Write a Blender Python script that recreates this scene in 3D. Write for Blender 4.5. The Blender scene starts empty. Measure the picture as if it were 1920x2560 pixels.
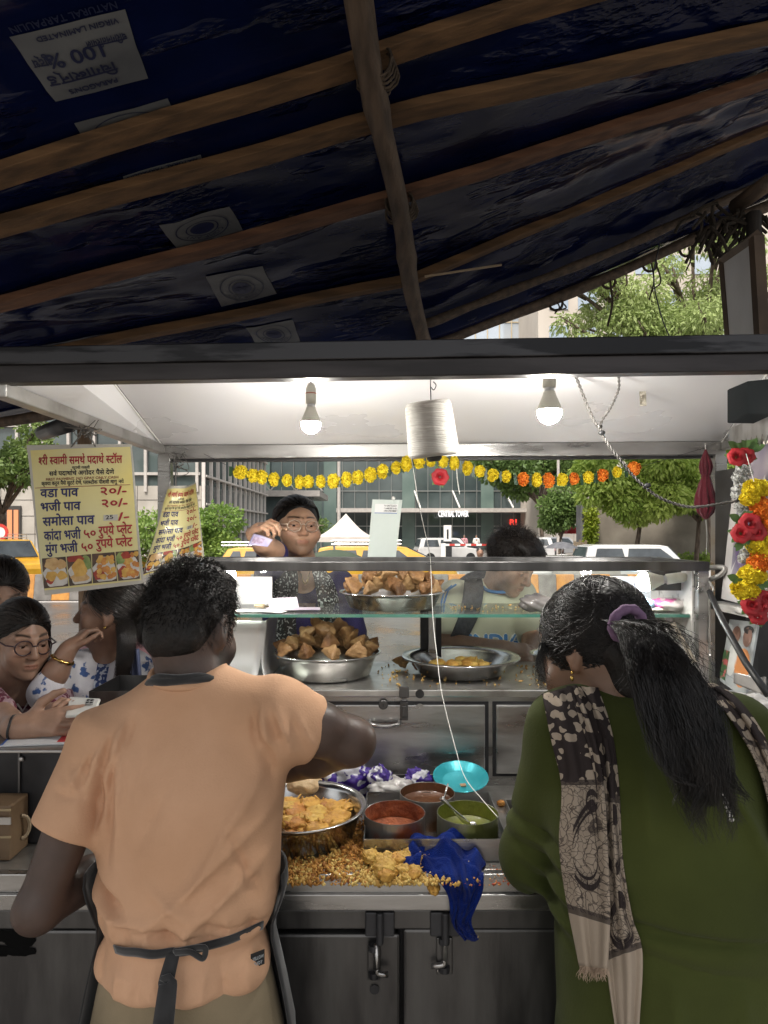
import bpy, bmesh, math, random
import numpy as np
from mathutils import Vector, Matrix, Euler, noise
R = math.radians
SC = bpy.context.scene
COL = SC.collection
# ---------------------------------------------------------------- camera, sky, sun, exposure
EYE = 1.6
cam = bpy.data.cameras.new('camera'); camo = bpy.data.objects.new('camera', cam); COL.objects.link(camo)
camo.location = (0, 0, EYE); camo.rotation_euler = (R(90), 0, 0)
cam.sensor_fit = 'VERTICAL'; cam.sensor_height = 36; cam.sensor_width = 27; cam.lens = 24.0
cam.shift_y = 50/2560; cam.clip_start = .05; cam.clip_end = 1500
SC.camera = camo
W = bpy.data.worlds.new('World'); SC.world = W; W.use_nodes = True
_n = W.node_tree.nodes; _bg = _n['Background']
_sky = _n.new('ShaderNodeTexSky'); _sky.sky_type = 'NISHITA'; _sky.sun_disc = False
SUN_EL, SUN_AZ = R(58), R(200)          # azimuth clockwise from +Y
_sky.sun_elevation = SUN_EL; _sky.sun_rotation = SUN_AZ
_sky.dust_density = 6.0; _sky.air_density = 1.6; _sky.ozone_density = 0.6
_hs = _n.new('ShaderNodeHueSaturation'); _hs.inputs['Saturation'].default_value = .35   # an overcast, whitish sky
W.node_tree.links.new(_sky.outputs[0], _hs.inputs['Color'])
W.node_tree.links.new(_hs.outputs[0], _bg.inputs[0]); _bg.inputs[1].default_value = .15
sl = bpy.data.lights.new('sun', 'SUN'); so = bpy.data.objects.new('sun', sl); COL.objects.link(so)
sl.energy = 2.4; sl.angle = R(12); sl.color = (1, .95, .86)
_d = Vector((math.sin(SUN_AZ)*math.cos(SUN_EL), math.cos(SUN_AZ)*math.cos(SUN_EL), math.sin(SUN_EL)))
so.rotation_euler = _d.to_track_quat('Z', 'Y').to_euler()
SC.view_settings.view_transform = 'Standard'; SC.view_settings.look = 'None'
SC.view_settings.gamma = 1; SC.view_settings.exposure = 0.45
BULB = 430.0                               # radiance of the lit lamp domes
# ---------------------------------------------------------------- helpers
FD, CX, HY = 1475.0, 829.5, 1149.0
def A(u, v, Y):                           # a point measured on the photo and its distance in metres
    return Vector(((u-CX)/FD*Y, Y, EYE-(v-HY)/FD*Y))
def cr(x0, y0, w):                        # coordinates read in an enlarged crop
    s = w/1659.0
    return lambda u, v, Y: A((x0+u*s)/1.1573, (y0+v*s)/1.1573, Y)
def V(*a): return Vector(a)
MATS = {}
def mat(name, c1=(.5,.5,.5), c2=None, scale=8, detail=5, rough=.5, rough2=None, metal=0, bump=0, bscale=None, stretch=(1,1,1),
        spec=.5, pos=(.35,.65), emit=None, estr=0, attr=False, sheen=0, coords='Object', sss=0, alpha=None, ior=None, coat=0):
    if name in MATS: return MATS[name]
    m = bpy.data.materials.new(name); m.use_nodes = True; MATS[name] = m
    nt = m.node_tree; N = nt.nodes; L = nt.links; b = N['Principled BSDF']
    b.inputs['Roughness'].default_value = rough; b.inputs['Metallic'].default_value = metal
    b.inputs['Specular IOR Level'].default_value = spec
    if sheen: b.inputs['Sheen Weight'].default_value = sheen
    if coat: b.inputs['Coat Weight'].default_value = coat; b.inputs['Coat Roughness'].default_value = .15
    if sss:
        b.inputs['Subsurface Weight'].default_value = sss; b.inputs['Subsurface Radius'].default_value = (.02,.008,.005); b.inputs['Subsurface Scale'].default_value = .5
    col = None
    tc = N.new('ShaderNodeTexCoord'); mp = N.new('ShaderNodeMapping'); mp.inputs['Scale'].default_value = stretch
    L.new(tc.outputs[coords], mp.inputs[0])
    if c2 is not None:
        nz = N.new('ShaderNodeTexNoise'); nz.inputs['Scale'].default_value = scale; nz.inputs['Detail'].default_value = detail
        L.new(mp.outputs[0], nz.inputs['Vector'])
        r = N.new('ShaderNodeValToRGB'); r.color_ramp.elements[0].position = pos[0]; r.color_ramp.elements[1].position = pos[1]
        r.color_ramp.elements[0].color = (*c1, 1); r.color_ramp.elements[1].color = (*c2, 1)
        L.new(nz.outputs['Fac'], r.inputs[0]); col = r.outputs[0]
        if rough2 is not None:
            mr = N.new('ShaderNodeMapRange'); mr.inputs['From Min'].default_value = pos[0]; mr.inputs['From Max'].default_value = pos[1]
            mr.inputs['To Min'].default_value = rough; mr.inputs['To Max'].default_value = rough2
            L.new(nz.outputs['Fac'], mr.inputs[0]); L.new(mr.outputs[0], b.inputs['Roughness'])
    else:
        b.inputs['Base Color'].default_value = (*c1, 1)
    if attr:
        at = N.new('ShaderNodeAttribute'); at.attribute_name = 'Col'
        mx = N.new('ShaderNodeMix'); mx.data_type = 'RGBA'; mx.blend_type = 'MULTIPLY'; mx.inputs[0].default_value = 1
        if col is None: mx.inputs[6].default_value = (*c1, 1)
        else: L.new(col, mx.inputs[6])
        L.new(at.outputs['Color'], mx.inputs[7]); col = mx.outputs[2]
    if col is not None: L.new(col, b.inputs['Base Color'])
    if bump:
        n2 = N.new('ShaderNodeTexNoise'); n2.inputs['Scale'].default_value = bscale or scale*3; n2.inputs['Detail'].default_value = 6
        L.new(mp.outputs[0], n2.inputs['Vector'])
        bp = N.new('ShaderNodeBump'); bp.inputs['Strength'].default_value = min(1, bump*10 if bump < .1 else bump); bp.inputs['Distance'].default_value = .01 if bump < .1 else .02
        L.new(n2.outputs['Fac'], bp.inputs['Height']); L.new(bp.outputs[0], b.inputs['Normal'])
    if emit is not None:
        b.inputs['Emission Color'].default_value = (*emit, 1); b.inputs['Emission Strength'].default_value = estr
    return m
def nodes_of(m): return m.node_tree.nodes, m.node_tree.links, m.node_tree.nodes['Principled BSDF']
def tag(o, label=None, cat=None, group=None, kind=None):
    if label: o['label'] = label
    if cat: o['category'] = cat
    if group: o['group'] = group
    if kind: o['kind'] = kind
    return o
def empty(name, loc, label=None, cat=None, group=None):
    o = bpy.data.objects.new(name, None); COL.objects.link(o); o.location = loc; o.empty_display_size = .05
    return tag(o, label, cat, group)
def wloc(o):
    p = Vector((0,0,0))
    while o is not None: p += o.location; o = o.parent
    return p
def copy_tree(o, parent=None):
    c = o.copy(); COL.objects.link(c); c.parent = parent
    for ch in list(o.children): copy_tree(ch, c)
    return c
class MB:
    """collects shapes in world coordinates, then links them as one mesh object"""
    def __init__(s): s.v = []; s.f = []; s.uv = []; s.mi = []; s.col = None; s.m = 0
    def add(s, vs, fs, uvs=None):
        o = len(s.v); s.v.extend([tuple(p) for p in vs])
        for i, f in enumerate(fs):
            s.f.append(tuple(o+k for k in f)); s.mi.append(s.m)
            s.uv.append(uvs[i] if uvs else None)
        return s
    def box(s, c, d, rot=None, tf=None):
        x, y, z = d[0]/2, d[1]/2, d[2]/2
        vs = [Vector(p) for p in ((-x,-y,-z),(x,-y,-z),(x,y,-z),(-x,y,-z),(-x,-y,z),(x,-y,z),(x,y,z),(-x,y,z))]
        M = Euler(rot).to_matrix() if rot else Matrix.Identity(3)
        vs = [M @ p + Vector(c) for p in vs]
        if tf: vs = [tf(p) for p in vs]
        return s.add(vs, [(0,3,2,1),(4,5,6,7),(0,1,5,4),(1,2,6,5),(2,3,7,6),(3,0,4,7)])
    def bx(s, x0, x1, y0, y1, z0, z1): return s.box(((x0+x1)/2,(y0+y1)/2,(z0+z1)/2), (abs(x1-x0),abs(y1-y0),abs(z1-z0)))
    def bar(s, p0, p1, w, h, up=(0,0,1)):
        p0, p1 = Vector(p0), Vector(p1); d = (p1-p0).normalized(); x = d.cross(Vector(up)).normalized(); y = x.cross(d)
        vs = [p + x*(a*w/2) + y*(b*h/2) for p in (p0,p1) for a, b in ((-1,-1),(1,-1),(1,1),(-1,1))]
        return s.add(vs, [(0,3,2,1),(4,5,6,7),(0,1,5,4),(1,2,6,5),(2,3,7,6),(3,0,4,7)])
    def tube(s, pts, r, n=8, cap=True, ex=None):
        pts = [Vector(p) for p in pts]; k = len(pts); rs = r if isinstance(r, (list,tuple)) else [r]*k
        vs = []; x = None
        for i, p in enumerate(pts):
            d = (pts[min(i+1,k-1)]-pts[max(i-1,0)])
            d = d.normalized() if d.length > 1e-9 else Vector((0,0,1))
            if x is None:
                x = d.cross(Vector((0,0,1)) if abs(d.z) < .95 else Vector((0,1,0))).normalized()
            else:
                x = (x - d*x.dot(d)); x = x.normalized() if x.length > 1e-6 else d.orthogonal().normalized()
            y = d.cross(x)
            for j in range(n):
                a = 2*math.pi*j/n
                vs.append(p + (x*math.cos(a)*(ex or 1) + y*math.sin(a))*rs[i])
        fs = [(i*n+j, i*n+(j+1)%n, (i+1)*n+(j+1)%n, (i+1)*n+j) for i in range(k-1) for j in range(n)]
        if cap: fs += [tuple(range(n-1,-1,-1)), tuple((k-1)*n+j for j in range(n))]
        return s.add(vs, fs)
    def lathe(s, prof, c=(0,0,0), n=32, rot=None, wob=None):
        M = Euler(rot).to_matrix() if rot else Matrix.Identity(3); c = Vector(c); vs = []
        for i, (r, z) in enumerate(prof):
            for j in range(n):
                a = 2*math.pi*j/n; rr = r*(wob(a, i) if wob else 1)
                vs.append(M @ Vector((rr*math.cos(a), rr*math.sin(a), z)) + c)
        k = len(prof)
        fs = [(i*n+j, i*n+(j+1)%n, (i+1)*n+(j+1)%n, (i+1)*n+j) for i in range(k-1) for j in range(n)]
        if prof[0][0] > 1e-6 and wob is None and prof[0][0] < 0: pass
        return s.add(vs, fs)
    def grid(s, fn, nu, nv, uvs=(0,1,0,1)):
        vs = [fn(i/nu, j/nv) for j in range(nv+1) for i in range(nu+1)]
        w = nu+1; fs = []; uv = []
        g = lambda i, j: (uvs[0]+(uvs[1]-uvs[0])*i/nu, uvs[2]+(uvs[3]-uvs[2])*j/nv)
        for j in range(nv):
            for i in range(nu):
                fs.append((j*w+i, j*w+i+1, (j+1)*w+i+1, (j+1)*w+i)); uv.append((g(i,j),g(i+1,j),g(i+1,j+1),g(i,j+1)))
        return s.add(vs, fs, uv)
    def ell(s, c, r, nu=16, nv=10, rot=None, fn=None):
        M = Euler(rot).to_matrix() if rot else Matrix.Identity(3); c = Vector(c); vs = []
        for j in range(nv+1):
            t = math.pi*j/nv
            for i in range(nu):
                a = 2*math.pi*i/nu; q = Vector((math.sin(t)*math.cos(a), math.sin(t)*math.sin(a), math.cos(t)))
                k = fn(q) if fn else 1
                vs.append(M @ Vector((q.x*r[0]*k, q.y*r[1]*k, q.z*r[2]*k)) + c)
        fs = [(j*nu+i, (j+1)*nu+i, (j+1)*nu+(i+1)%nu, j*nu+(i+1)%nu) for j in range(nv) for i in range(nu)]
        return s.add(vs, fs)
    def prism(s, poly, off):
        n = len(poly); off = Vector(off); vs = [Vector(p) for p in poly]+[Vector(p)+off for p in poly]
        return s.add(vs, [tuple(range(n)), tuple(range(2*n-1,n-1,-1))]+[(i,(i+1)%n,n+(i+1)%n,n+i)[::-1] for i in range(n)])
    def build(s, name, m, parent=None, smooth=False, bevel=0, solid=0, origin=None, seg=2, sub=0, auto=None):
        me = bpy.data.meshes.new(name)
        V_ = np.array(s.v, dtype=np.float64).reshape(-1,3)
        if parent is not None: off = np.array(wloc(parent))
        elif origin is not None: off = np.array(origin)
        else: off = np.array([(V_[:,0].min()+V_[:,0].max())/2, (V_[:,1].min()+V_[:,1].max())/2, V_[:,2].min()])
        me.from_pydata((V_-off).tolist(), [], s.f)
        ms = m if isinstance(m, (list,tuple)) else [m]
        for q in ms: me.materials.append(q)
        if len(ms) > 1: me.polygons.foreach_set('material_index', s.mi)
        if any(u is not None for u in s.uv):
            ul = me.uv_layers.new(name='UVMap'); d = []
            for f, u in zip(s.f, s.uv):
                for q in (u or [(0,0)]*len(f)): d += [q[0], q[1]]
            ul.data.foreach_set('uv', d)
        if s.col is not None:
            ca = me.color_attributes.new('Col', 'FLOAT_COLOR', 'POINT'); ca.data.foreach_set('color', np.asarray(s.col, dtype=np.float32).reshape(-1))
        if smooth: me.polygons.foreach_set('use_smooth', [True]*len(me.polygons))
        me.update()
        if auto is not None: me.shade_auto = None if False else None
        o = bpy.data.objects.new(name, me); COL.objects.link(o)
        if parent is not None: o.parent = parent
        else: o.location = off.tolist()
        if solid: q = o.modifiers.new('solid','SOLIDIFY'); q.thickness = solid; q.offset = 0
        if bevel: q = o.modifiers.new('bevel','BEVEL'); q.width = bevel; q.segments = seg; q.limit_method = 'ANGLE'; q.angle_limit = R(40)
        if sub: q = o.modifiers.new('sub','SUBSURF'); q.levels = sub; q.render_levels = sub
        return o
    if 0: pass
def nz(p, s=1.0): return noise.noise(Vector(p)*s)
def sm(a, b, x): t = min(1, max(0, (x-a)/(b-a))); return t*t*(3-2*t)
def interp(x, xs, ys): return float(np.interp(x, xs, ys))
def spline(P, n=10):
    """Catmull-Rom through points"""
    P = [Vector(p) for p in P]; Q = [P[0]*2-P[1]]+P+[P[-1]*2-P[-2]]; out = []
    for i in range(1, len(Q)-2):
        a, b, c, d = Q[i-1:i+3]
        for k in range(n):
            t = k/n; out.append(.5*((2*b)+(c-a)*t+(2*a-5*b+4*c-d)*t*t+(3*b-a-3*c+d)*t**3))
    out.append(P[-1]); return out
# ---------------------------------------------------------------- signed-distance bodies and cloth -> one continuous mesh
def _smin(a, b, k):
    if k <= 0: return np.minimum(a, b)
    h = np.maximum(k-np.abs(a-b), 0)/k
    return np.minimum(a, b) - h*h*k*.25
class Sdf:
    def __init__(s): s.p = []; s.disp = None
    def cap(s, a, b, r0, r1=None, k=.02, sub=False):
        a = np.array(a, float); b = np.array(b, float); r1 = r0 if r1 is None else r1
        s.p.append(('c', (a, b, r0, r1), k, (a+b)/2, np.linalg.norm(b-a)/2+max(r0,r1), sub)); return s
    def chain(s, pts, rs, k=.02):
        for i in range(len(pts)-1): s.cap(pts[i], pts[i+1], rs[i], rs[i+1], k if i == 0 else min(k, .012))
        return s
    def ell(s, c, r, rot=None, k=.02, sub=False):
        Rm = np.array(rot if isinstance(rot, Matrix) else (Euler(rot).to_matrix() if rot is not None else Matrix.Identity(3)))
        s.p.append(('e', (np.array(c,float), np.array(r,float), Rm), k, np.array(c,float), max(r), sub)); return s
    def loft(s, secs, rot=None, org=(0,0,0), k=.02, rnd=.02):
        """elliptical sections (z, cx, cy, rx, ry) stacked along the local z axis"""
        Rm = np.array(rot if isinstance(rot, Matrix) else (Euler(rot).to_matrix() if rot is not None else Matrix.Identity(3))); S = np.array(sorted(secs), float)
        c = np.array([S[:,1].mean(), S[:,2].mean(), S[:,0].mean()]); rad = np.ptp(S[:,0])/2+S[:,3:].max()+np.ptp(S[:,1])+np.ptp(S[:,2])
        s.p.append(('l', (S, Rm, np.array(org,float), rnd), k, Rm@c+np.array(org,float), rad, False)); return s
    def eval(s, P, prims=None):
        F = np.full(len(P), 1.0)
        for kind, d, k, c, rad, sub in (prims if prims is not None else s.p):
            if kind == 'c':
                a, b, r0, r1 = d; ab = b-a; t = np.clip(((P-a)@ab)/max(ab@ab,1e-12), 0, 1)
                D = np.linalg.norm(P-(a+t[:,None]*ab), axis=1)-(r0+(r1-r0)*t)
            elif kind == 'e':
                c0, r, Rm = d; q = (P-c0)@Rm; k0 = np.linalg.norm(q/r, axis=1); k1 = np.linalg.norm(q/(r*r), axis=1)
                D = k0*(k0-1)/np.maximum(k1, 1e-6)
            else:
                S, Rm, o, rnd = d; q = (P-o)@Rm; z = q[:,2]; zc = np.clip(z, S[0,0], S[-1,0])
                cx, cy, rx, ry = [np.interp(zc, S[:,0], S[:,i]) for i in (1,2,3,4)]
                X = (q[:,0]-cx)/rx; Y = (q[:,1]-cy)/ry; k0 = np.sqrt(X*X+Y*Y); k1 = np.sqrt((X/rx)**2+(Y/ry)**2)
                d2 = k0*(k0-1)/np.maximum(k1,1e-6)+rnd; dz = np.abs(z-(S[0,0]+S[-1,0])/2)-(S[-1,0]-S[0,0])/2+rnd
                D = np.minimum(np.maximum(d2,dz),0)+np.sqrt(np.maximum(d2,0)**2+np.maximum(dz,0)**2)-rnd
            if sub: F = -_smin(-F, D, k)
            else: F = _smin(F, D, k)
        if s.disp is not None: F = F+s.disp(P)
        return F
    def mesh(s, h=.006, pad=.03):
        lo = np.min([p[3]-p[4] for p in s.p if not p[5]], axis=0)-pad; hi = np.max([p[3]+p[4] for p in s.p if not p[5]], axis=0)+pad
        B = 14; nb = np.ceil((hi-lo)/h/B).astype(int); n = nb*B+1
        F = np.full(tuple(n), 1.0, np.float32)
        ax = [lo[i]+np.arange(n[i])*h for i in range(3)]
        hb = B*h/2; br = hb*1.7321
        centers = np.stack(np.meshgrid(*[lo[i]+(np.arange(nb[i])*B)*h+hb for i in range(3)], indexing='ij'), -1).reshape(-1,3)
        idx = np.stack(np.meshgrid(*[np.arange(nb[i]) for i in range(3)], indexing='ij'), -1).reshape(-1,3)
        Fc = s.eval(centers)
        for ci in np.nonzero(np.abs(Fc) < 3e9)[0]:
            i0 = idx[ci]*B; sl_ = tuple(slice(i0[k], i0[k]+B+1) for k in range(3))
            if abs(Fc[ci]) > br*1.35+.03:
                F[sl_] = Fc[ci]; 
        for ci in np.nonzero(np.abs(Fc) <= br*1.35+.03)[0]:
            i0 = idx[ci]*B; sl_ = tuple(slice(i0[k], i0[k]+B+1) for k in range(3))
            pr = [p for p in s.p if np.linalg.norm(p[3]-centers[ci]) < p[4]+br+p[2]+.05]
            if not pr: continue
            G = np.stack(np.meshgrid(ax[0][sl_[0]], ax[1][sl_[1]], ax[2][sl_[2]], indexing='ij'), -1)
            F[sl_] = s.eval(G.reshape(-1,3), pr).reshape(G.shape[:3])
        return surface_nets(F, lo, h)
def surface_nets(F, lo, h):
    S = F < 0; n = np.array(F.shape)-1
    cnt = np.zeros(tuple(n), np.int8)
    for dx in (0,1):
        for dy in (0,1):
            for dz in (0,1): cnt += S[dx:n[0]+dx, dy:n[1]+dy, dz:n[2]+dz]
    act = np.argwhere((cnt > 0) & (cnt < 8)); vid = np.full(tuple(n), -1, np.int64); vid[tuple(act.T)] = np.arange(len(act))
    acc = np.zeros((len(act),3)); num = np.zeros(len(act)); corners = [(a,b,c) for a in (0,1) for b in (0,1) for c in (0,1)]
    for i, c0 in enumerate(corners):
        for c1 in corners[i+1:]:
            df = [abs(c0[k]-c1[k]) for k in range(3)]
            if sum(df) != 1: continue
            f0 = F[tuple((act+c0).T)]; f1 = F[tuple((act+c1).T)]; m = (f0 < 0) != (f1 < 0)
            t = np.where(m, f0/np.where(m, f0-f1, 1), 0)[:,None]
            acc += np.where(m[:,None], np.array(c0)+t*(np.array(c1)-np.array(c0)), 0); num += m
    P = (act+acc/np.maximum(num,1)[:,None])*h+lo
    Q = []
    for ax in range(3):
        a = [slice(None)]*3; b = [slice(None)]*3; a[ax] = slice(0,-1); b[ax] = slice(1,None)
        e = np.argwhere(S[tuple(a)] != S[tuple(b)]); o1, o2 = [(1,2),(2,0),(0,1)][ax]
        ok = (e[:,o1] > 0) & (e[:,o2] > 0) & (e[:,o1] < n[o1]) & (e[:,o2] < n[o2]); e = e[ok]
        ins = S[tuple(e.T)]; u1 = np.zeros(3,int); u1[o1] = 1; u2 = np.zeros(3,int); u2[o2] = 1
        q = np.stack([vid[tuple((e-u1-u2).T)], vid[tuple((e-u2).T)], vid[tuple(e.T)], vid[tuple((e-u1).T)]], 1)
        q[~ins] = q[~ins][:, ::-1]; Q.append(q)
    return P, np.concatenate(Q)
def obj_np(name, P, Q, m, parent=None, col=None, uv=None, origin=None, smooth=True):
    P = np.asarray(P, float)
    off = np.array(wloc(parent)) if parent is not None else (np.array(origin) if origin is not None else np.array([(P[:,0].min()+P[:,0].max())/2,(P[:,1].min()+P[:,1].max())/2,P[:,2].min()]))
    me = bpy.data.meshes.new(name); me.from_pydata((P-off).tolist(), [], np.asarray(Q).tolist())
    me.materials.append(m); me.polygons.foreach_set('use_smooth', [smooth]*len(me.polygons))
    if col is not None:
        ca = me.color_attributes.new('Col','FLOAT_COLOR','POINT'); c4 = np.ones((len(P),4), np.float32); c4[:,:3] = col; ca.data.foreach_set('color', c4.ravel())
    o = bpy.data.objects.new(name, me); COL.objects.link(o)
    if parent is not None: o.parent = parent
    else: o.location = off.tolist()
    return o
def npnoise(P, s, seed=0):
    """cheap smooth vector noise from summed sines, for folds and lumps"""
    r = np.random.RandomState(seed); out = np.zeros(len(P))
    for i in range(6):
        d = r.normal(size=3); d /= np.linalg.norm(d); out += np.sin(P@d*s*r.uniform(.6,1.8)+r.uniform(0,6.28))
    return out/6
def seg_d(P, a, b):
    a = np.array(a, float); ab = np.array(b, float)-a; t = np.clip(((P-a)@ab)/(ab@ab), 0, 1); return np.linalg.norm(P-(a+t[:,None]*ab), axis=1)
def folds(segs, extra=None):
    def f(P):
        out = np.zeros(len(P))
        for a, b, amp, w in segs: d = seg_d(P, a, b); out += amp*np.exp(-(d/w)**2)
        if extra: out += extra(P)
        return out
    return f
def bfolds(segs, ymax, extra=None):
    """creases on the back of a garment: segments given in (x,z)"""
    def f(P):
        out = np.zeros(len(P)); q = P[:,[0,2]]; k = np.clip((ymax-P[:,1])/.05, 0, 1)
        for x0, z0, x1, z1, amp, w in segs:
            a = np.array((x0,z0)); ab = np.array((x1,z1))-a; t = np.clip(((q-a)@ab)/(ab@ab), 0, 1); wob = .006*np.sin(t*7+x0*50); d = np.linalg.norm(q-(a+t[:,None]*ab), axis=1)+wob*.5
            out += 1.9*amp*np.exp(-(np.abs(d)/(w*.85))**1.5)*np.sin(np.pi*np.clip(t*.9+.08,0,1))*k
        return out+(extra(P) if extra else 0)
    return f
# hair: thousands of thin three-sided strands in one mesh
def strands(name, paths, r, m, parent, taper=True):
    """paths: array (n, k, 3)"""
    T = np.asarray(paths, float); n, k, _ = T.shape
    d = np.gradient(T, axis=1); d /= np.maximum(np.linalg.norm(d, axis=2, keepdims=True), 1e-9)
    ref = np.array([.31,.73,.61]); x = np.cross(d, ref); x /= np.maximum(np.linalg.norm(x, axis=2, keepdims=True), 1e-9); y = np.cross(d, x)
    w = np.linspace(1, .25, k) if taper else np.ones(k); rr = (np.asarray(r) if np.ndim(r) else np.full(n, r))[:,None,None]*w[None,:,None]
    ring = np.stack([T+(x*math.cos(a)+y*math.sin(a))*rr for a in (0, 2.094, 4.189)], 2)     # n,k,3,3
    P = ring.reshape(-1,3); base = np.arange(n)[:,None,None]*k*3+np.arange(k-1)[None,:,None]*3; j = np.arange(3)[None,None,:]; j2 = (np.arange(3)+1)[None,None,:] % 3
    Q = np.stack([base+j, base+j2, base+3+j2, base+3+j], -1).reshape(-1,4)
    return obj_np(name, P, Q, m, parent)
# ---------------------------------------------------------------- lettering
_TC = {}
def _raw(s):
    key = (s, 'raw')
    if key in _TC: return _TC[key]
    c = bpy.data.curves.new('lettering','FONT'); c.body = s; c.size = 1; c.resolution_u = 3
    o = bpy.data.objects.new('lettering', c); COL.objects.link(o)
    dg = bpy.context.evaluated_depsgraph_get(); me = bpy.data.meshes.new_from_object(o.evaluated_get(dg))
    vs = [(v.co.x, v.co.y) for v in me.vertices]; fs = [tuple(p.vertices) for p in me.polygons]
    bpy.data.objects.remove(o); bpy.data.curves.remove(c); bpy.data.meshes.remove(me)
    xs = [v[0] for v in vs] or [0]
    _TC[key] = (vs, fs, min(xs), max(xs)); return _TC[key]
def _fat(T, bold):
    """thicker strokes: the outline repeated a hair's breadth to each side"""
    vs, fs, x0, x1 = T
    if bold <= 0: return T
    V_, F_ = [], []
    for i, (dx, dy) in enumerate(((0,0),(bold,0),(-bold,0),(0,bold),(0,-bold))):
        o = len(V_); V_ += [(v[0]+dx, v[1]+dy, i) for v in vs]; F_ += [tuple(o+k for k in f) for f in fs]
    return V_, F_, x0, x1
def glyphs(s, bold=.012): return _fat(_raw(s), bold)
def _half(s, bold):
    vs, fs, x0, x1 = _raw(s); bm = bmesh.new(); L = [bm.verts.new((x,y,0)) for x, y in vs]
    for f in fs:
        try: bm.faces.new([L[i] for i in f])
        except ValueError: pass
    bmesh.ops.bisect_plane(bm, geom=bm.verts[:]+bm.edges[:]+bm.faces[:], plane_co=(x1-.19,0,0), plane_no=(1,0,0), clear_outer=True)
    bm.verts.index_update(); out = ([(v.co.x,v.co.y) for v in bm.verts], [tuple(v.index for v in f.verts) for f in bm.faces], x0, x1-.19); bm.free(); return out
def deva(parts, bold=.02):
    """joins runs: 'abc' plain, ('h', 'x') half form, '^' reph over what was written last, ' ' space"""
    V_, F_ = [], []; x = 0
    for p in parts:
        if p == ' ': x += .3; continue
        if p == '^':
            pts = [(x-.20+.12*math.cos(a), .78+.11*math.sin(a)) for a in np.linspace(-1.3, 2.4, 8)]
            o = len(V_)
            for q in pts: V_ += [q, (x-.20+(q[0]-x+.20)*.5, .78+(q[1]-.78)*.5)]
            F_ += [(o+2*i, o+2*i+2, o+2*i+3, o+2*i+1) for i in range(7)]; continue
        vs, fs, x0, x1 = _half(p[1], bold) if isinstance(p, tuple) else _raw(p)
        o = len(V_); V_ += [(a-x0+x, b) for a, b in vs]; F_ += [tuple(o+i for i in f) for f in fs]; x += x1-x0-.03
    return _fat((V_, F_, 0, x), bold)
def put_text(mb, T, fn, a0, a1, b0, hgt=None, off=.001):
    """lays text T on the surface fn(a, b, off) between a0..a1, baseline b0, height hgt (of the em)"""
    vs, fs, x0, x1 = T; w = (x1-x0) or 1
    k = (a1-a0)/w; kb = hgt if hgt is not None else k
    mb.add([fn(a0+(v[0]-x0)*k, b0+v[1]*kb, off*(1+.12*(v[2] if len(v) > 2 else 0))) for v in vs], fs); return mb
def quad_fn(bl, br, tl, tr, bend=None):
    bl, br, tl, tr = map(Vector, (bl, br, tl, tr)); nrm = (br-bl).cross(tl-bl).normalized()
    def f(a, b, off=0):
        p = bl*(1-a)*(1-b)+br*a*(1-b)+tl*(1-a)*b+tr*a*b
        return p + nrm*(off + (bend(a,b) if bend else 0))
    return f
# ================================================================ SETTING: ground, street, buildings, trees, traffic
rnd = random.Random(7)
m_pave = mat('pavement_stone', (.16,.145,.13), (.28,.255,.23), 3, bump=.02, bscale=40, rough=.8)
m_asph = mat('wet_asphalt', (.05,.048,.047), (.12,.11,.105), .6, rough=.12, rough2=.5, bump=.01, bscale=60)
m_plaza = mat('plaza_stone', (.15,.14,.125), (.22,.205,.19), .4, rough=.7)
m_conc = mat('concrete', (.24,.225,.205), (.36,.34,.31), 2.5, rough=.85, bump=.02, bscale=20)
m_stone = mat('cladding_stone', (.36,.325,.28), (.46,.42,.37), .9, rough=.7, bump=.01, bscale=30)
m_white = mat('white_paint', (.72,.7,.67), (.8,.78,.75), 6, rough=.5)
m_mull = mat('pale_mullion', (.44,.40,.37), (.52,.48,.44), 4, rough=.4)
m_gold = mat('gold_mullion', (.55,.45,.3), rough=.4, metal=.3)
m_glassd = mat('dark_facade_glass', (.045,.06,.062), (.10,.125,.125), .25, rough=.06, spec=.9, bump=.004, bscale=.8)
m_glassl = mat('pale_facade_glass', (.35,.42,.5), (.55,.6,.66), .12, rough=.08, spec=.9, metal=.4)
m_green = mat('pier_glass', (.10,.145,.13), (.15,.20,.18), .4, rough=.15, spec=.7)
m_black = mat('black_paint', (.012,.012,.013), (.03,.03,.032), 12, rough=.45)
m_yel = mat('taxi_yellow', (.56,.29,.015), (.64,.35,.025), 5, rough=.3, coat=.5)
m_orange = mat('barrier_orange', (.34,.14,.03), (.52,.24,.05), 5, rough=.7)
m_carglass = mat('car_glass', (.02,.025,.028), (.05,.06,.065), 2, rough=.04, spec=.9)
m_tyre = mat('tyre_rubber', (.015,.015,.015), rough=.8); m_rim = mat('wheel_rim', (.5,.5,.5), rough=.3, metal=.9)
m_carw = mat('car_white', (.52,.51,.50), (.58,.57,.56), 3, rough=.25, coat=.6)
m_bark = mat('bark', (.06,.042,.03), (.16,.12,.09), 12, stretch=(1,1,.25), rough=.9, bump=.05, bscale=30)

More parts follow.
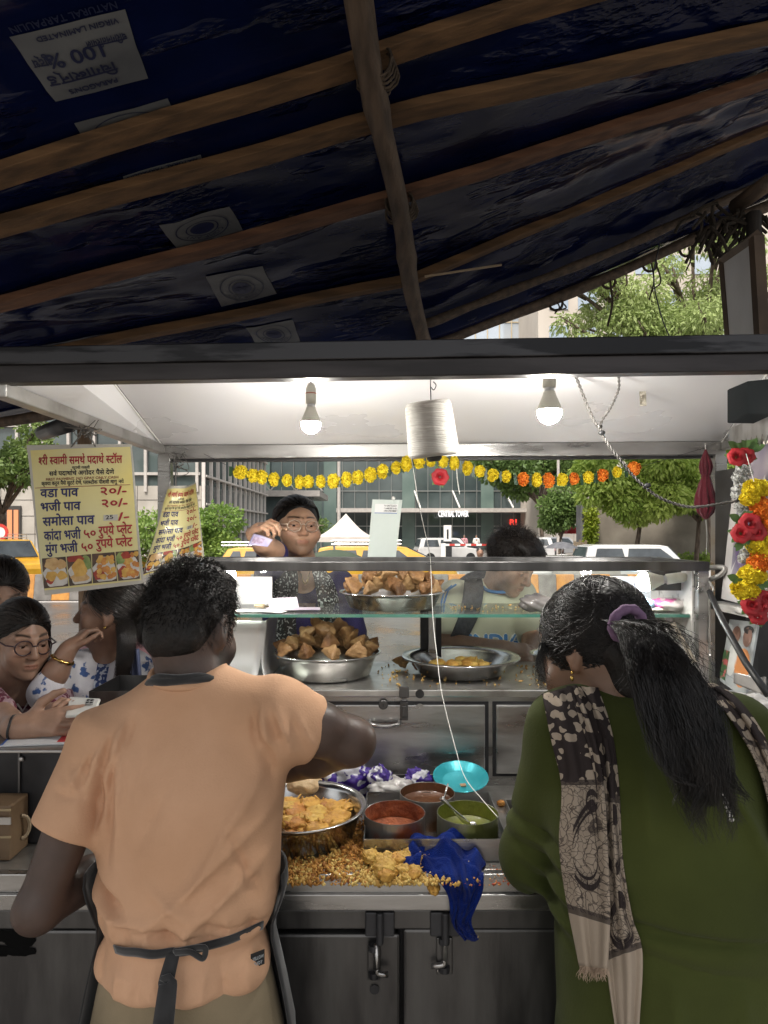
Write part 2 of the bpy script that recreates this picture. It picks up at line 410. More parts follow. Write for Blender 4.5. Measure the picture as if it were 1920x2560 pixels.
b = MB(); b.grid(lambda s,t: V(-400+800*s, -30+700*t, -.27), 8, 8); tag(b.build('ground', m_plaza), kind='structure')
b = MB(); b.bx(-30,30,-8,3.1,-.25,0); tag(b.build('pavement', m_pave, bevel=.02), kind='structure')
b = MB(); b.grid(lambda s,t: V(-120+240*s, 3.1+24*t, -.255), 4, 4); tag(b.build('road', m_asph), kind='structure')
b = MB()
for k in range(16): b.grid(lambda s,t,k=k: V(-60+k*8+3*s, 10.2+.12*t, -.25), 1, 1)
b.grid(lambda s,t: V(-120+240*s, 18.0+.15*t, -.25), 1, 1)
tag(b.build('road_markings', m_white), kind='structure')
b = MB(); b.bx(-120,120,27.1,27.4,-.27,-.1); tag(b.build('kerb', m_conc), kind='structure')

# striped concrete divider in the middle of the road, block by block
for k in range(-6, 12):
    x0 = k*1.96-.2
    if k in (4,): continue
    root = empty('road_divider', (x0+.98, 18.7, -.255), 'orange and dark grey striped concrete divider block in the middle of the road', 'divider', 'striped concrete blocks of the road divider')
    b = MB(); g = lambda s: [V(s,18.5,-.255),V(s,18.9,-.255),V(s,18.87,-.05),V(s,18.79,.44),V(s,18.61,.44),V(s,18.53,-.05)]
    for q in range(4):
        b.m = q % 2; x = x0+q*.487
        pr = g(x); b.prism(pr, (.486,0,0))
    b.build('block', [m_orange, mat('divider_grey', (.12,.11,.1), (.2,.185,.17), 4, rough=.9)], root, bevel=.015)

# ---------------- buildings
bl = empty('office_building', (-14,34,-.27), 'stone office building with grid windows and tall fins along its side', 'building')
b = MB(); b.bx(-32,-9.1,34,52,-.27,3.9); b.build('stone_base', m_stone, bl)
b = MB(); b.bx(-32,-9.14,34.1,52,3.9,18); b.build('glazing', m_glassd, bl)
b = MB()
for k in range(18): x = -9.3-k*1.28; b.bx(x-.07,x+.07,33.9,34.1,3.6,18)
for z in (4.5,6.9,8.2,10.6,12,14.4): b.bx(-32,-9.15,33.92,34.08,z-.07,z+.07)
b.build('window_frame', m_mull, bl)
b = MB()
for k in range(13): y = 34+k*1.45; b.bx(-9.06,-8.90,y-.08,y+.08,.3,18)
for z in (1.6,3.0,4.4,6.8,9.2): b.bx(-9.05,-8.82,34,52,z-.05,z+.05)
b.build('fin', mat('pale_fin', (.60,.55,.51), (.68,.63,.59), 4, rough=.4), bl)
b = MB(); b.bx(-9.09,-9.03,34.2,51.9,.3,4.0); b.build('side_glazing', m_glassd, bl)
for x in (-18.1,):
    f = MB(); f.bx(x-.75,x+.05,33.9,33.99,-.1,2.9); d = f.build('door', mat('dark_frame', (.05,.045,.04), rough=.5), bl)
    f = MB(); f.bx(x-.6,x-.36,33.86,33.89,.1,2.7); f.bx(x-.27,x-.05,33.86,33.89,.1,2.7); f.build('pane', mat('lit_orange_glass', (.5,.2,.1), rough=.2, emit=(1,.35,.15), estr=.35), d)
b = MB()
for z in (.6,1.5,2.4,3.2): b.bx(-32,-9.08,33.985,34.0,z-.015,z+.015)
for k in range(14): b.bx(-31+k*1.7,-30.97+k*1.7,33.985,34.0,-.2,3.9)
b.build('joint', mat('joint', (.15,.135,.12), rough=.9), bl)
b = MB(); b.ell((-16.6,33.8,2.75),(.14,.14,.14)); b.tube([(-16.6,34,2.95),(-16.6,33.75,2.95)],.1); b.build('security_camera', m_white, bl, smooth=True)

ct = empty('glass_tower', (4,70,-.27), 'glass office tower with CENTRAL TOWER lettering above its entrance canopy', 'building')
b = MB(); b.bx(-13,21,70,90,-.27,14); b.build('glazing', m_glassd, ct)
b = MB(); b.bx(-13,21,71,90,14,60); b.build('upper_glazing', m_glassl, ct)
b = MB()
for k in range(28): x = -13+k*1.25; b.bx(x-.03,x+.03,69.9,70,0,14)
for z in (2.2,5.8,9.0,12.0): b.bx(-13,21,69.92,70,z-.05,z+.05)
b.build('mullion', mat('steel_mullion', (.3,.31,.3), rough=.35, metal=.6), ct)
b = MB()
for k in range(28): x = -13+k*1.25; b.bx(x-.05,x+.05,70.9,71,14,60)
for k in range(22): b.bx(-13,21,70.92,71,15+k*2.1-.05,15+k*2.1+.05)
b.build('upper_mullion', m_gold, ct)
for x in (-12.3,-5.5,2.5,10.55,17.8): b = MB(); b.bx(x-.65,x+.65,69.7,69.95,-.27,14); b.build('pier', m_green, ct)
b = MB(); b.bx(-4.7,19.2,67.2,69.8,3.55,3.95); b.build('canopy', m_mull, ct)
for x in (7.0,12.3,16.4,3.1): b = MB(); b.bar((x,69.7,5.8),(x+.5,67.6,4.0),.12,.12); b.build('strut', m_white, ct)
b = MB(); put_text(b, glyphs('CENTRAL TOWER', .012), lambda a,c,o: V(a, 67.1-o*3, c), 5.35, 8.3, 3.1, .82, .01)
b.build('lettering', mat('lit_white_letters', (.9,.9,.9), emit=(1,1,1), estr=.8), ct, solid=.02)
b = MB()
put_text(b, glyphs('RI', .03), lambda a,c,o: V(a, 69.6-o, c), 12.85, 13.5, 2.3, .85); put_text(b, glyphs('ISO', .03), lambda a,c,o: V(a, 69.6-o, c), 15.0, 16.5, 2.3, .85)
b.build('sign_lettering', mat('red_led', (.6,.03,.02), emit=(1,.06,.04), estr=1.2), ct)
sg = MB(); sg.bx(15.05,16.45,69.2,69.35,.9,1.75); sgo = sg.build('shop_sign', mat('sign_blue', (.03,.1,.16), rough=.4), ct)
b = MB(); put_text(b, glyphs('KFC', .04), lambda a,c,o: V(a, 69.19-o, c), 15.2, 16.3, 1.08, .68); b.build('lettering', MATS['lit_white_letters'], sgo)
for x in (11.6, 13.3): b = MB(); b.bx(x-.9,x+.9,69.75,69.9,1.55,1.85); b.build('shop_fascia', m_mull, ct)
# low block with a slanted glass roof beside the tower
ln = empty('entrance_block', (-9.5,58,-.27), 'low glass entrance block with a pale flat roof and zigzag braces', 'building')
b = MB(); b.bx(-12.5,-6,58,66,-.27,4.6); b.build('glazing', m_glassd, ln)
b = MB(); b.bx(-12.5,-5.4,57.4,66,4.6,5.1); b.build('roof', m_mull, ln)
b = MB(); [b.bar((-11.8+k*1.1,57.6,5.1+(k%2)*1.2),(-10.7+k*1.1,57.6,5.1+((k+1)%2)*1.2),.1,.1) for k in range(6)]; b.build('brace', m_mull, ln)
pt = empty('pale_tower', (26,62,-.27), 'pale beige tower block behind the tall feathery tree', 'building')
b = MB(); b.bx(14,44,62,80,-.27,60); b.build('wall', mat('beige_render', (.50,.44,.38), (.58,.52,.45), .3, rough=.8), pt)
for k in range(9):
    for j in range(7): b = MB(); b.bx(15+j*2.6,16.7+j*2.6,61.9,61.99,9+k*3.2,10.7+k*3.2); b.build('window', m_glassl, pt)
# ---------------- right side garden wall
gw = empty('garden_wall', (11,30.5,-.27), 'tan concrete garden wall behind the drooping green trees', 'wall')
b = MB(); b.bx(9.4,18.5,30.5,30.8,-.27,2.7); b.build('panel', mat('wall_tan', (.2,.17,.14), (.29,.255,.21), 1.2, rough=.9), gw)
b = MB(); b.bx(8.7,9.4,30.2,30.9,-.27,2.8); b.build('pillar', mat('pillar_grey', (.11,.11,.115), (.16,.155,.16), 2, rough=.7), gw)
b = MB(); b.bx(15.2,15.9,29.9,30.3,-.27,5); o_ = b.build('louvre_panel', mat('louvre', (.35,.34,.32), rough=.5), gw)
pf = empty('plank_fence', (8.35,29,-.27), 'short fence of raw wooden planks beside grey pillar', 'fence')
for k in range(5): b = MB(); b.bx(8.05+k*.12,8.15+k*.12,29,29.04,-.27,1.15+.2*rnd.random()); b.build('plank', mat('raw_wood', (.4,.3,.2), (.5,.38,.26), 6, rough=.8), pf)
# ---------------- foliage
def leaf_mat(name, tint):
    m = bpy.data.materials.new(name); m.use_nodes = True; N, L = m.node_tree.nodes, m.node_tree.links; bs = N['Principled BSDF']; out = N['Material Output']
    at = N.new('ShaderNodeAttribute'); at.attribute_name = 'Col'; mx = N.new('ShaderNodeMix'); mx.data_type = 'RGBA'; mx.blend_type = 'MULTIPLY'; mx.inputs[0].default_value = 1
    mx.inputs[6].default_value = (*tint, 1); L.new(at.outputs['Color'], mx.inputs[7]); L.new(mx.outputs[2], bs.inputs['Base Color']); bs.inputs['Roughness'].default_value = .55
    tr = N.new('ShaderNodeBsdfTranslucent'); L.new(mx.outputs[2], tr.inputs[0]); ms = N.new('ShaderNodeMixShader'); ms.inputs[0].default_value = .4
    L.new(bs.outputs[0], ms.inputs[1]); L.new(tr.outputs[0], ms.inputs[2]); L.new(ms.outputs[0], out.inputs[0]); return m
m_leaf = leaf_mat('leaf', (1,1,1))
def leaves(name, clumps, n, size, c1, c2, parent, seed=0, droop=.3, flat=1.0, long=1.8):
    r = np.random.RandomState(seed); P = []; wts = np.array([c[1][0]*c[1][1]*c[1][2] if hasattr(c[1],'__len__') else c[1]**3 for c in clumps])**.75; cs = r.choice(len(clumps), n, p=wts/wts.sum())
    cen = np.array([c[0] for c in clumps])[cs]; rad = np.array([c[1] if hasattr(c[1],'__len__') else (c[1],)*3 for c in clumps])[cs]
    d = r.normal(size=(n,3)); d /= np.linalg.norm(d, axis=1, keepdims=True); q = cen+d*rad*(r.uniform(.35,1.08,(n,1))**.7)
    q += np.stack([npnoise(q, 3/size*.12, k+seed) for k in range(3)], 1)*size*1.2
    ax = d*.7+r.normal(size=(n,3))*.6; ax[:,2] -= droop; ax /= np.linalg.norm(ax, axis=1, keepdims=True)
    nr = np.cross(ax, r.normal(size=(n,3))); nr /= np.linalg.norm(nr, axis=1, keepdims=True); sd = np.cross(ax, nr)
    s_ = size*r.uniform(.6,1.3,(n,1)); w_ = s_/long
    vs = np.stack([q, q+ax*s_*.5+sd*w_*.5-nr*s_*.06, q+ax*s_, q+ax*s_*.5-sd*w_*.5-nr*s_*.06], 1).reshape(-1,3)
    f = np.arange(n*4).reshape(-1,4); cl = r.rand(len(clumps))[cs][:,None]*.5+r.rand(n,1)*.5; col = np.array(c1)*(1-cl)+np.array(c2)*cl
    return obj_np(name, vs, f, m_leaf, parent, col=np.repeat(col, 4, axis=0), smooth=False)
def tree(name, label, base, clumps, n, size, c1, c2, trunk_r, seed=0, droop=.3, cat='tree', group=None, long=1.8):
    root = empty(name, base, label, cat, group); rr = random.Random(seed); base = Vector(base)
    b = MB(); top = Vector((sum(c[0][0] for c in clumps)/len(clumps), sum(c[0][1] for c in clumps)/len(clumps), sum(c[0][2] for c in clumps)/len(clumps)))
    fork = base.lerp(top, .55); fork.x = base.x*.7+top.x*.3
    b.tube(spline([base, base.lerp(fork,.5)+V(rr.uniform(-.1,.1),0,0), fork], 5), list(np.linspace(trunk_r, trunk_r*.7, 11)), 8)
    for c in clumps:
        e = Vector(c[0]); md = fork.lerp(e,.5)+V(rr.uniform(-.2,.2),rr.uniform(-.2,.2),.15*(e-fork).length*.4)
        b.tube(spline([fork, md, e], 5), list(np.linspace(trunk_r*.55, trunk_r*.12, 11)), 6)
        for k in range(3):
            q = e+V(rr.uniform(-1,1),rr.uniform(-1,1),rr.uniform(-1,1))*(c[1] if not hasattr(c[1],'__len__') else c[1][0])*.8; b.tube([md.lerp(e,.6), q], [trunk_r*.2, trunk_r*.06], 5)
    b.build('trunk', m_bark, root, smooth=True)
    leaves('crown', clumps, n, size, c1, c2, root, seed, droop, long=long); return root
def clumpy(c, r, k, rc, seed):
    rr = random.Random(seed); out = []
    for i in range(k):
        d = Vector((rr.gauss(0,1),rr.gauss(0,1),rr.gauss(0,1))).normalized()*(rr.random()**.4)
        s = rc*rr.uniform(.7,1.25); out.append(((c[0]+d.x*r[0], c[1]+d.y*r[1], c[2]+d.z*r[2]), (s,s,s*.8)))
    return out
G1, G2 = (.1,.2,.03), (.3,.42,.09)
tree('street_tree', 'leafy tree in front of the stone office building', (-14.2,26,-.26), clumpy((-14.2,25,4.6),(1.9,1.5,2.0),16,.75,3), 9000, .2, (.1,.17,.04), (.26,.34,.1), .16, 3)
tree('round_shrub', 'big bright green shrub behind the smaller menu card', (-7.3,24,-.26), clumpy((-7.1,24.5,1.25),(1.9,1.0,1.35),20,.66,5), 13000, .17, G1, (.36,.48,.12), .1, 5, cat='shrub')
tree('clipped_hedge', 'rounded dark hedge behind the white tent', (-4.9,46,-.26), clumpy((-4.9,46,1.9),(1.1,1,.6),14,.75,6), 5000, .18, (.1,.17,.05), (.2,.28,.08), .12, 6, cat='hedge')
tree('flowering_tree', 'slim bushy tree between glass tower and garden wall', (8.3,32,-.26), clumpy((8.3,32,2.4),(.7,.7,1.8),14,.6,8), 7000, .2, (.08,.15,.04), (.22,.32,.09), .1, 8)
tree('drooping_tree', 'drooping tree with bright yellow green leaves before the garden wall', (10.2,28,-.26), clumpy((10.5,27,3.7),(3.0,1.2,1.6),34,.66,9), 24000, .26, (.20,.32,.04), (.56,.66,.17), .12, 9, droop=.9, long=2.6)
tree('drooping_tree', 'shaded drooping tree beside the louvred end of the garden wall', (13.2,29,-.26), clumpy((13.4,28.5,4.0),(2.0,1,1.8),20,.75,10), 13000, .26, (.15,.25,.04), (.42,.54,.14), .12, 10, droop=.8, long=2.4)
tree('tall_tree', 'tall feathery tree rising above the cart roof', (11.8,24,-.26), clumpy((8.6,22,9.2),(4.3,1.8,2.9),52,.62,11), 24000, .2, (.24,.32,.09), (.52,.60,.26), .26, 11, droop=.9, long=3.0)
tree('far_tree', 'dim green tree standing against the glass tower', (14,60,-.26), clumpy((13.2,60,7.2),(6.0,2,1.5),26,1.2,12), 12000, .42, (.08,.14,.04), (.2,.3,.08), .2, 12)
hd = tag(leaves('low_hedge', [((9.6+k*.5,29.6,.3),(.42,.3,.36)) for k in range(18)], 5000, .16, G1, (.4,.5,.12), None, 14), 'low yellow green hedge along the foot of the garden wall', 'hedge')
tag(leaves('climbing_vine', [((9.05+.05*math.sin(k),30.05,.1+k*.3),(.3,.12,.25)) for k in range(9)], 1800, .16, (.2,.3,.02), (.5,.55,.08), None, 15), 'yellow green climber growing up the grey pillar', 'vine')
# ---------------- street things
def car(name, label, cat, loc, L, H, Wd, paint, rz=0, rack=False, estate=True, group=None, hood=.25):
    root = empty(name, loc, label, cat, group); root.rotation_euler = (0,0,rz); o = Vector(loc); bt = .62*H
    T = lambda x, y, z: o+V(x*L-L/2, y*Wd, z)
    prof = [(0,.28),(0,.8*bt),(.02,bt),(1-hood,bt),(.985,.86*bt),(1,.7*bt),(1,.28)]
    b = MB(); n = len(prof); rings = []
    for y, ins in ((-.5,.012),(-.46,0),(.46,0),(.5,.012)): rings += [T(min(max(p[0],ins),1-ins), y, p[1]-(ins*1.5 if p[1] > .5 else 0)) for p in prof]
    b.add(rings, [(k*n+i, k*n+(i+1)%n, (k+1)*n+(i+1)%n, (k+1)*n+i) for k in range(3) for i in range(n)]+[tuple(range(n-1,-1,-1)), tuple(3*n+i for i in range(n))])
    cb = [(.02 if estate else .12, bt),(.06 if estate else .2, H-.05),(.12 if estate else .26, H),(.6,H),(.66,H-.04),(1-hood+.02,bt)]
    m_ = len(cb); vs = [T(p[0], s*(.49 if p[1] == bt else .39), p[1]-.01*(abs(s) > .9)) for s in (-1,1) for p in cb]
    b.add(vs, [(i, (i+1)%m_, m_+(i+1)%m_, m_+i) for i in range(m_)]+[tuple(range(m_-1,-1,-1)), tuple(m_+i for i in range(m_))])
    b.build('body', paint, root, bevel=.03, smooth=False)
    zt = H-.12; f = lambda z: .49-.10*(z-bt)/(H-bt)
    for s in (-1,1):
        for x0, x1, x2, x3 in (((.09 if estate else .2),.31,.33,(.12 if estate else .25)), (.34,.6,.72,.36)):
            q = [T(x0,s*(f(bt+.04)+.006),bt+.04),T(x2 if x2 > x1 else x1,s*(f(bt+.04)+.006),bt+.04),T(x1,s*(f(zt)+.006),zt),T(x3,s*(f(zt)+.006),zt)]
            b = MB(); b.prism(q if s < 0 else q[::-1], (0,s*.006,0)); b.build('window', m_carglass, root)
    a_, c_ = cb[4], cb[5]
    q = [T(c_[0]-.01,-.42,c_[1]+.04),T(c_[0]-.01,.42,c_[1]+.04),T(a_[0]+.012,.34,a_[1]-.03),T(a_[0]+.012,-.34,a_[1]-.03)]; b = MB(); b.prism(q, (.025,0,.02)); b.build('windscreen', m_carglass, root)
    q = [T(cb[0][0]+.005,.42,bt+.06),T(cb[0][0]+.005,-.42,bt+.06),T(cb[1][0],-.34,cb[1][1]-.04),T(cb[1][0],.34,cb[1][1]-.04)]; b = MB(); b.prism(q, (-.03,0,.012)); b.build('rear_window', m_carglass, root)
    for x in (.19,.81):
        for s in (-1,1):
            c = T(x, s*.45, .31); t = MB(); t.lathe([(.0,-.1),(.28,-.1),(.31,-.06),(.31,.06),(.28,.1),(0,.1)], c, 20, (R(90),0,0)); w = t.build('wheel', m_tyre, root)
            t = MB(); t.lathe([(0,-.115),(.19,-.115),(.2,-.1),(0,-.09)], c, 14, (R(90),0,0) if s < 0 else (R(-90),0,0)); t.lathe([(0,-.115),(.19,-.115),(.2,-.1),(0,-.09)], c, 14, (R(-90),0,0) if s > 0 else (R(90),0,0)); t.build('rim', m_rim, w)
    for s in (-1,1): t = MB(); t.box(T(.0,s*.4,.75*bt),(.05,.22,.16)); t.build('tail_lamp', mat('tail_red', (.4,.02,.02), rough=.2), root)
    for s in (-1,1): t = MB(); t.box(T(1,s*.38,.68*bt),(.05,.26,.14)); t.build('headlight', mat('lamp_clear', (.7,.7,.72), rough=.1, spec=.9), root)
    if rack:
        t = MB()
        for s in (-.34,.34):
            for z in (.06,.16): t.tube([T(.14,s,H+z),T(.62,s,H+z)], .014, 6)
            for x in (.16,.3,.45,.6): t.tube([T(x,s,H-.01),T(x,s,H+.16)], .012, 6)
        for x in (.14,.26,.38,.5,.62): t.tube([T(x,-.34,H+.06),T(x,.34,H+.06)], .013, 6)
        t.build('roof_rack', m_rim, root)
    return root
RZ = -.255
car('taxi', 'yellow taxi with its windscreen showing past the menu card', 'taxi', (-12.4,22.3,RZ), 3.7, 1.62, 1.6, m_yel, R(-42), True, False)
car('taxi', 'yellow taxi parked just behind the striped divider by the menu card', 'taxi', (-9.9,25,RZ), 3.7, 1.55, 1.6, m_yel, R(20), False, False)
car('taxi', 'yellow taxi with a roof rack beyond the raised hand', 'taxi', (-3.9,22.5,RZ), 3.7, 1.36, 1.6, m_yel, 0, True, False)
car('taxi_van', 'long yellow taxi van with a full roof rack behind the customers', 'taxi', (.0,20.6,RZ), 4.3, 1.44, 1.6, m_yel, 0, True, True, hood=.12)
car('estate_car', 'large white estate car waiting beyond the divider', 'car', (8.2,22,RZ), 4.1, 1.46, 1.75, m_carw, 0)
car('saloon_car', 'white car with only its roof showing beside the umbrella', 'car', (5.0,20.8,RZ), 3.6, 1.14, 1.6, m_carw, R(180), False, False)
car('parked_car', 'white car parked in front of the tower beside the black totem', 'car', (3.9,42,RZ), 4.0, 1.5, 1.7, m_carw, R(8))
car('parked_car', 'white car parked close to the tower doors', 'car', (9.4,46,RZ), 4.0, 1.5, 1.7, m_carw, R(170))
car('parked_car', 'silver car parked near the tower shop sign', 'car', (13.2,52,RZ), 4.0, 1.5, 1.7, mat('car_silver', (.45,.45,.46), rough=.3, metal=.5, coat=.5), R(30))
# white pyramid tent
tn = empty('market_tent', (-1.97,35,RZ), 'white pyramid tent standing behind the yellow taxi van', 'tent')
b = MB(); pk = V(-1.95,35,2.55)
cs = [V(-3.35,33.7,1.35),V(-.6,33.7,1.35),V(-.6,36.3,1.35),V(-3.35,36.3,1.35)]
for i in range(4): b.grid(lambda s,t,i=i: cs[i].lerp(cs[(i+1)%4], s).lerp(pk, t)-V(0,0,.18*math.sin(math.pi*t)*(1-.3*t)), 10, 8)
for i in range(4): b.grid(lambda s,t,i=i: cs[i].lerp(cs[(i+1)%4], s)-V(0,0,.25*t), 6, 1)
b.build('canopy', mat('tent_cloth', (.52,.47,.42), (.6,.55,.5), 2, rough=.8), tn, smooth=True)
for c in cs: b = MB(); b.tube([c, V(c.x,c.y,RZ)], .03); b.build('leg', m_rim, tn)
def pole(label, u, v0, v1, Y, r, cat='lamp post', name='lamp_post'):
    p = A(u, v1, Y); t = A(u, v0, Y); root = empty(name, (p.x,Y,RZ), label, cat)
    b = MB(); b.lathe([(0,RZ),(r*2,RZ),(r*2,RZ+.25),(r,RZ+.35),(r*.8,t.z),(0,t.z)], (p.x,Y,0), 12); b.build('post', m_mull, root, smooth=False)
    b = MB(); b.tube(spline([(p.x,Y,t.z-.05),(p.x+.2,Y,t.z+.35),(p.x+.8,Y,t.z+.4)],4), .035); b.tube([(p.x+.6,Y,t.z+.4),(p.x+1.0,Y,t.z+.4)], .09, 8); b.build('lamp_head', m_mull, root)
pole('tall pale lamp post standing left of the white card', 732, 900, 1160, 40, .11)
pole('pale lamp post in front of the flowering tree', 1206, 900, 1170, 38, .09)
pole('thin lamp post standing under the tower canopy', 1192, 1060, 1168, 55, .09)
tt = empty('sign_totem', (4.1,40,RZ), 'small white and black sign totem in front of the tower', 'sign')
b = MB(); b.bx(3.5,3.95,40,40.15,1.05,2.0); b.build('white_panel', m_white, tt); b = MB(); b.bx(3.5,3.98,40.02,40.13,RZ,1.05); b.build('black_panel', m_black, tt)
b = MB(); b.bx(3.68,3.78,39.985,40,1.2,1.75); b.build('emblem', m_black, tt)
bg = empty('boom_gate', (4.7,33,RZ), 'white and red boom gate across the tower driveway', 'gate')
b = MB(); b.bx(2.75,2.98,33,33.2,RZ,1.05); b.build('gate_box', m_white, bg)
b = MB()
for k in range(9): b.m = k % 2; b.bx(2.9+k*.26,3.16+k*.26,32.97,33.0,.93,1.03)
b.build('boom', [m_white, mat('red_paint', (.5,.04,.03), rough=.5)], bg)
fr = empty('railing', (5.5,31,RZ), 'cream metal railing beside the tower driveway', 'railing')
b = MB()
for k in range(14): b.bx(4.7+k*.13,4.75+k*.13,31,31.04,RZ,.8)
for z in (.1,.78): b.bx(4.68,6.5,30.99,31.05,z,z+.06)
b.build('bars', mat('cream_paint', (.6,.55,.47), rough=.5), fr)
def umbrella(label, c, r, h, m1, m2=None, drop=.3, tail=1.6, cat='umbrella', rz=0):
    root = empty('umbrella', (c[0],c[1],c[2]-tail), label, cat)
    b = MB(); n = 8
    for i in range(n):
        a0, a1 = 2*math.pi*i/n+rz, 2*math.pi*(i+1)/n+rz; b.m = (i//2) % 2 if m2 else 0
        def f(s,t,a0=a0,a1=a1):
            a = a0+(a1-a0)*s; rr = r*t*(1-.06*math.sin(math.pi*s)*t); return V(c[0]+rr*math.cos(a), c[1]+rr*math.sin(a), c[2]-h*t*t+.0)
        b.grid(f, 4, 8)
    b.build('canopy', [m1, m2] if m2 else m1, root, smooth=True)
    b = MB(); b.tube([(c[0],c[1],c[2]+.06),(c[0],c[1],c[2]-tail)], .012, 6); b.build('shaft', m_rim, root); return root
umbrella('dark grey open umbrella beside the white cars', A(1213,1170,21), .52, .2, mat('umbrella_grey', (.09,.09,.1), (.13,.13,.14), 8, rough=.7), tail=1.3)
umbrella('red green and white garden umbrella by the flowering tree', A(1240,1134,33), .65, .42, mat('umb_red', (.6,.03,.03), rough=.6), mat('umb_green', (.02,.3,.1), rough=.6), tail=2.2)
umbrella('blue and white umbrella close to the tower shops', A(1098,1148,50), .95, .45, mat('umb_blue', (.05,.12,.5), rough=.6), m_white, tail=2.3)
umbrella('dark green umbrella just behind the woman with the banknote', A(722,1187,7.5), .4, .14, mat('umb_dark', (.04,.06,.035), (.06,.08,.05), 8, rough=.7), tail=1.2)
b = MB(); b.grid(lambda s,t: V(6.6+.75*s*2.6-1.75, 19.6+1.0*t, .72-.06*math.sin(s*9)*t-.1*abs(s-.5)+.03*math.sin(t*9)), 20, 6)
b.grid(lambda s,t: V(6.6+.75*s*2.6-1.75, 19.6+.03*math.sin(s*22)*t, .72-.1*abs(s-.5)-.9*t-.06*math.sin(s*9)*0), 20, 6)
tag(b.build('stall_cover', mat('grey_sheet', (.3,.285,.26), (.38,.36,.33), 3, rough=.8), smooth=True), 'grey sheet covering a roadside stall under the umbrella', 'cover')
b = MB(); b.grid(lambda s,t: V(-17.4+1.1*math.cos(R(360*s))*t, 24, 1.9-.5+.55*math.sin(R(360*s))*t), 24, 1)
sgn = empty('road_sign', (-13.35,23.6,RZ), 'round red edged road sign above the yellow taxi', 'sign')
q = MB(); q.lathe([(0,0),(.26,0),(.26,.02),(0,.02)], A(0,1150,23.6), 24, (R(90),0,0)); q.build('face', m_white, sgn)
q = MB(); q.lathe([(.2,.021),(.3,.021),(.3,-.01),(.2,-.01)], A(0,1150,23.6)+V(0,-.02,0), 24, (R(90),0,0)); q.build('ring', MATS['red_paint'], sgn)
q = MB(); p_ = A(0,1150,23.63); q.tube([p_+V(0,.05,0), V(p_.x,p_.y+.05,RZ)], .03); q.build('post', m_rim, sgn)
# ================================================================ TARPAULIN ROOF
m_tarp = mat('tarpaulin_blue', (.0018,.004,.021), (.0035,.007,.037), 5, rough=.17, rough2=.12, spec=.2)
N, L, B_ = nodes_of(m_tarp)                    # fine crumples and long creases in the plastic
tc = N.new('ShaderNodeTexCoord'); mp = N.new('ShaderNodeMapping'); mp.inputs['Scale'].default_value = (2.2,7,3); mp.inputs['Rotation'].default_value = (0,0,R(12)); L.new(tc.outputs['Object'], mp.inputs[0])
n1 = N.new('ShaderNodeTexNoise'); n1.noise_type = 'RIDGED_MULTIFRACTAL'; n1.inputs['Scale'].default_value = 2.6; n1.inputs['Detail'].default_value = 7; n1.inputs['Distortion'].default_value = .6; L.new(mp.outputs[0], n1.inputs['Vector'])
n2 = N.new('ShaderNodeTexNoise'); n2.inputs['Scale'].default_value = .8; n2.inputs['Detail'].default_value = 3; L.new(mp.outputs[0], n2.inputs['Vector'])
def _vor(sc, w):
    d = N.new('ShaderNodeTexNoise'); d.inputs['Scale'].default_value = sc*.8; d.inputs['Detail'].default_value = 4; L.new(mp.outputs[0], d.inputs['Vector']); a = N.new('ShaderNodeVectorMath'); a.operation = 'MULTIPLY_ADD'; a.inputs[1].default_value = (.9/sc,)*3; L.new(d.outputs['Color'], a.inputs[0]); L.new(mp.outputs[0], a.inputs[2])
    v = N.new('ShaderNodeTexVoronoi'); v.inputs['Scale'].default_value = sc; L.new(a.outputs[0], v.inputs['Vector']); m = N.new('ShaderNodeMath'); m.operation = 'MULTIPLY'; m.inputs[1].default_value = w; L.new(v.outputs['Distance'], m.inputs[0]); return m.outputs[0]
def _add(a, b): m = N.new('ShaderNodeMath'); m.operation = 'ADD'; L.new(a, m.inputs[0]); L.new(b, m.inputs[1]); return m.outputs[0]
sm_ = _add(_add(_vor(1.6,.45), _vor(4.0,.55)), _add(_add(_vor(9.0,.40), _vor(21.0,.16)), n1.outputs['Fac']))
pw = N.new('ShaderNodeMapRange'); pw.inputs['From Min'].default_value = .53; pw.inputs['From Max'].default_value = .74; pw.inputs['To Min'].default_value = .03; L.new(n2.outputs['Fac'], pw.inputs[0])
mu = N.new('ShaderNodeMath'); mu.operation = 'MULTIPLY'; L.new(sm_, mu.inputs[0]); L.new(pw.outputs[0], mu.inputs[1])
bp = N.new('ShaderNodeBump'); bp.inputs['Strength'].default_value = 1.0; bp.inputs['Distance'].default_value = .028; L.new(mu.outputs[0], bp.inputs['Height']); L.new(bp.outputs[0], B_.inputs['Normal'])
m_wood = mat('batten_wood', (.065,.034,.013), (.15,.08,.033), 3, stretch=(1.2,12,12), rough=.8, bump=.03, bscale=12)
m_wood2 = mat('batten_wood_red', (.07,.03,.015), (.15,.07,.035), 3, stretch=(1.2,12,12), rough=.8, bump=.03, bscale=12)
m_bamb = mat('bamboo', (.045,.03,.02), (.11,.075,.05), 4, stretch=(10,1.2,10), rough=.65, bump=.03, bscale=18)
m_rope = mat('rope', (.035,.025,.018), (.08,.058,.04), 60, rough=.95)
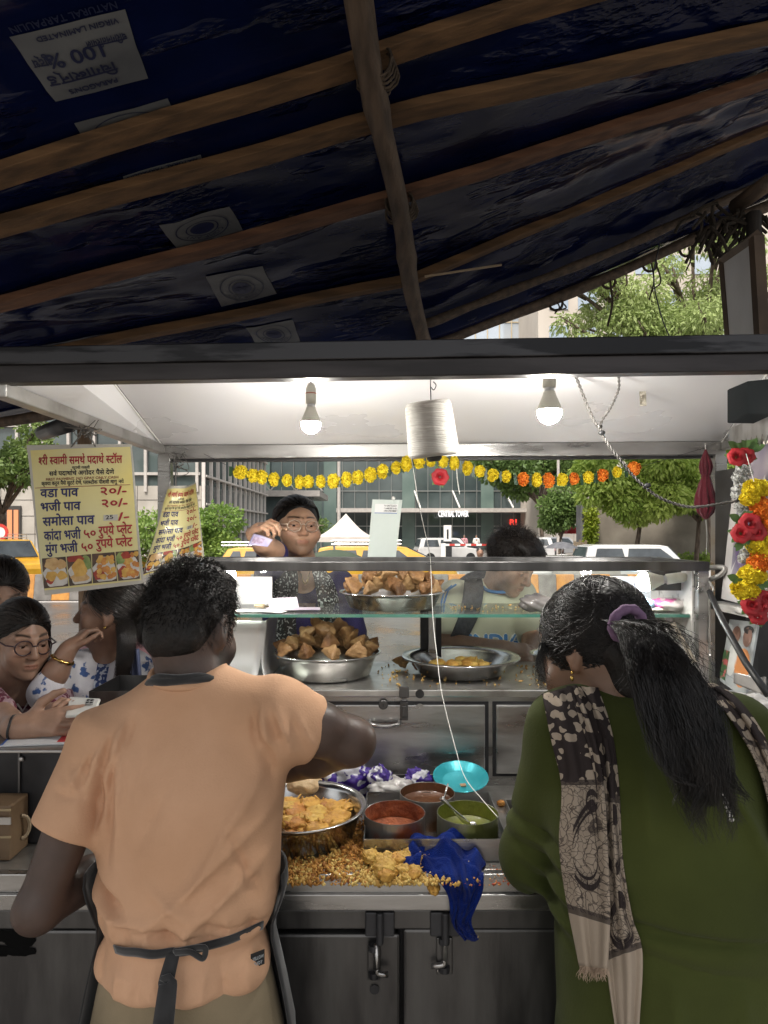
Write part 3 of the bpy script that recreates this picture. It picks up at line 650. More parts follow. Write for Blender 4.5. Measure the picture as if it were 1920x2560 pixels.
RAFT = [(-1.3,[(-2,.93),(0,1.56),(2,2.2)]),(-.5,[(-2,.8),(0,1.41),(2,2.04)]),(.3,[(-2,.65),(0,1.275),(2,1.91)]),(1.0,[(-2,.535),(0,1.155),(2,1.79)]),(1.556,[(-2,.465),(-.875,.80),(-.042,1.064),(.433,1.212),(2,1.68)]),
 (1.735,[(-2,.50),(-.976,.763),(-.017,1.034),(.976,1.257),(2,1.50)]),(2.045,[(-2,.46),(-1.15,.671),(.021,.983),(1.15,1.343),(2,1.62)]),
 (2.53,[(-2,.50),(-1.01,.70),(.09,.92),(1.406,1.47),(2,1.70)]),(2.95,[(-2,.44),(-1.66,.49),(.2,.80),(1.38,1.288),(2,1.55)])]
def raft_z(k, x): p = RAFT[k][1]; return interp(x, [q[0] for q in p], [q[1] for q in p])
RY = [r[0] for r in RAFT]
def tarp_z(x, y):
    y_ = min(max(y, RY[0]), RY[-1]); k = min(max(sum(1 for q in RY if q <= y_)-1, 0), len(RY)-2); t = (y_-RY[k])/(RY[k+1]-RY[k])
    z = raft_z(k,x)*(1-t)+raft_z(k+1,x)*t+.03
    sag = math.sin(math.pi*t)*(RY[k+1]-RY[k])
    z += sag*(.035+.05*nz((x*1.3,y*2.5,3.1))) - .055*sm(2.2,2.6,y)*sm(.0,.35,x)*(math.sin(math.pi*t)+.5*math.sin(2*math.pi*t+x*2))*.6
    fold = max(0, nz((x*1.1+y*.9, y*3.2, 7.7)))*.028 + abs(nz((x*2.6+y*2.2, y*6.5-x*2.2, 1.3)))*.02 + abs(nz((x*5+y*3, y*12-x*3, 4.3)))*.009
    edge = .35+.65*abs(math.sin(math.pi*t))
    return EYE+z+fold*edge*(.55+.9*sm(.1,1.2,abs(x)))
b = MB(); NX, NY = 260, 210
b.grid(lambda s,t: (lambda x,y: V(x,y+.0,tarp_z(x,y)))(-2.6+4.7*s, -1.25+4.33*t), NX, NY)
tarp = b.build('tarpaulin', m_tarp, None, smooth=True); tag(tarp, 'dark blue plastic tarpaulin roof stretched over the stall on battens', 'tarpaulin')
for k in range(4, len(RAFT)-1):
    y, pts = RAFT[k]; b = MB(); w, h = (.07, .024) if k < 7 else (.05,.03)
    if k == 7: w = .055
    P_ = [V(-2.5+4.4*i/22, y+.004*math.sin(i*.9+k), EYE+raft_z(k,-2.5+4.4*i/22)+.012+.003*math.sin(i*1.7+k)) for i in range(23)]
    vs = [p+V(0,a*w/2,c*h/2) for p in P_ for a, c in ((-1,-1),(1,-1),(1,1),(-1,1))]
    b.add(vs, [(4*i+j, 4*i+(j+1)%4, 4*i+4+(j+1)%4, 4*i+4+j) for i in range(22) for j in range(4)])
    o = b.build('roof_batten', m_wood2 if k == 6 else m_wood, None, bevel=.003)
    lab = {4:'orange brown wooden roof batten, first to cross the bamboo pole from the top',5:'brown wooden roof batten, second below the printed tarpaulin label',6:'reddish wooden roof batten sloping above the purple crumpled tarpaulin',7:'dark wooden roof batten closest to the cart front beam'}.get(k)
    tag(o, lab or 'wooden roof batten overhead, hidden behind the printed tarpaulin label', 'batten', 'wooden battens under the tarpaulin')
b = MB(); bp_ = [V(-.045-.14*(1.4-y)+.006*math.sin(y*7), y, EYE+1.09-.1677*(y-1.4)-.035) for y in np.linspace(-1.2,2.97,60)]
b.tube(bp_, [.029*(1+.05*math.sin(i*.4))+(.005 if i % 9 == 4 else 0) for i in range(60)], 12)
tag(b.build('bamboo_pole', m_bamb, smooth=True), 'bamboo pole running lengthwise under the wooden battens', 'bamboo pole')
for k, y in ((4,1.556),(6,2.045)):
    c = V(-.045-.14*(1.4-y), y, EYE+1.09-.1677*(y-1.4)-.02); b = MB()
    for j in range(5): b.tube([c+V(.042*math.cos(a)+.004*j,(-.03+.014*j),(.040 if j < 4 else .036)*math.sin(a)+.012) for a in np.linspace(0,6.28,14)], .0032, 5, cap=False)
    for j in range(4): b.tube([c+V(.04*math.cos(a),.04*math.cos(a)*(1 if j % 2 else -1)+.008*j,(.040 if j < 4 else .036)*math.sin(a)+.012) for a in np.linspace(0,6.28,14)], .0032, 5, cap=False)
    tag(b.build('rope_lashing', m_rope, smooth=True), 'coir rope lashing on the bamboo pole at the ' + {4:'first batten from the top',5:'second batten from the top',6:'reddish third batten',7:'dark lowest batten'}[k], 'rope', 'rope lashings on the bamboo pole')
def edge_pole(y, dz, r, x0, x1, lab):
    b = MB(); b.tube([V(x, y+.01*math.sin(x*3), EYE+interp(x,[q[0] for q in RAFT[8][1]],[q[1] for q in RAFT[8][1]])+dz+.008*math.sin(x*5)) for x in np.linspace(x0,x1,40)], [r*(1+.12*math.sin(i*.9)) for i in range(40)], 10)
    return tag(b.build('edge_pole', m_bamb, smooth=True), lab, 'bamboo pole')
edge_pole(2.98,.0,.024,-2.3,1.75,'bamboo pole along the far edge of the tarpaulin')
edge_pole(2.78,.05,.018,.15,1.75,'thin bamboo pole just inside the far edge of the tarpaulin')
for i, (x, n) in enumerate(((.75,2),(.98,1),(1.16,2),(1.32,1),(1.45,1))):
    z = EYE+interp(x,[q[0] for q in RAFT[8][1]],[q[1] for q in RAFT[8][1]])-.03; b = MB()
    b.tube([V(x+.03*math.cos(a), 2.98+.03*math.sin(a)*0, z+.03*math.sin(a)) for a in np.linspace(0,6.28,12)], .006, 5, cap=False)
    ln_ = (.05,.2,.16,.1,.13)[i]
    for j in range(n): b.tube(spline([V(x+.02*j,2.96,z), V(x+.01+.03*j,2.96,z-ln_*.5), V(x-.01+.02*j,2.96,z-ln_*(1-.3*j))],5), .0035 if i != 1 else .005, 5)
    tag(b.build('rope_end', m_rope), 'frayed rope end hanging from the far tarpaulin pole over the trees', 'rope', 'frayed rope ends on the far pole')
b = MB(); b.tube(spline([A(1425,525,2.9),A(1412,600,2.9),A(1428,680,2.9),A(1447,728,2.9)],6), .0028, 5)
tag(b.build('loose_wire', m_black), 'thin black wire hanging in front of the tall tree', 'wire')
b = MB(); b.tube([A(918,597,2.3),A(1083,572,2.4)], .004, 6); tag(b.build('cane', mat('cane', (.3,.22,.14), rough=.7)), 'thin light cane sticking out beside the bamboo pole', 'cane')
# big knot of rope at the right hand support post
def post(lab, u, v0, v1, Y, r, m, name='support_post'):
    p0, p1 = A(u,v0,Y), A(u,v1,Y); b = MB(); b.tube([V(p0.x,Y,0), V(p0.x+.01,Y,.9), V(p0.x,Y,p0.z)], [r*1.05,r,r*.95], 10); return tag(b.build(name, m, smooth=True), lab, 'post')
post('dark wooden post carrying the tarpaulin beside the white board', 1628, 460, 900, 2.55, .028, mat('dark_wood', (.02,.016,.014), (.05,.04,.034), 10, stretch=(6,6,1), rough=.9, bump=.04))
post('weathered brown post carrying the tarpaulin behind the large menu', 182, 915, 1400, 2.7, .028, mat('weathered_wood', (.2,.13,.08), (.33,.22,.14), 8, stretch=(6,6,1), rough=.9, bump=.03))
b = MB(); c = A(1575,480,2.62); rr = random.Random(4)
for k in range(60):
    a = rr.uniform(0,6.28); p = c+V(rr.uniform(-.12,.12),rr.uniform(-.05,.05),rr.uniform(-.05,.06)); q = p+V(rr.uniform(-.09,.09),rr.uniform(-.04,.04),-rr.uniform(.02,.14)); b.tube(spline([p,(p+q)/2+V(.02*math.sin(k),0,.01),q],4), .0065, 5)
tag(b.build('rope_knot', mat('dark_rope', (.02,.016,.013), (.05,.04,.03), 50, rough=.95)), 'bushy knot of dark rope at the top of the dark post', 'rope')
b = MB(); b.tube([A(1590,445,2.6),A(1659,395,2.4)], .03, 10); tag(b.build('pole_stub', m_bamb, smooth=True), 'short bamboo stub poking out above the rope knot', 'bamboo pole')
b = MB(); b.tube([A(92,935,2.9),A(150,915,2.4)], .03, 12); tag(b.build('pole_stub', m_black, smooth=True), 'black pole end sticking out above the large menu', 'pole')
wb = empty('sign_board', A(1600,745,2.2), 'white board in a dark wooden frame leaning beside the dark post', 'board')
q = [A(1566,560,2.35),A(1634,512,1.95),A(1648,760,1.95),A(1582,760,2.35)]
b = MB(); b.prism([p+V(0,.01,0) for p in q], (.0,.02,0)); b.build('panel', mat('board_white', (.5,.5,.5), (.6,.6,.6), 4, rough=.6), wb)
b = MB(); [b.bar(q[i],q[(i+1)%4],.03,.03,(0,1,0)) for i in range(4)]; b.build('frame', mat('dark_frame_wood', (.07,.045,.03), (.12,.08,.05), 9, rough=.7), wb)
# printed labels on the tarpaulin
def tarp_hit(u, v):
    lo, hi = .5, 3.1
    for _ in range(40):
        mid = (lo+hi)/2; p = A(u,v,mid); z = tarp_z_s(p.x,p.y)
        if p.z > z: hi = mid
        else: lo = mid
    return A(u,v,lo)
def tarp_z_s(x, y): return tarp_z(x, y)
m_lab = mat('tarp_label', (.075,.08,.09), (.115,.12,.125), 5, rough=.5); m_labink = mat('label_ink', (.008,.012,.045), rough=.5)
def tarp_label(q, texts, label, ring=False):
    P = [tarp_hit(*c) for c in q]                                     # text BL, BR, TR, TL
    def fn(a, c, off=0):
        p = P[0]*(1-a)*(1-c)+P[1]*a*(1-c)+P[3]*(1-a)*c+P[2]*a*c; return V(p.x, p.y, tarp_z(p.x,p.y)-.004-off)
    root = empty('tarpaulin_label', (P[0]+P[2])/2, label, 'label', 'printed labels on the tarpaulin')
    b = MB(); b.grid(lambda s,t: fn(s,t), 14, 14); b.build('backing', m_lab, root, smooth=True)
    b = MB()
    for s, a0, a1, b0, h in texts: put_text(b, deva(s) if isinstance(s, list) else glyphs(s,.02), fn, a0, a1, b0, h, .0025)
    if ring:
        for r0, r1 in ((.40,.42),(.24,.26),(0,.19)):
            b.grid(lambda s,t: fn(.5+(r0+(r1-r0)*t)*math.cos(6.2832*s)*.9, .5+(r0+(r1-r0)*t)*math.sin(6.2832*s), .0025), 30, 1)
        for i, ch in enumerate('COMPANY'):
            a = 2.5-i*.33; c_, s_ = math.cos(a-1.57), math.sin(a-1.57); vs, fs, x0, x1 = _raw(ch)
            b.add([fn(.5+.9*(.28*math.cos(a)+((x-x0-.3)*c_-y*s_)*.12), .5+.28*math.sin(a)+((x-x0-.3)*s_+y*c_)*.12, .0025) for x, y in vs], fs)
    b.build('lettering', m_labink, root); return root
tarp_label([(270,15),(20,75),(120,215),(320,165)], [('NATURAL TARPAULIN',.05,.95,-.14,.13),('VIRGIN LAMINATED',.08,.8,.06,.09),('100 %',.3,.82,.3,.26),(['शुद्ध'],.78,.95,.32,.16),(['चिरागन ','तिरपाल'],.05,.42,.24,.12),(['िचगा ', ('h','ब'),'रा','न्','ड'],.25,.92,.58,.22),("PARAGON'S",.3,.8,.84,.11)], 'large pale printed label with 100 % lettering on the blue tarpaulin')
lb = [([(362,208),(160,262),(195,318),(392,262)],'pale round emblem label half hidden behind the top batten'),([(495,443),(343,483),(382,533),(525,495)],'pale round emblem label between the second and third battens'),([(567,572),(445,595),(478,660),(598,632)],'pale round emblem label below the reddish batten'),([(632,688),(530,706),(552,742),(650,742)],'dim round emblem label just above the cart front beam')]
for q, l in lb: tarp_label(q, [('ISO',.38,.62,.44,.14)], l, True)
tarp_label([(433,330),(265,378),(290,420),(455,372)], [('NATURAL TARPAULIN',.05,.95,.02,.12),('VIRGIN LAMINATED',.1,.8,.25,.1),('100 %',.3,.8,.5,.3)], 'pale printed label showing only its edge above the second batten')

# ================================================================ THE CART
m_steel = mat('stainless_steel', (.27,.265,.26), (.46,.45,.44), 3.5, detail=9, rough=.18, rough2=.48, metal=.92, bump=.008, bscale=14, stretch=(1,1,5))
m_steeld = mat('dull_steel', (.075,.073,.074), (.14,.137,.135), 3, rough=.32, rough2=.5, metal=.85, bump=.006, bscale=14, stretch=(5,1,1))
m_steelk = mat('blackened_steel', (.018,.018,.02), (.06,.06,.065), 5, rough=.4, rough2=.6, metal=.6, bump=.01, bscale=20)
m_canopy = mat('canopy_white', (.67,.655,.665), (.72,.705,.71), 1.6, rough=.22, rough2=.4, spec=.5, bump=.003, bscale=6)
m_grime = mat('grimy_steel', (.26,.245,.225), (.46,.45,.43), 9, detail=9, rough=.4, rough2=.28, metal=.8, pos=(.36,.56), bump=.004, bscale=30)
# beam steel with flaked dark paint
m_beam = mat('painted_beam', (.012,.012,.014), (.055,.055,.06), 3.5, rough=.3, rough2=.45, metal=.7, stretch=(1.2,3,9), pos=(.42,.5), detail=9)
cart = empty('food_cart', (.19,1.9,0), 'stainless steel street food cart with display case and white canopy', 'food cart')
XL, XR = -1.35, 1.13
def part(name, m, fn, parent=None, **k): b = MB(); fn(b); return b.build(name, m, parent or cart, **k)
ZC = .905
# lower body
part('worktop', m_grime, lambda b: (b.bx(XL,-.72,1.405,1.79,ZC-.03,ZC), b.bx(-.72,XR,1.405,2.26,ZC-.03,ZC)), bevel=.003)
def lip(b):
    b.bx(XL,XR,1.372,1.402,.838,.868); b.bx(XL,XR,1.378,1.398,.868,ZC+.004); b.bx(XL,XR,1.37,1.378,.84,.872)
part('worktop_lip', m_steel, lip, bevel=.002)
part('front_rail', m_steeld, lambda b: b.bx(XL,XR,1.40,1.43,.785,.825), bevel=.003)
part('carcass', m_steelk, lambda b: (b.bx(XL,-.72,1.44,1.77,.2,.86), b.bx(-.715,XR,1.44,2.24,.2,.86)))
d0 = part('front_door', m_steeld, lambda b: b.bx(-.29,.033,1.405,1.43,.24,.772), bevel=.006)
d1 = part('front_door', m_steeld, lambda b: b.bx(.04,.52,1.40,1.428,.24,.785), bevel=.006)
part('front_door', m_steeld, lambda b: b.bx(.53,1.1,1.405,1.43,.24,.78), bevel=.006)
d3 = part('front_door', m_steeld, lambda b: b.bx(-1.0,-.30,1.405,1.43,.22,.78), bevel=.006)
def stain(b):
    rr = random.Random(6)
    for k in range(9): b.ell(A(rr.uniform(-10,60),rr.uniform(2022,2062),1.4035),(.030,.0010,rr.uniform(.007,.013)),18,6,None,lambda q: 1+.35*noise.noise(q*3+V(k,0,0)))
part('stain', mat('tar_stain', (.003,.003,.003), rough=.9, spec=.1), stain, d3)
K2 = cr(600,1850,800)
def bolt(d, u0, vt, vb, du, pl):
    b = MB(); y = 1.385; p0 = K2(u0,vt,y); p1 = K2(u0,vb,y); p2 = K2(u0+du,vb,y); b.tube([p0, p1+V(0,0,.012)]+spline([p1+V(0,0,.012), p1+V(.002*(1 if du > 0 else -1),0,.003), p1+V(.012*(1 if du > 0 else -1),0,0)],4)+[p2], .006, 8); b.build('bolt_handle', m_steel, d, smooth=True)
    b = MB(); c0 = K2(pl[0],pl[1],1.4); c1 = K2(pl[2],pl[3],1.4); b.bx(c0.x,c1.x,1.392,1.4,c1.z,c0.z); b.build('bolt_plate', m_steeld, d, bevel=.002)
    for v in (pl[1]+20, pl[3]-25):
        b = MB(); c = K2((pl[0]+pl[2])/2, v, 1.39); b.lathe([(0,-.008),(.011,-.008),(.011,.004),(0,.004)], c, 10); b.build('bolt_guide', m_steelk, d)
bolt(d0, 707, 1060, 1215, 62, (662,1050,728,1235)); bolt(d1, 1062, 925, 1170, -70, (1018,1015,1100,1205))
for u, v in ((725,950),(1062,950)):
    c = K2(u,v,1.398); part('bolt_socket', m_steelk, lambda b: (b.box(c,(.06,.012,.05)), b.tube([c+V(0,-.014,.03),c+V(0,-.014,-.035)],.008,8)), bevel=.003)
for u, v, d in ((697,1295,d0),(1000,1450,d1)):
    b = MB(); b.lathe([(0,-.003),(.009,-.003),(.01,.0),(0,.0)], K2(u,v,1.402), 14, (R(90),0,0)); b.build('keyhole', m_steelk, d)
# storage cabinet at the back of the worktop
KC = cr(600,1350,720); YF = 1.87
part('cabinet', m_steel, lambda b: (b.bx(-.44,XR,YF,2.26,ZC,1.15)))
part('cabinet_top', m_grime, lambda b: b.bx(-.60,XR,YF-.012,2.27,1.15,1.17), bevel=.003)
cd = part('cabinet_door', m_steel, lambda b: b.bx(-.43,.276,YF-.008,YF,.936,1.128), bevel=.003)
cd2 = part('cabinet_door', m_steel, lambda b: b.bx(.306,.72,YF-.008,YF,.94,1.128), bevel=.003)
part('cabinet_door', m_steel, lambda b: b.bx(.75,1.1,YF-.008,YF,.94,1.128), bevel=.003)
part('cabinet_shadow_gap', m_steelk, lambda b: (b.bx(-.44,.286,YF-.0035,YF+.001,.928,1.136), b.bx(.297,.73,YF-.0035,YF+.001,.932,1.136)))
h0, h1 = KC(748,1050,YF-.01), KC(918,1050,YF-.01)
b = MB(); b.tube(spline([h0+V(0,.003,.004),h0+V(.004,-.02,0),(h0+h1)/2+V(0,-.026,-.004),h1+V(-.004,-.02,0),h1+V(0,.003,.004)],6), .0055, 8); b.build('handle', m_steel, cd, smooth=True)
b = MB(); c = KC(825,947,YF-.008); b.lathe([(0,.0),(.013,.0),(.013,.004),(.011,.006),(0,.006)], c, 18, (R(90),0,0)); b.build('lock', m_steeld, cd)
b = MB(); b.box(c+V(0,-.0075,0),(.0022,.003,.009)); b.build('keyhole', m_black, cd)
b = MB(); c = KC(1035,967,YF-.008); b.lathe([(0,.0),(.012,.0),(.012,.003),(0,.003)], c, 18, (R(90),0,0)); b.build('disc', m_steel, cd)
b = MB(); c = KC(1035,884,YF-.008); b.lathe([(0,.0),(.012,.0),(.012,.005),(0,.005)], c, 18, (R(90),0,0)); b.build('knob', m_black, cart)
b = MB(); c = KC(945,985,YF-.012); b.box(c,(.022,.005,.05)); b.box(c+V(0,-.004,.0),(.012,.005,.03)); b.box(c+V(0,-.002,.052),(.026,.006,.03)); b.tube([c+V(-.008,-.006,.03),c+V(.008,-.006,.03)],.004,8); b.build('hasp', m_steeld, cd, bevel=.0015)
b = MB(); c = KC(1187,1335,YF-.012); b.box(c,(.066,.004,.02)); b.tube([c+V(-.035,-.002,-.012),c+V(.035,-.002,-.012)],.004,8); [b.box(c+V(x,-.003,.002),(.004,.003,.004)) for x in (-.022,0,.022)]; b.build('hinge', m_steeld, cd, bevel=.001)
# side counter on the end of the cart
part('side_counter', m_steelk, lambda b: (b.bx(XL,-.70,1.52,1.77,ZC,1.11)), bevel=.004)
part('side_counter_top', m_steel, lambda b: b.bx(XL-.01,-.69,1.51,1.78,1.11,1.117), bevel=.002)
part('tray_shelf', m_steelk, lambda b: b.bx(-.72,-.45,1.79,2.25,ZC,1.116), bevel=.003)
part('side_panel_seam', m_steeld, lambda b: (b.bx(-.812,-.808,1.514,1.52,ZC,1.11)))
for v in (1640,1775): part('rivet', m_steel, lambda b: b.ell(A(46,v,1.515),(.006,.004,.006),10,6), smooth=True)
# display case
def frame(b):
    z0, z1 = 1.492, 1.518
    b.bx(-.58,.9,1.885,1.91,z0,z1); b.bx(-.58,.9,2.24,2.262,z0,z1); b.bx(-.58,-.555,1.91,2.24,z0,z1); b.bx(.875,.9,1.91,2.24,z0,z1)
part('case_rail', m_steeld, frame, bevel=.002)
for x, y in ((.868,1.885),(.868,2.24),(-.58,1.885),(-.58,2.24)): part('case_post', m_steel, lambda b: b.bx(x,x+.03,y,y+.024,1.17,1.492), bevel=.002)
part('case_centre_post', m_steelk, lambda b: b.bx(.118,.185,2.2,2.235,1.17,1.36)); part('case_centre_strip', m_steel, lambda b: b.bx(.143,.166,2.19,2.2,1.17,1.345), bevel=.002)
def glass(name, tint=(.9,.97,.94), dirt=.10):
    m = bpy.data.materials.new(name); m.use_nodes = True; N, L = m.node_tree.nodes, m.node_tree.links; N.remove(N['Principled BSDF']); out = N['Material Output']
    t = N.new('ShaderNodeBsdfTransparent'); t.inputs[0].default_value = (*tint,1); g = N.new('ShaderNodeBsdfGlossy'); g.inputs['Roughness'].default_value = .03
    fr = N.new('ShaderNodeFresnel'); fr.inputs[0].default_value = 1.45; m1 = N.new('ShaderNodeMixShader'); L.new(fr.outputs[0], m1.inputs[0]); L.new(t.outputs[0], m1.inputs[1]); L.new(g.outputs[0], m1.inputs[2])
    d = N.new('ShaderNodeBsdfDiffuse'); d.inputs[0].default_value = (.6,.58,.55,1); nz_ = N.new('ShaderNodeTexNoise'); nz_.inputs['Scale'].default_value = 6; nz_.inputs['Detail'].default_value = 8; tc = N.new('ShaderNodeTexCoord'); L.new(tc.outputs['Object'], nz_.inputs['Vector'])
    mr = N.new('ShaderNodeMapRange'); mr.inputs['From Min'].default_value = .4; mr.inputs['From Max'].default_value = .75; mr.inputs['To Min'].default_value = .02; mr.inputs['To Max'].default_value = dirt*2; L.new(nz_.outputs['Fac'], mr.inputs[0])
    m2 = N.new('ShaderNodeMixShader'); L.new(mr.outputs[0], m2.inputs[0]); L.new(m1.outputs[0], m2.inputs[1]); L.new(d.outputs[0], m2.inputs[2]); L.new(m2.outputs[0], out.inputs[0]); return m
m_pane = glass('smeared_glass'); m_shelf = glass('shelf_glass', (.82,.93,.88), .06)
part('glass_pane', m_pane, lambda b: b.grid(lambda s,t: V(-.553+1.42*s, 2.25, 1.172+.318*t), 1, 1))
part('glass_shelf', m_shelf, lambda b: (b.grid(lambda s,t: V(-.555+1.42*s, 1.93+.3*t, 1.367), 1, 1)))
part('shelf_edge', mat('green_glass_edge', (.05,.17,.13), (.09,.24,.19), 6, rough=.1, spec=.8), lambda b: b.bx(-.555,.865,1.924,1.93,1.359,1.368))
for x in (-.5,.8): part('shelf_bracket', m_steel, lambda b: b.bx(x,x+.02,1.94,2.24,1.345,1.358))
part('case_end_panel', mat('speckled_white', (.2,.19,.18), (.5,.49,.47), 40, rough=.4, pos=(.3,.42)), lambda b: b.bx(.862,.867,1.91,2.24,1.172,1.49))
part('light_bracket', m_steeld, lambda b: b.bx(.76,.866,1.98,2.0,1.43,1.492))
# canopy
part('rear_beam', m_steel, lambda b: (b.bar((-.74,2.25,EYE+.262),(1.12,2.25,EYE+.275),.03,.045)), bevel=.003)
part('rear_beam_flange', m_black, lambda b: b.bar((-.74,2.262,EYE+.237),(1.12,2.262,EYE+.25),.02,.012))
part('front_beam', m_beam, lambda b: (b.bar((-.78,1.3,EYE+.330),(1.15,1.3,EYE+.362),.04,.034)), bevel=.002)
part('front_beam', mat('dark_beam', (.018,.016,.017), (.045,.04,.042), 4, stretch=(1,4,8), rough=.4, metal=.5), lambda b: b.bar((-.78,1.305,EYE+.298),(1.15,1.305,EYE+.328),.034,.034), bevel=.002)
part('top_plank', mat('tarry_wood', (.012,.012,.014), (.03,.03,.03), 8, rough=.7), lambda b: b.bar((-.78,1.36,EYE+.339),(.66,1.36,EYE+.369),.06,.03), bevel=.003)
part('side_beam', m_grime, lambda b: (b.bar((-.735,1.3,EYE+.272),(-.735,2.25,EYE+.272),.03,.03)), bevel=.003); part('side_beam', m_grime, lambda b: b.bar((1.12,1.3,EYE+.285),(1.12,2.25,EYE+.285),.03,.03), bevel=.003)
def slab(*q): return lambda b: b.add([V(x,y,EYE+z) for x,y,z in q], [tuple(range(len(q)))])
part('canopy_back_panel', m_canopy, slab((-.725,2.25,.285),(1.11,2.25,.297),(.90,1.6,.382),(-.645,1.6,.37)))
part('canopy_top_panel', m_canopy, slab((-.645,1.6,.37),(.90,1.6,.382),(.90,1.335,.352),(-.645,1.335,.33)))
part('canopy_side_panel', m_canopy, slab((-.735,2.25,.283),(-.645,1.6,.37),(-.645,1.335,.33),(-.735,1.335,.287)))
part('canopy_side_panel', m_canopy, slab((1.117,2.25,.295),(.90,1.6,.382),(.90,1.335,.352),(1.117,1.335,.30)))
for q in ((V(-.728,2.25,EYE+.282),V(-.648,1.6,EYE+.366)),(V(1.112,2.25,EYE+.293),V(.903,1.6,EYE+.378))): part('hip_seam', m_white, lambda b: b.tube(q,.003,5))
part('canopy_roof', m_steeld, lambda b: (b.grid(lambda s,t: V(-.75+1.88*s, [2.27,1.6,1.34][int(t*2+.5)], EYE+[.292,.392,.345][int(t*2+.5)]+.012*s), 1, 2)))
part('corner_post', m_steel, lambda b: b.bx(-.742,-.70,2.235,2.27,1.1,EYE+.25), bevel=.003); part('corner_post', m_steel, lambda b: b.bx(1.085,1.125,2.235,2.27,.9,EYE+.26), bevel=.003)
part('corner_post', m_steelk, lambda b: b.bx(1.1,1.135,1.29,1.32,.9,EYE+.32), bevel=.003); part('corner_post', m_steelk, lambda b: b.bx(-1.33,-1.30,1.6,1.63,.2,ZC), bevel=.003)
for x in (-1.1,.9):
    for y in (1.6,2.1):
        w = part('wheel', m_tyre, lambda b: b.lathe([(0,-.03),(.1,-.03),(.12,-.015),(.12,.015),(.1,.03),(0,.03)], (x,y,.12), 24, (0,R(90),0)), smooth=True)
        part('axle_bracket', m_steelk, lambda b: b.box((x,y,.18),(.09,.05,.08)))
# hook bar on the case, brace
b = MB(); C5 = cr(1200,850,720); b.tube(spline([C5(1310,1312,1.9),C5(1385,1308,1.86),C5(1410,1320,1.85),C5(1380,1355,1.86),C5(1325,1380,1.9)],5), .007, 8); b.build('hook_bar', m_grime, cart, smooth=True)
b = MB(); b.tube(spline([C5(1322,1390,1.88),C5(1345,1440,1.86),C5(1322,1480,1.88),C5(1325,1640,1.88),C5(1320,1730,1.88),C5(1335,1750,1.88)],4), .003, 6); b.build('hook_chain', m_grime, cart)
b = MB(); b.tube([C5(1110,1630,1.9),C5(1240,1859,1.86)], .007, 8); tag(b.build('wooden_stick', mat('stick', (.4,.35,.28), rough=.8)), 'pale wooden stick propped under the glass shelf', 'stick')
# ================================================================ LAMPS
m_dome = mat('lit_lamp_dome', (.9,.9,.9), emit=(1,.97,.9), estr=BULB)
m_lampw = mat('lamp_plastic', (.55,.54,.46), (.62,.61,.54), 6, rough=.4)
m_dome2 = mat('lit_case_lamp_dome', (.9,.9,.9), emit=(1,.97,.9), estr=BULB*.4)
def lamp(label, c, r, rot=(0,0,0), holder=True, cord=None, stripe=False, md=None):
    """c: centre of the round dome; local +z points to the cap"""
    root = empty('light_bulb', c, label, 'light bulb', 'lit bulbs of the stall'); M_ = Euler(rot).to_matrix(); s = r/.03
    T = lambda b, prof, m, nm, p=root: None
    b = MB(); b.lathe([(0,-.03*s)]+[(.03*s*math.sin(a), -.03*s*math.cos(a)) for a in np.linspace(.15,1.75,10)], c, 28, rot); b.build('dome', md or m_dome, root, smooth=True)
    b = MB(); b.lathe([(.0298*s,.004*s),(.0285*s,.014*s),(.022*s,.03*s),(.016*s,.044*s),(.0145*s,.052*s),(0,.052*s)], c, 24, rot); b.build('housing', m_lampw, root, smooth=True)
    b = MB(); b.lathe([(.0125*s,.051*s),(.0125*s,.066*s)], c, 20, rot); cp = b.build('cap', m_rim, root, smooth=True)
    if holder:
        b = MB(); b.lathe([(.0,.062*s),(.0165*s,.062*s),(.0165*s,.092*s),(.0155*s,.094*s),(.0165*s,.096*s),(.016*s,.108*s),(.0115*s,.12*s),(.006*s,.126*s),(0,.126*s)], c, 20, rot); hd = b.build('holder', m_lampw, root, smooth=True)
        if stripe: b = MB(); b.lathe([(.0168*s,.0925*s),(.0168*s,.0955*s)], c, 20, rot); b.build('band', mat('band_red', (.4,.1,.06), rough=.5), hd)
    if cord: b = MB(); b.tube([Vector(c)+M_@V(0,0,.12*s), cord], .0022, 6); b.build('cord', m_black, root)
    return root
K4 = cr(560,850,680)
lamp('lit bulb in a long cream holder hanging left of the thread cone', K4(530,512,1.6), .0228, (0,0,0), True, V(K4(530,512,1.6).x,1.6,EYE+.37), True)
lamp('brightest lit bulb hanging right of the thread cone', C5(400,415,1.5), .0262, (0,0,0), True, V(C5(400,415,1.5).x,1.5,EYE+.36))
lamp('lit bulb lying sideways inside the glass case behind the green clad woman', C5(955,1392,1.97), .0275, (R(0),R(82),R(-10)), True, md=m_dome2)
lamp('lit bulb in the glass case just beside the dark haired man', A(489,1243,1.96), .027, (R(0),R(-84),0), True, md=m_dome2)
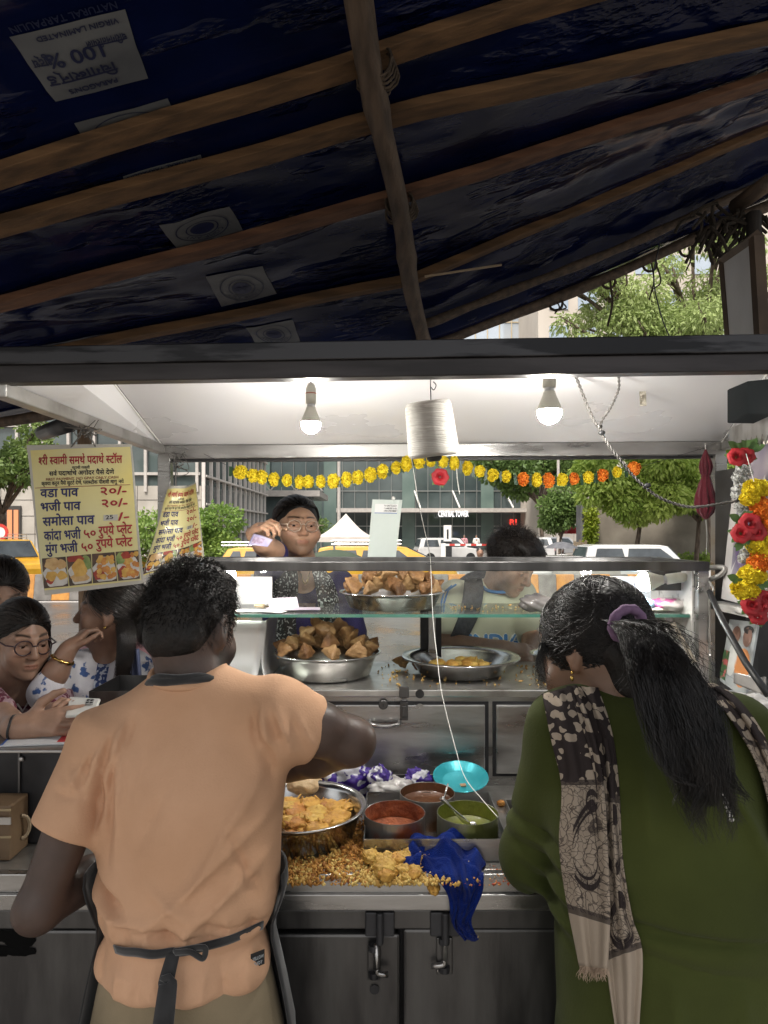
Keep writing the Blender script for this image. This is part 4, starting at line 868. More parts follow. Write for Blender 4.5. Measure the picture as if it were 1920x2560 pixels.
# ================================================================ THINGS ON AND AROUND THE CART
K6 = cr(0,1350,640); K3 = cr(0,850,640)
m_thread = mat('cotton_thread', (.34,.325,.295), (.46,.44,.41), 90, stretch=(.15,.15,3), rough=.9, bump=.05, bscale=160)
sp = empty('thread_cone', A(930,985,1.55), 'big white cone of packing thread hanging from a wire hook', 'thread')
b = MB(); rt = (R(4),R(-7),0); c = A(931,928,1.55)
b.lathe([(.0,.062),(.049,.061),(.0525,.055)]+[(.0525+.0055*t+.0004*math.sin(t*90), .055-.108*t) for t in np.linspace(0,1,40)]+[(.056,-.058),(.05,-.0605),(.016,-.0615)], c, 40, rt); b.build('winding', m_thread, sp, smooth=True)
b = MB(); b.lathe([(.0,-.06),(.017,-.06),(.0175,-.066),(.012,-.072),(0,-.072)], c, 20, rt); b.build('core', m_black, sp, smooth=True)
b = MB(); b.tube(spline([c+V(.0,0,.06),c+V(-.001,0,.105),c+V(.0,0,.115)],5),.0012,6); b.tube(spline([A(936,824,1.55),A(942,832,1.55),A(937,842,1.55),A(931,836,1.55)],5),.0012,6); b.build('hook', m_black, sp)
b = MB(); b.tube(spline([A(888,985,1.52),A(905,1090,1.62),A(925,1180,1.8),A(930,1215,1.872),A(935,1330,1.868),A(942,1400,1.80),A(955,1500,1.72),A(985,1620,1.62),A(1005,1680,1.56),A(1040,1725,1.5),A(1075,1765,1.42)],8), .0009, 5)
tag(b.build('thread', mat('thread_white', (.75,.74,.7), rough=.8)), 'single white thread running down from the cone to the chutney pots', 'thread')
b = MB(); b.tube([A(930+9*math.cos(a),1217+2.5*math.sin(a),1.872) for a in np.linspace(0,6.28,16)], .001, 6, cap=False); b.tube([A(930,1217,1.872)+V(0,.0,0),A(930,1217,1.886)],.0015,5); tag(b.build('wire_ring', m_black), 'tiny wire ring on the case rail guiding the white thread', 'ring')
# ---------------- marigold garland
m_marY = mat('marigold_yellow', (.62,.46,.01), (.80,.66,.03), 60, rough=.8, attr=False); m_marO = mat('marigold_orange', (.62,.14,.01), (.75,.25,.02), 60, rough=.8)
m_gleaf = mat('artificial_leaf', (.008,.03,.012), (.02,.06,.025), 20, rough=.4)
def pompon(c, r, m, parent, n=260, seed=0, name='flower', squash=(1,1,1), axis=None):
    q = np.random.RandomState(seed); d = q.normal(size=(n,3)); d /= np.linalg.norm(d,axis=1,keepdims=True); sc = np.array(squash)
    base = d*r*.72*sc; tip = d*r*q.uniform(.9,1.08,(n,1))*sc; t1 = np.cross(d, q.normal(size=(n,3))); t1 /= np.linalg.norm(t1,axis=1,keepdims=True); t2 = np.cross(d,t1); w = r*.16
    P = np.stack([base-t1*w*.4, base+t1*w*.4, tip+t1*w+t2*w*.3, tip+d*w*.5, tip-t1*w-t2*w*.3],1).reshape(-1,3)+np.array(c); Q = [tuple(range(i*5,i*5+5)) for i in range(n)]
    b = MB(); b.add(P, Q); b.ell(c, tuple(r*.86*sc), 12, 8); return b.build(name, m, parent)
gar = empty('marigold_garland', A(700,1000,2.2), 'yellow and orange artificial marigold garland strung across the rear opening', 'garland')
gp = [K4(u,v,2.2) for u,v in ((100,805),(178,828),(232,835),(305,850),(385,855),(460,865),(515,865),(590,862),(668,860),(748,850),(815,838),(893,822),(967,800),(1050,778),(1113,755),(1190,742),(1262,735),(1338,742),(1403,752),(1485,780),(1560,800),(1635,825))]
gc = ['y']*len(gp)
for (u,v), c in zip(((80,775),(152,785),(250,800),(326,805),(393,808),(474,805),(541,798),(625,790),(706,778),(790,760),(888,740)), 'yyoyoyoyoyo'): gp.append(C5(u,v,2.2)); gc.append(c)
rr = random.Random(2)
for i, (p, c) in enumerate(zip(gp, gc)):
    pompon(p, .0215*rr.uniform(.84,1.1), m_marY if c == 'y' else m_marO, gar, 240, i, squash=(.72+.25*rr.random(),.9,.92+.16*rr.random()))
    if i < len(gp)-1 and i not in (1,5):
        b = MB(); q = (p+gp[i+1])/2; 
        for k in range(2): 
            a = rr.uniform(-.5,.5); b.grid(lambda s,t,a=a,k=k: q+V((s-.5)*.010*math.sin(math.pi*min(1,t+.15))+.004*k+a*.02*(t-.5), -.004+.008*k, (t-.5)*.046), 3, 5)
        b.build('leaf', m_gleaf, gar, solid=.0006)
b = MB(); b.tube(gp, .0011, 5); b.tube([A(440,980,2.22), gp[0]], .0008, 5); b.tube([gp[-1], A(1530,965,2.22)], .0008, 5); b.build('string', m_black, gar)
b = MB()
b.grid(lambda s,t: K4(30+35*s*(1-abs(t-.4)),770+60*t,2.2), 3, 4); b.build('leaf', m_gleaf, gar, solid=.001)
m_rose = mat('rose_red', (.28,.008,.014), (.48,.02,.03), 14, rough=.6); m_roseg = mat('rose_sepal', (.05,.12,.03), (.12,.22,.06), 14, rough=.6)
def rose(c, r, parent, seed=0, m=None, face=(0,-1,0), name='rose'):
    rr = random.Random(seed); b = MB(); f = Vector(face).normalized(); x = f.orthogonal().normalized(); y = f.cross(x); c = Vector(c)
    for ring, (n, rad, op) in enumerate(((3,.22,.15),(4,.45,.35),(5,.72,.65),(6,.98,1.0))):
        for k in range(n):
            a0 = 6.283*k/n+ring*.7+rr.uniform(-.2,.2); wd = 3.0/n*1.35+.25
            def fn(s,t,a0=a0,wd=wd,rad=rad,op=op):
                a = a0+(s-.5)*wd*1.4; q = rad*r*(.35+.65*t)*(1+.06*math.sin(s*9+ring)); h = r*(.55*t*(1-op*.75) + .18*op*math.sin(t*3)) - r*.12*op*max(0,t-.7)*4*(abs(s-.5)+.3)
                return c+x*q*math.cos(a)+y*q*math.sin(a)+f*h
            b.grid(fn, 6, 5)
    o = b.build(name, m or m_rose, parent, smooth=True); b = MB()
    for k in range(6):
        a = k*1.05; b.grid(lambda s,t: c+(x*math.cos(a)+y*math.sin(a))*r*(.5+.75*t)+(x*-math.sin(a)+y*math.cos(a))*(s-.5)*r*.5*math.sin(math.pi*min(1,t*.9+.1))-f*r*.1, 3, 4)
    b.build('sepal', m_roseg, parent); return o
rs = empty('hanging_rose', K4(1318,840,2.15), 'single red artificial rose hanging under the thread cone', 'rose'); rose(K4(1318,835,2.15), .028, rs, 3)
b = MB(); b.tube(spline([K4(1318,835,2.15)+V(0,.01,.01), K4(1295,770,2.17), K4(1290,715,2.2)],5), .002, 5); b.build('stem', m_roseg, rs)
b = MB(); b.tube(spline([K4(1415,740,2.19),K4(1425,860,2.19),K4(1437,940,2.19)],5), .0016, 5); tag(b.build('white_string', mat('thread_white')), 'short white string dangling from the marigold garland', 'string')
# ---------------- red cloth bundle, wires, tape, speaker
m_redc = mat('maroon_cloth', (.085,.004,.012), (.14,.008,.020), 9, rough=.9, sheen=.3, bump=.02, bscale=120)
c0 = C5(1300,630,2.14); prof = [(r*.62,z*.565) for r, z in [(.004,0),(.014,-.03),(.026,-.07),(.03,-.1),(.024,-.13),(.018,-.148),(.03,-.19),(.044,-.25),(.047,-.30),(.036,-.35),(.012,-.385),(0,-.39)]]
bd = empty('cloth_bundle', c0+V(0,0,-.22), 'maroon cloth bundle tied at the waist and hung from the rear beam', 'cloth bundle')
b = MB(); pr = [(interp(z,[-q[1] for q in prof],[q[0] for q in prof]), -z) for z in np.linspace(0,.22,70)]
b.lathe(pr, c0, 72, None, lambda a,i: 1+.12*math.sin(a*9+.6*math.sin(i*.2))*(.4+abs(math.sin(i*.09)))*.8+.05*math.sin(a*17-i*.1)+.06*noise.noise(V(math.cos(a)*2,math.sin(a)*2,i*.12))); b.build('bag', m_redc, bd, smooth=True)
b = MB(); b.tube([c0+V(.0118*math.cos(a),.0118*math.sin(a),-.0835+.001*math.sin(2*a)) for a in np.linspace(0,6.28,20)], .003, 6, cap=False); b.build('tie', m_redc, bd, smooth=True)
b = MB(); b.tube([c0+V(0,0,.0),c0+V(-.002,0,.02)],.0012,5); b.tube(spline([c0+V(.0,0,-.215),c0+V(.004,0,-.27),c0+V(.002,0,-.33)],4),.0008,5); b.build('string', mat('thread_white'), bd)
m_wire = mat('old_wire', (.06,.056,.052), (.15,.14,.13), 14, rough=.6)
def twist(name, label, pts, r, m=None):
    P = spline(pts, 12); root = empty(name, P[-1], label, 'wire'); n = len(P); L_ = [0]
    for i in range(1,n): L_.append(L_[-1]+(P[i]-P[i-1]).length)
    for k in (0,1):
        T = []
        for i, p in enumerate(P):
            d = (P[min(i+1,n-1)]-P[max(i-1,0)]).normalized(); x = d.cross(V(0,1,0)).normalized(); y = d.cross(x); a = L_[i]/(r*11)*6.283/1.0+k*math.pi
            T.append(p+(x*math.cos(a)+y*math.sin(a))*r)
        b = MB(); b.tube(T, r*.95, 6); b.build('strand', m or m_wire, root, smooth=True)
def dense(pts, n): P = spline(pts, n); return P
twist('twisted_wire', 'long twisted grey electric wire sagging across the rear opening to the shrine', dense([C5(u,v,1.62+.0*v) for u,v in ((553,210),(600,330),(650,450),(695,520),(730,590),(800,680),(890,790),(1000,885),(1100,935),(1230,962),(1400,940),(1530,915),(1659,870))],3), .0021)
twist('twisted_wire', 'short twisted wire joining the long one just below the canopy', dense([C5(u,v,1.63) for u,v in ((800,210),(797,290),(745,400),(705,460),(695,520))],3), .0018)
for u,v,r in ((702,533,.006),(965,838,.006),(1500,915,.006)):
    b = MB(); b.ell(C5(u,v,1.61),(r*1.4,r,r)); tag(b.build('tape_joint', m_black, smooth=True), {702:'black taped joint where the two wires meet',965:'black taped joint halfway along the sagging wire',1500:'dark blue taped joint of the wire beside the shrine garland'}[u], 'tape')
tp = empty('brush', C5(935,375,1.75), 'blue and cream tape strip hanging from the canopy', 'strip')
b = MB(); b.grid(lambda s,t: C5(912+30*s+6*t,212+80*t,1.75+.004*math.sin(t*5)), 3, 6); b.build('blue_tape', mat('tape_blue', (.03,.06,.16), (.06,.11,.26), 30, rough=.4), tp, solid=.001)
b = MB(); b.grid(lambda s,t: C5(918+38*s+3*t,290+88*t,1.75+.003*math.sin(t*9+s*3)), 3, 6); b.build('cream_tape', mat('tape_cream', (.3,.27,.22), (.5,.46,.38), 60, rough=.6), tp, solid=.0012)
tp.name = 'tape_strip'
ws = empty('speaker_box', C5(1650,470,1.5), 'black ribbed speaker box at the edge of the canopy above the shrine', 'speaker')
b = MB()
q = [C5(1577,270,1.55),C5(1720,215,1.4),C5(1720,420,1.4),C5(1577,484,1.55)]
b.prism([p for p in q], (.0,.12,.02)); b.build('case', mat('speaker_black', (.008,.010,.011), (.014,.016,.017), 5, rough=.85, spec=.1), ws, bevel=.003)
for t in (.3,.52,.74): 
    b = MB(); p0 = q[0].lerp(q[3],t); p1 = q[1].lerp(q[2],t); b.bar(p0+V(0,-.001,0),p1+V(0,-.001,0),.004,.003,(0,1,0)); b.build('groove', m_black, ws)
fn_ = quad_fn(q[3],q[2],q[0],q[1]); b = MB(); put_text(b, glyphs('Aiwo',.0), lambda a,c,o: fn_(a,c,.003), .42, .9, .55, .22); b.build('lettering', mat('letter_grey', (.4,.4,.4), rough=.5), ws)
# ---------------- menus
m_mtext_r = mat('print_red', (.35,.012,.02), rough=.4); m_mtext_n = mat('print_navy', (.012,.012,.10), rough=.4); m_mtext_b = mat('print_black', (.02,.015,.02), rough=.4); m_mtext_o = mat('print_brown', (.25,.05,.03), rough=.4)
m_lam = mat('laminate', (.42,.40,.36), (.5,.48,.43), 4, rough=.18, spec=.6)
m_menu = mat('menu_yellow', (.64,.60,.34), (.70,.56,.10), 2.2, detail=2, rough=.2, spec=.6, pos=(.42,.62))
PAL = {k: mat('print_'+k, c, c2, 70, rough=.3) for k, c, c2 in (('bun',(.45,.26,.1),(.6,.4,.18)),('fry',(.42,.15,.03),(.6,.28,.06)),('dark',(.04,.025,.02),(.1,.05,.03)),('plate',(.5,.48,.45),(.6,.58,.55)),('leaf',(.12,.2,.05),(.25,.32,.1)),('sauce',(.25,.02,.01),(.35,.04,.02)),('gold',(.5,.28,.05),(.65,.4,.1)))}
LINES = [('r',['श्री' if 0 else ('h','श'),'री',' ',('h','स'),'वामी',' ','समथ','^',' ','पदाथ','^',' ',('h','स'),'टॉल'],250,808,790,795,74),
 ('b',['गटाची गल','ली'],470,836,585,833,25),('b',['सव','^',' ','पदाथा','^','चे',' ','अगोदर',' ','पैसे',' ','देणे'],320,880,740,868,42),
 ('o','FIRST PAYMENT, NO GPAY ONLY CASH',300,912,768,896,24),('b',['कृपया',' ','करून',' ','पैसे',' ','सुटटे',' ','देणे,',' ',('h','प'),'ला',('h','स'),'टीक',' ','पीशवी',' ','मागू',' ','नये'],270,942,803,927,34),
 ('n',['वडा पाव'],265,1020,513,1012,82),('r',['२०/-'],660,1005,818,998,76),('n',['भजी पाव'],270,1110,530,1100,82),('r',['२०/-'],670,1084,826,1077,76),
 ('n',['समोसा पाव'],285,1205,622,1190,84),('r',['/-'],775,1170,838,1163,72),('b','25',695,1162,742,1158,36),
 ('n',['कांदा भजी'],295,1298,535,1285,86),('r',['५०'],560,1280,630,1274,76),('r',['रुपये',' ',('h','प'),'लेट'],650,1264,862,1250,84),
 ('n',['मुंग भजी'],305,1382,515,1370,84),('r',['५०'],545,1366,612,1360,76),('r',['रुपये',' ',('h','प'),'लेट'],635,1348,865,1332,84)]
def menu(label, q3, map_, bend=None, hang=None):
    """q3: corners of the laminated sheet TL,TR,BR,BL; map_(u,v) gives a,b on the sheet from the first menu's crop coordinates"""
    fn = quad_fn(q3[3],q3[2],q3[0],q3[1],bend); root = empty('menu_card', (q3[2]+q3[3])/2, label, 'menu', 'laminated menu cards')
    b = MB(); b.grid(lambda s,t: fn(s,t,-.0005), 16, 20); b.build('sheet', m_lam, root, smooth=True)
    pm = lambda u, v, off: fn(*map_(u,v), off)
    I = [(192,714),(840,690),(918,1556),(290,1622)]; bil = lambda s,t: ((I[0][0]*(1-s)+I[1][0]*s)*(1-t)+(I[3][0]*(1-s)+I[2][0]*s)*t, (I[0][1]*(1-s)+I[1][1]*s)*(1-t)+(I[3][1]*(1-s)+I[2][1]*s)*t)
    b = MB(); b.grid(lambda s,t: pm(*bil(s,t), .0006), 16, 20); b.build('print', m_menu, root, smooth=True)
    for key, m in (('r',m_mtext_r),('n',m_mtext_n),('b',m_mtext_b),('o',m_mtext_o)):
        b = MB()
        for k, s, u0, v0, u1, v1, em in LINES:
            if k != key: continue
            T = deva(s,.028) if isinstance(s,list) else glyphs(s,.02); d = Vector((u1-u0, v1-v0)); n = Vector((d.y,-d.x)).normalized(); du = d.normalized()
            put_text(b, T, lambda a,c,o: pm(u0+d.x*a+n.x*c, v0+d.y*a+n.y*c, .0014), 0, 1, 0, em)
        if key == 'o': b.grid(lambda s,t: pm(228+617*s, 957-22*s+4*t, .0014), 10, 1)
        b.build('lettering', m, root)
    b = MB(); b.grid(lambda s,t: pm(680+90*s,1134-4*s+38*t,.0011), 2, 2); b.build('price_patch', m_lam, root)
    tops = [(275,1415),(440,1402),(605,1385),(755,1372),(905,1360)]; bots = [(285,1610),(455,1593),(608,1575),(770,1560),(912,1545)]; rr = random.Random(5)
    for k in range(4):
        pb = lambda s,t,off,k=k: pm(*(Vector(tops[k]).lerp(tops[k+1],s).lerp(Vector(bots[k]).lerp(bots[k+1],s),t)), off)
        mats_ = [PAL['dark'],PAL['plate'],PAL['bun'],PAL['fry'],PAL['leaf'],PAL['sauce'],PAL['gold']]; b = MB(); b.grid(lambda s,t: pb(.02+.96*s,t,.0014), 6, 6)
        def disc(m, x, y, rx, ry, o, sd=0): b.m = m; b.grid(lambda s,t: pb(min(.98,max(.02,x+rx*t*math.cos(6.283*s)*(1+.15*math.sin(s*25+sd)))), min(1,max(0,y+ry*t*math.sin(6.283*s)*(1+.15*math.sin(s*19+sd)))), o), 18, 1)
        disc(1,.55,.6,.5,.42,.0017)
        if k == 0:
            for x,y,m,r in ((.4,.2,2,.28),(.8,.25,2,.22),(.35,.6,6,.22),(.78,.62,6,.2),(.3,.75,5,.16)): disc(m,x,y,r,r*.75,.002+.0002*x,x*9)
        else:
            if k == 1: disc(4,.75,.3,.25,.25,.0018); disc(5,.35,.1,.35,.12,.0019); disc(2,.5,.75,.38,.16,.002); disc(6,.5,.45,.3,.3,.0022)
            else:
                disc(5,.3,.72,.24,.2,.0019)
                for i in range(26): disc(3 if (i+k) % 2 else 6, rr.uniform(.3,.9), rr.uniform(.1,.85), .11, .09, .002+i*.00002, i)
                if k == 3: disc(4,.2,.25,.18,.2,.0026); disc(5,.45,.15,.2,.13,.0027)
        b.build('food_photo', mats_, root)
    return root
q = [K3(165,680,1.65),K3(850,672,1.65),K3(935,1575,1.65),K3(290,1655,1.65)]
def inv_quad(C):
    """crop coordinates -> bilinear a,b on the sheet by a few Newton steps"""
    TL,TR,BR,BL = [Vector(c) for c in C]
    def f(u,v):
        a = b = .5
        for _ in range(8):
            p = BL*(1-a)*(1-b)+BR*a*(1-b)+TL*(1-a)*b+TR*a*b-Vector((u,v)); da = (BR-BL)*(1-b)+(TR-TL)*b; db = (TL-BL)*(1-a)+(TR-BR)*a; det = da.x*db.y-da.y*db.x
            a -= (p.x*db.y-p.y*db.x)/det; b -= (da.x*p.y-da.y*p.x)/det
        return a, b
    return f
iq = inv_quad([(165,680),(850,672),(935,1575),(290,1655)])
m1 = menu('large yellow laminated menu card hanging at the corner of the canopy', q, iq, lambda a,b: .006*math.sin(3.1*a)+.004*math.sin(5*b))
b = MB(); t = K3(545,580,1.64); b.tube(spline([K3(460,695,1.65),K3(505,640,1.645),t,K3(590,640,1.645),K3(620,690,1.65)],4),.0022,5)
rr = random.Random(1)
for k in range(14): b.tube(spline([t+V(rr.uniform(-.01,.01),0,0), t+V(rr.uniform(-.04,.04),rr.uniform(-.02,.02),rr.uniform(-.03,.03)), t+V(rr.uniform(-.035,.035),0,rr.uniform(-.02,.03))],4),.0011,4)
b.build('hanging_string', m_wire, m1)
K1 = cr(300,1050,400)
q2 = [K1(500,705,2.2),K1(790,655,2.17),K1(880,1450,2.17),K1(232,1660,2.12)]
m2 = menu('smaller crumpled menu card hanging behind the dark haired man', q2, iq, lambda a,b: .02*math.sin(6*a+1)*(1-b*.3)+.008*math.sin(9*b))
b = MB(); t = K1(578,440,2.2); b.tube(spline([K1(578,690,2.19),t,K1(585,350,2.22)],5),.0025,5)
for k in range(12): b.tube(spline([t+V(0,0,rr.uniform(-.02,.03)), t+V(rr.uniform(-.02,.05),rr.uniform(-.02,.02),rr.uniform(-.04,.05)), t+V(rr.uniform(-.01,.04),0,rr.uniform(-.05,.05))],4),.0012,4)
b.build('hanging_string', m_wire, m2)
# ---------------- white card on the rear rail, boards, notes
q = [K4(905,972,2.25),K4(1088,975,2.25),K4(1048,1330,2.25),K4(875,1328,2.25)]; fn = quad_fn(q[3],q[2],q[0],q[1])
wc = empty('payment_card', (q[2]+q[3])/2, 'pale plain back of a payment card standing on the rear rail', 'card')
b = MB(); b.grid(lambda s,t: fn(s,t), 2, 2); b.build('sheet', mat('card_grey', (.42,.47,.45), (.5,.55,.52), 5, rough=.4), wc, solid=.003)
b = MB(); b.grid(lambda s,t: fn(.11+.76*s,.775+.15*t,.0022), 1, 1); st = b.build('sticker', mat('sticker_white', (.6,.6,.6), rough=.4), wc)
b = MB(); b.grid(lambda s,t: fn(.11+.76*s,.765+.012*t,.0022), 1, 1); b.build('blue_line', mat('line_blue', (.03,.1,.35), rough=.4), wc)
b = MB(); [put_text(b, glyphs(s,.01), lambda a,c,o: fn(a,c,.003), .42, .84, y, .04) for s, y in (('For 24x7 Support',.885),('1 week left ends',.84),('1800-890-0000',.795))]; b.build('lettering', m_mtext_b, wc)
b = MB(); b.ell(q[0].lerp(q[1],.7)+V(0,0,.005),(.006,.006,.006)); b.build('pin', m_white, wc, smooth=True)
K7 = cr(560,1380,200)
def sheet(name, label, cat, qd, m, bend=0, solid=.0012, group=None):
    fn = quad_fn(*qd); b = MB(); b.grid(lambda s,t: fn(s,t)+V(0,0,bend*math.sin(s*3.1+t)), 8, 8); o = b.build(name, m, solid=solid); return tag(o, label, cat, group)
m_paper = mat('paper', (.5,.48,.47), (.6,.57,.58), 8, rough=.8); m_paperp = mat('paper_lilac', (.48,.42,.50), (.58,.52,.6), 8, rough=.8)
lb_ = empty('plastic_board', K7(600,1100,2.21), 'grey white framed plastic board standing at the end of the case shelf', 'board')
b = MB(); p0, p1 = K7(-150,1180,2.21), K7(1005,510,2.21); b.bx(p0.x,p1.x,2.205,2.212,p0.z,p1.z); b.build('panel', mat('board_grey', (.34,.34,.34), (.46,.46,.46), 20, rough=.35, pos=(.3,.4)), lb_)
b = MB(); b.bx(p1.x-.012,p1.x,2.2,2.205,p0.z,p1.z); b.bx(p0.x,p1.x-.012,2.2,2.205,p1.z-.012,p1.z); b.build('frame', m_paper, lb_)
rb_ = empty('plastic_board', C5(830,1500,2.21), 'pale blue plastic board standing behind the sideways bulb', 'board')
b = MB(); p0, p1 = C5(642,1540,2.21), C5(1030,1360,2.21); b.bx(p0.x,p1.x,2.205,2.212,1.368,p1.z); b.build('panel', mat('board_blue', (.42,.46,.52), (.5,.54,.6), 12, rough=.3), rb_)
b = MB(); b.bx(p0.x,p1.x,2.2,2.205,p1.z-.008,p1.z); b.bx(p0.x,p0.x+.008,2.2,2.205,1.368,p1.z-.008); b.build('frame', m_paper, rb_)
zs = 1.3685
sheet('paper_note', 'lilac folded paper leaning on the glass shelf in front of the woman', 'paper', (K7(940,1165,2.06),K7(1560,1180,2.06),K7(940,985,2.11),K7(1510,925,2.11)), m_paperp, .002)
for i, (x, y, w, d, rz, l) in enumerate(((-.40,2.0,.1,.07,.2,'white paper sheet lying at the end of the glass shelf'),(-.33,1.975,.09,.05,-.3,'small white receipt lying at the front edge of the glass shelf'),(-.27,2.03,.16,.08,.1,'flat printed paper under the lilac note'))):
    c = V(x,y,zs+.001+.001*i); e = Matrix.Rotation(rz,3,'Z'); sheet('paper_sheet', l, 'paper', [c+e@V(a*w/2,bb*d/2,0) for a,bb in ((-1,-1),(1,-1),(-1,1),(1,1))], m_paper if i < 2 else m_paperp, .001, .0006)
b = MB(); b.ell(K7(770,1120,2.03),(.022,.014,.006),14,8,(0,.1,.2),lambda q: 1+.2*math.sin(q.x*7)); tag(b.build('dry_leaf', mat('dry_leaf', (.16,.13,.07), (.25,.2,.12), 40, rough=.8), smooth=True), 'small folded dry leaf among the papers', 'leaf')
# ---------------- qr card and kitchen box at the side counter
b = MB(); q = [A(-5,1605,1.60),A(176,1585,1.60),A(5,1580,1.74),A(190,1560,1.74)]; 
def qz(u,v): Y = (EYE-1.1195)*FD/(v-HY); return V((u-CX)/FD*Y, Y, 1.1195)
q = [qz(0,1612),qz(165,1606),qz(25,1587),qz(190,1577)]; fn = quad_fn(*q)
qc = empty('payment_plate', (q[0]+q[3])/2, 'white payment plate with a red corner lying on the side counter', 'card')
b = MB(); b.grid(lambda s,t: fn(s,t), 1, 1); b.build('plate', mat('plate_white', (.55,.56,.58), rough=.3), qc, solid=.003)
b = MB(); b.grid(lambda s,t: fn(.72+.28*s,.1+.5*t,.002), 1, 1); b.build('red_panel', mat('panel_red', (.42,.03,.04), rough=.4), qc)
b = MB(); b.grid(lambda s,t: fn(.80+.2*s,.7+.2*t,.002), 1, 1); b.build('orange_panel', mat('panel_orange', (.5,.12,.04), rough=.4), qc)
b = MB(); b.grid(lambda s,t: fn(.0+.03*s,t,.002), 1, 1); b.build('blue_edge', mat('line_blue'), qc)
mt = empty('metal_tray', V(-.66,1.87,1.1175), 'open grey metal tray between the white kurta woman and the man', 'tray')
b = MB(); x0,x1,y0,y1,z0,z1 = -.765,-.45,1.77,1.97,1.118,1.187
for a in ((x0,x1,y0,y0+.003,z0+.003,z1),(x0,x1,y1-.003,y1,z0+.003,z1),(x0,x0+.003,y0+.003,y1-.003,z0+.003,z1),(x1-.003,x1,y0+.003,y1-.003,z0+.003,z1),(x0,x1,y0,y1,z0,z0+.003)): b.bx(*a)
b.build('tray_body', m_steeld, mt)
bo = empty('tool_box', A(5,1905,1.46), 'brown wooden box with metal clips at the near end of the side counter', 'box')
b = MB(); x1 = A(33,1900,1.46).x; b.bx(x1-.18,x1,1.44,1.515,ZC+.001,1.022); b.build('case', mat('box_brown', (.10,.06,.03), (.17,.11,.06), 10, rough=.6), bo, bevel=.004)
for z in (.995,.955,1.012): b = MB(); b.bx(x1-.182,x1+.002,1.437,1.44,z,z+.004); b.build('band', mat('band_tan', (.3,.23,.13), rough=.5), bo)
b = MB(); b.tube([V(x1+.002+.012*math.sin(a),1.48+.012*math.sin(a),.985-.05*(1-math.cos(a))/2) for a in np.linspace(0,3.1,10)],.004,6); b.build('handle', mat('strap_tan', (.25,.19,.12), rough=.7), bo)
b = MB(); b.bx(x1-.03,x1+.004,1.434,1.437,.985,1.0); b.build('clip', m_steel, bo)
# steel box behind the man, rounded at the bottom
sx = empty('steel_drum', V(-.5,2.1,1.171), 'white steel container with a rounded rim inside the case behind the man', 'container')
b = MB(); b.grid(lambda s,t: V(-.70+.345*s*(1-.0)+.03*t*t*t, 1.965+.22*(1-t)*0+.0, 1.172+.172*(1-t)) if 0 else V(-.56+.22*s-.02*t, 1.96-.035*t**4, 1.345-.17*t), 10, 16)
b.grid(lambda s,t: V(-.34-.02*t+.03*t**5, 1.96-.035*t**4*(1-s)+.24*s, 1.345-.17*t), 8, 16); b.build('wall', mat('enamel_white', (.40,.39,.38), (.5,.49,.48), 4, rough=.25, metal=.3), sx, smooth=True, solid=.003)
# ---------------- shrine on the right
sh = empty('shrine_shelf', V(1.25,1.9,1.05), 'dark shrine cabinet with a toothed metal pelmet at the end of the cart', 'shrine')
part('back_panel', m_black, lambda b: b.bx(1.02,1.7,2.0,2.03,1.05,1.78), sh); part('side_panel', m_black, lambda b: b.bx(.985,1.02,1.86,2.03,1.0,1.78), sh)
def pel(b):
    p0, p1 = C5(1437,545,1.9), C5(1700,455,1.45); n = 9
    for k in range(n):
        a, c = p0.lerp(p1,k/n), p0.lerp(p1,(k+1)/n); b.add([a+V(0,0,.018),c+V(0,0,.018),c+V(0,0,-.022),(a+c)/2+V(0,0,-.05),a+V(0,0,-.022)],[(0,1,2,3,4)])
part('pelmet', m_grime, pel, sh, solid=.002)
part('ledge', mat('ledge_trim', (.4,.39,.36), (.5,.48,.45), 20, rough=.5), lambda b: (b.bar(C5(1345,1515,1.95),C5(1640,1575,1.62),.05,.012), b.bar(C5(1345,1530,1.94),C5(1640,1595,1.61),.03,.014)), sh)
pf_ = empty('framed_portrait', C5(1480,1500,1.85), 'large faded portrait in a white mount leaning behind the flower garlands', 'picture')
q = [C5(1395,1490,1.86),C5(1660,1560,1.62),C5(1478,720,1.9),C5(1720,560,1.66)]; fn = quad_fn(*q)
b = MB(); b.grid(lambda s,t: fn(s,t), 2, 2); b.build('mount', mat('mount_white', (.45,.43,.42), (.55,.52,.5), 4, rough=.5), pf_, solid=.006)
b = MB(); b.grid(lambda s,t: fn(.18+.8*s,.16+.84*t,.004), 4, 4); b.build('photo', mat('photo_blur', (.10,.09,.16), (.42,.36,.36), 6, detail=2, rough=.35), pf_)
b = MB()
for x, y, rx, ry in ((.48,.62,.16,.12),(.5,.38,.26,.16)): b.grid(lambda s,t: fn(x+rx*t*math.cos(6.283*s), y+ry*t*math.sin(6.283*s), .005+.0002*ry), 20, 1)
b.build('figure', mat('photo_figure', (.14,.10,.22), (.25,.17,.2), 9, rough=.35), pf_)
p2 = empty('framed_portrait', C5(1480,1859,1.75), 'tall photo print of two people leaning below the shrine ledge', 'picture')
q = [A(1560,1468,1.86),A(1618,1472,1.7),A(1573,1340,1.9),A(1636,1340,1.74)]; q = [A(1556,1470,1.86),A(1612,1510,1.72),A(1578,1338,1.9),A(1640,1345,1.76)]; fn = quad_fn(*q)
b = MB(); b.grid(lambda s,t: fn(s,t), 2, 2); b.build('print', mat('print_bg', (.3,.32,.33), (.42,.44,.44), 8, rough=.3), p2, solid=.005)
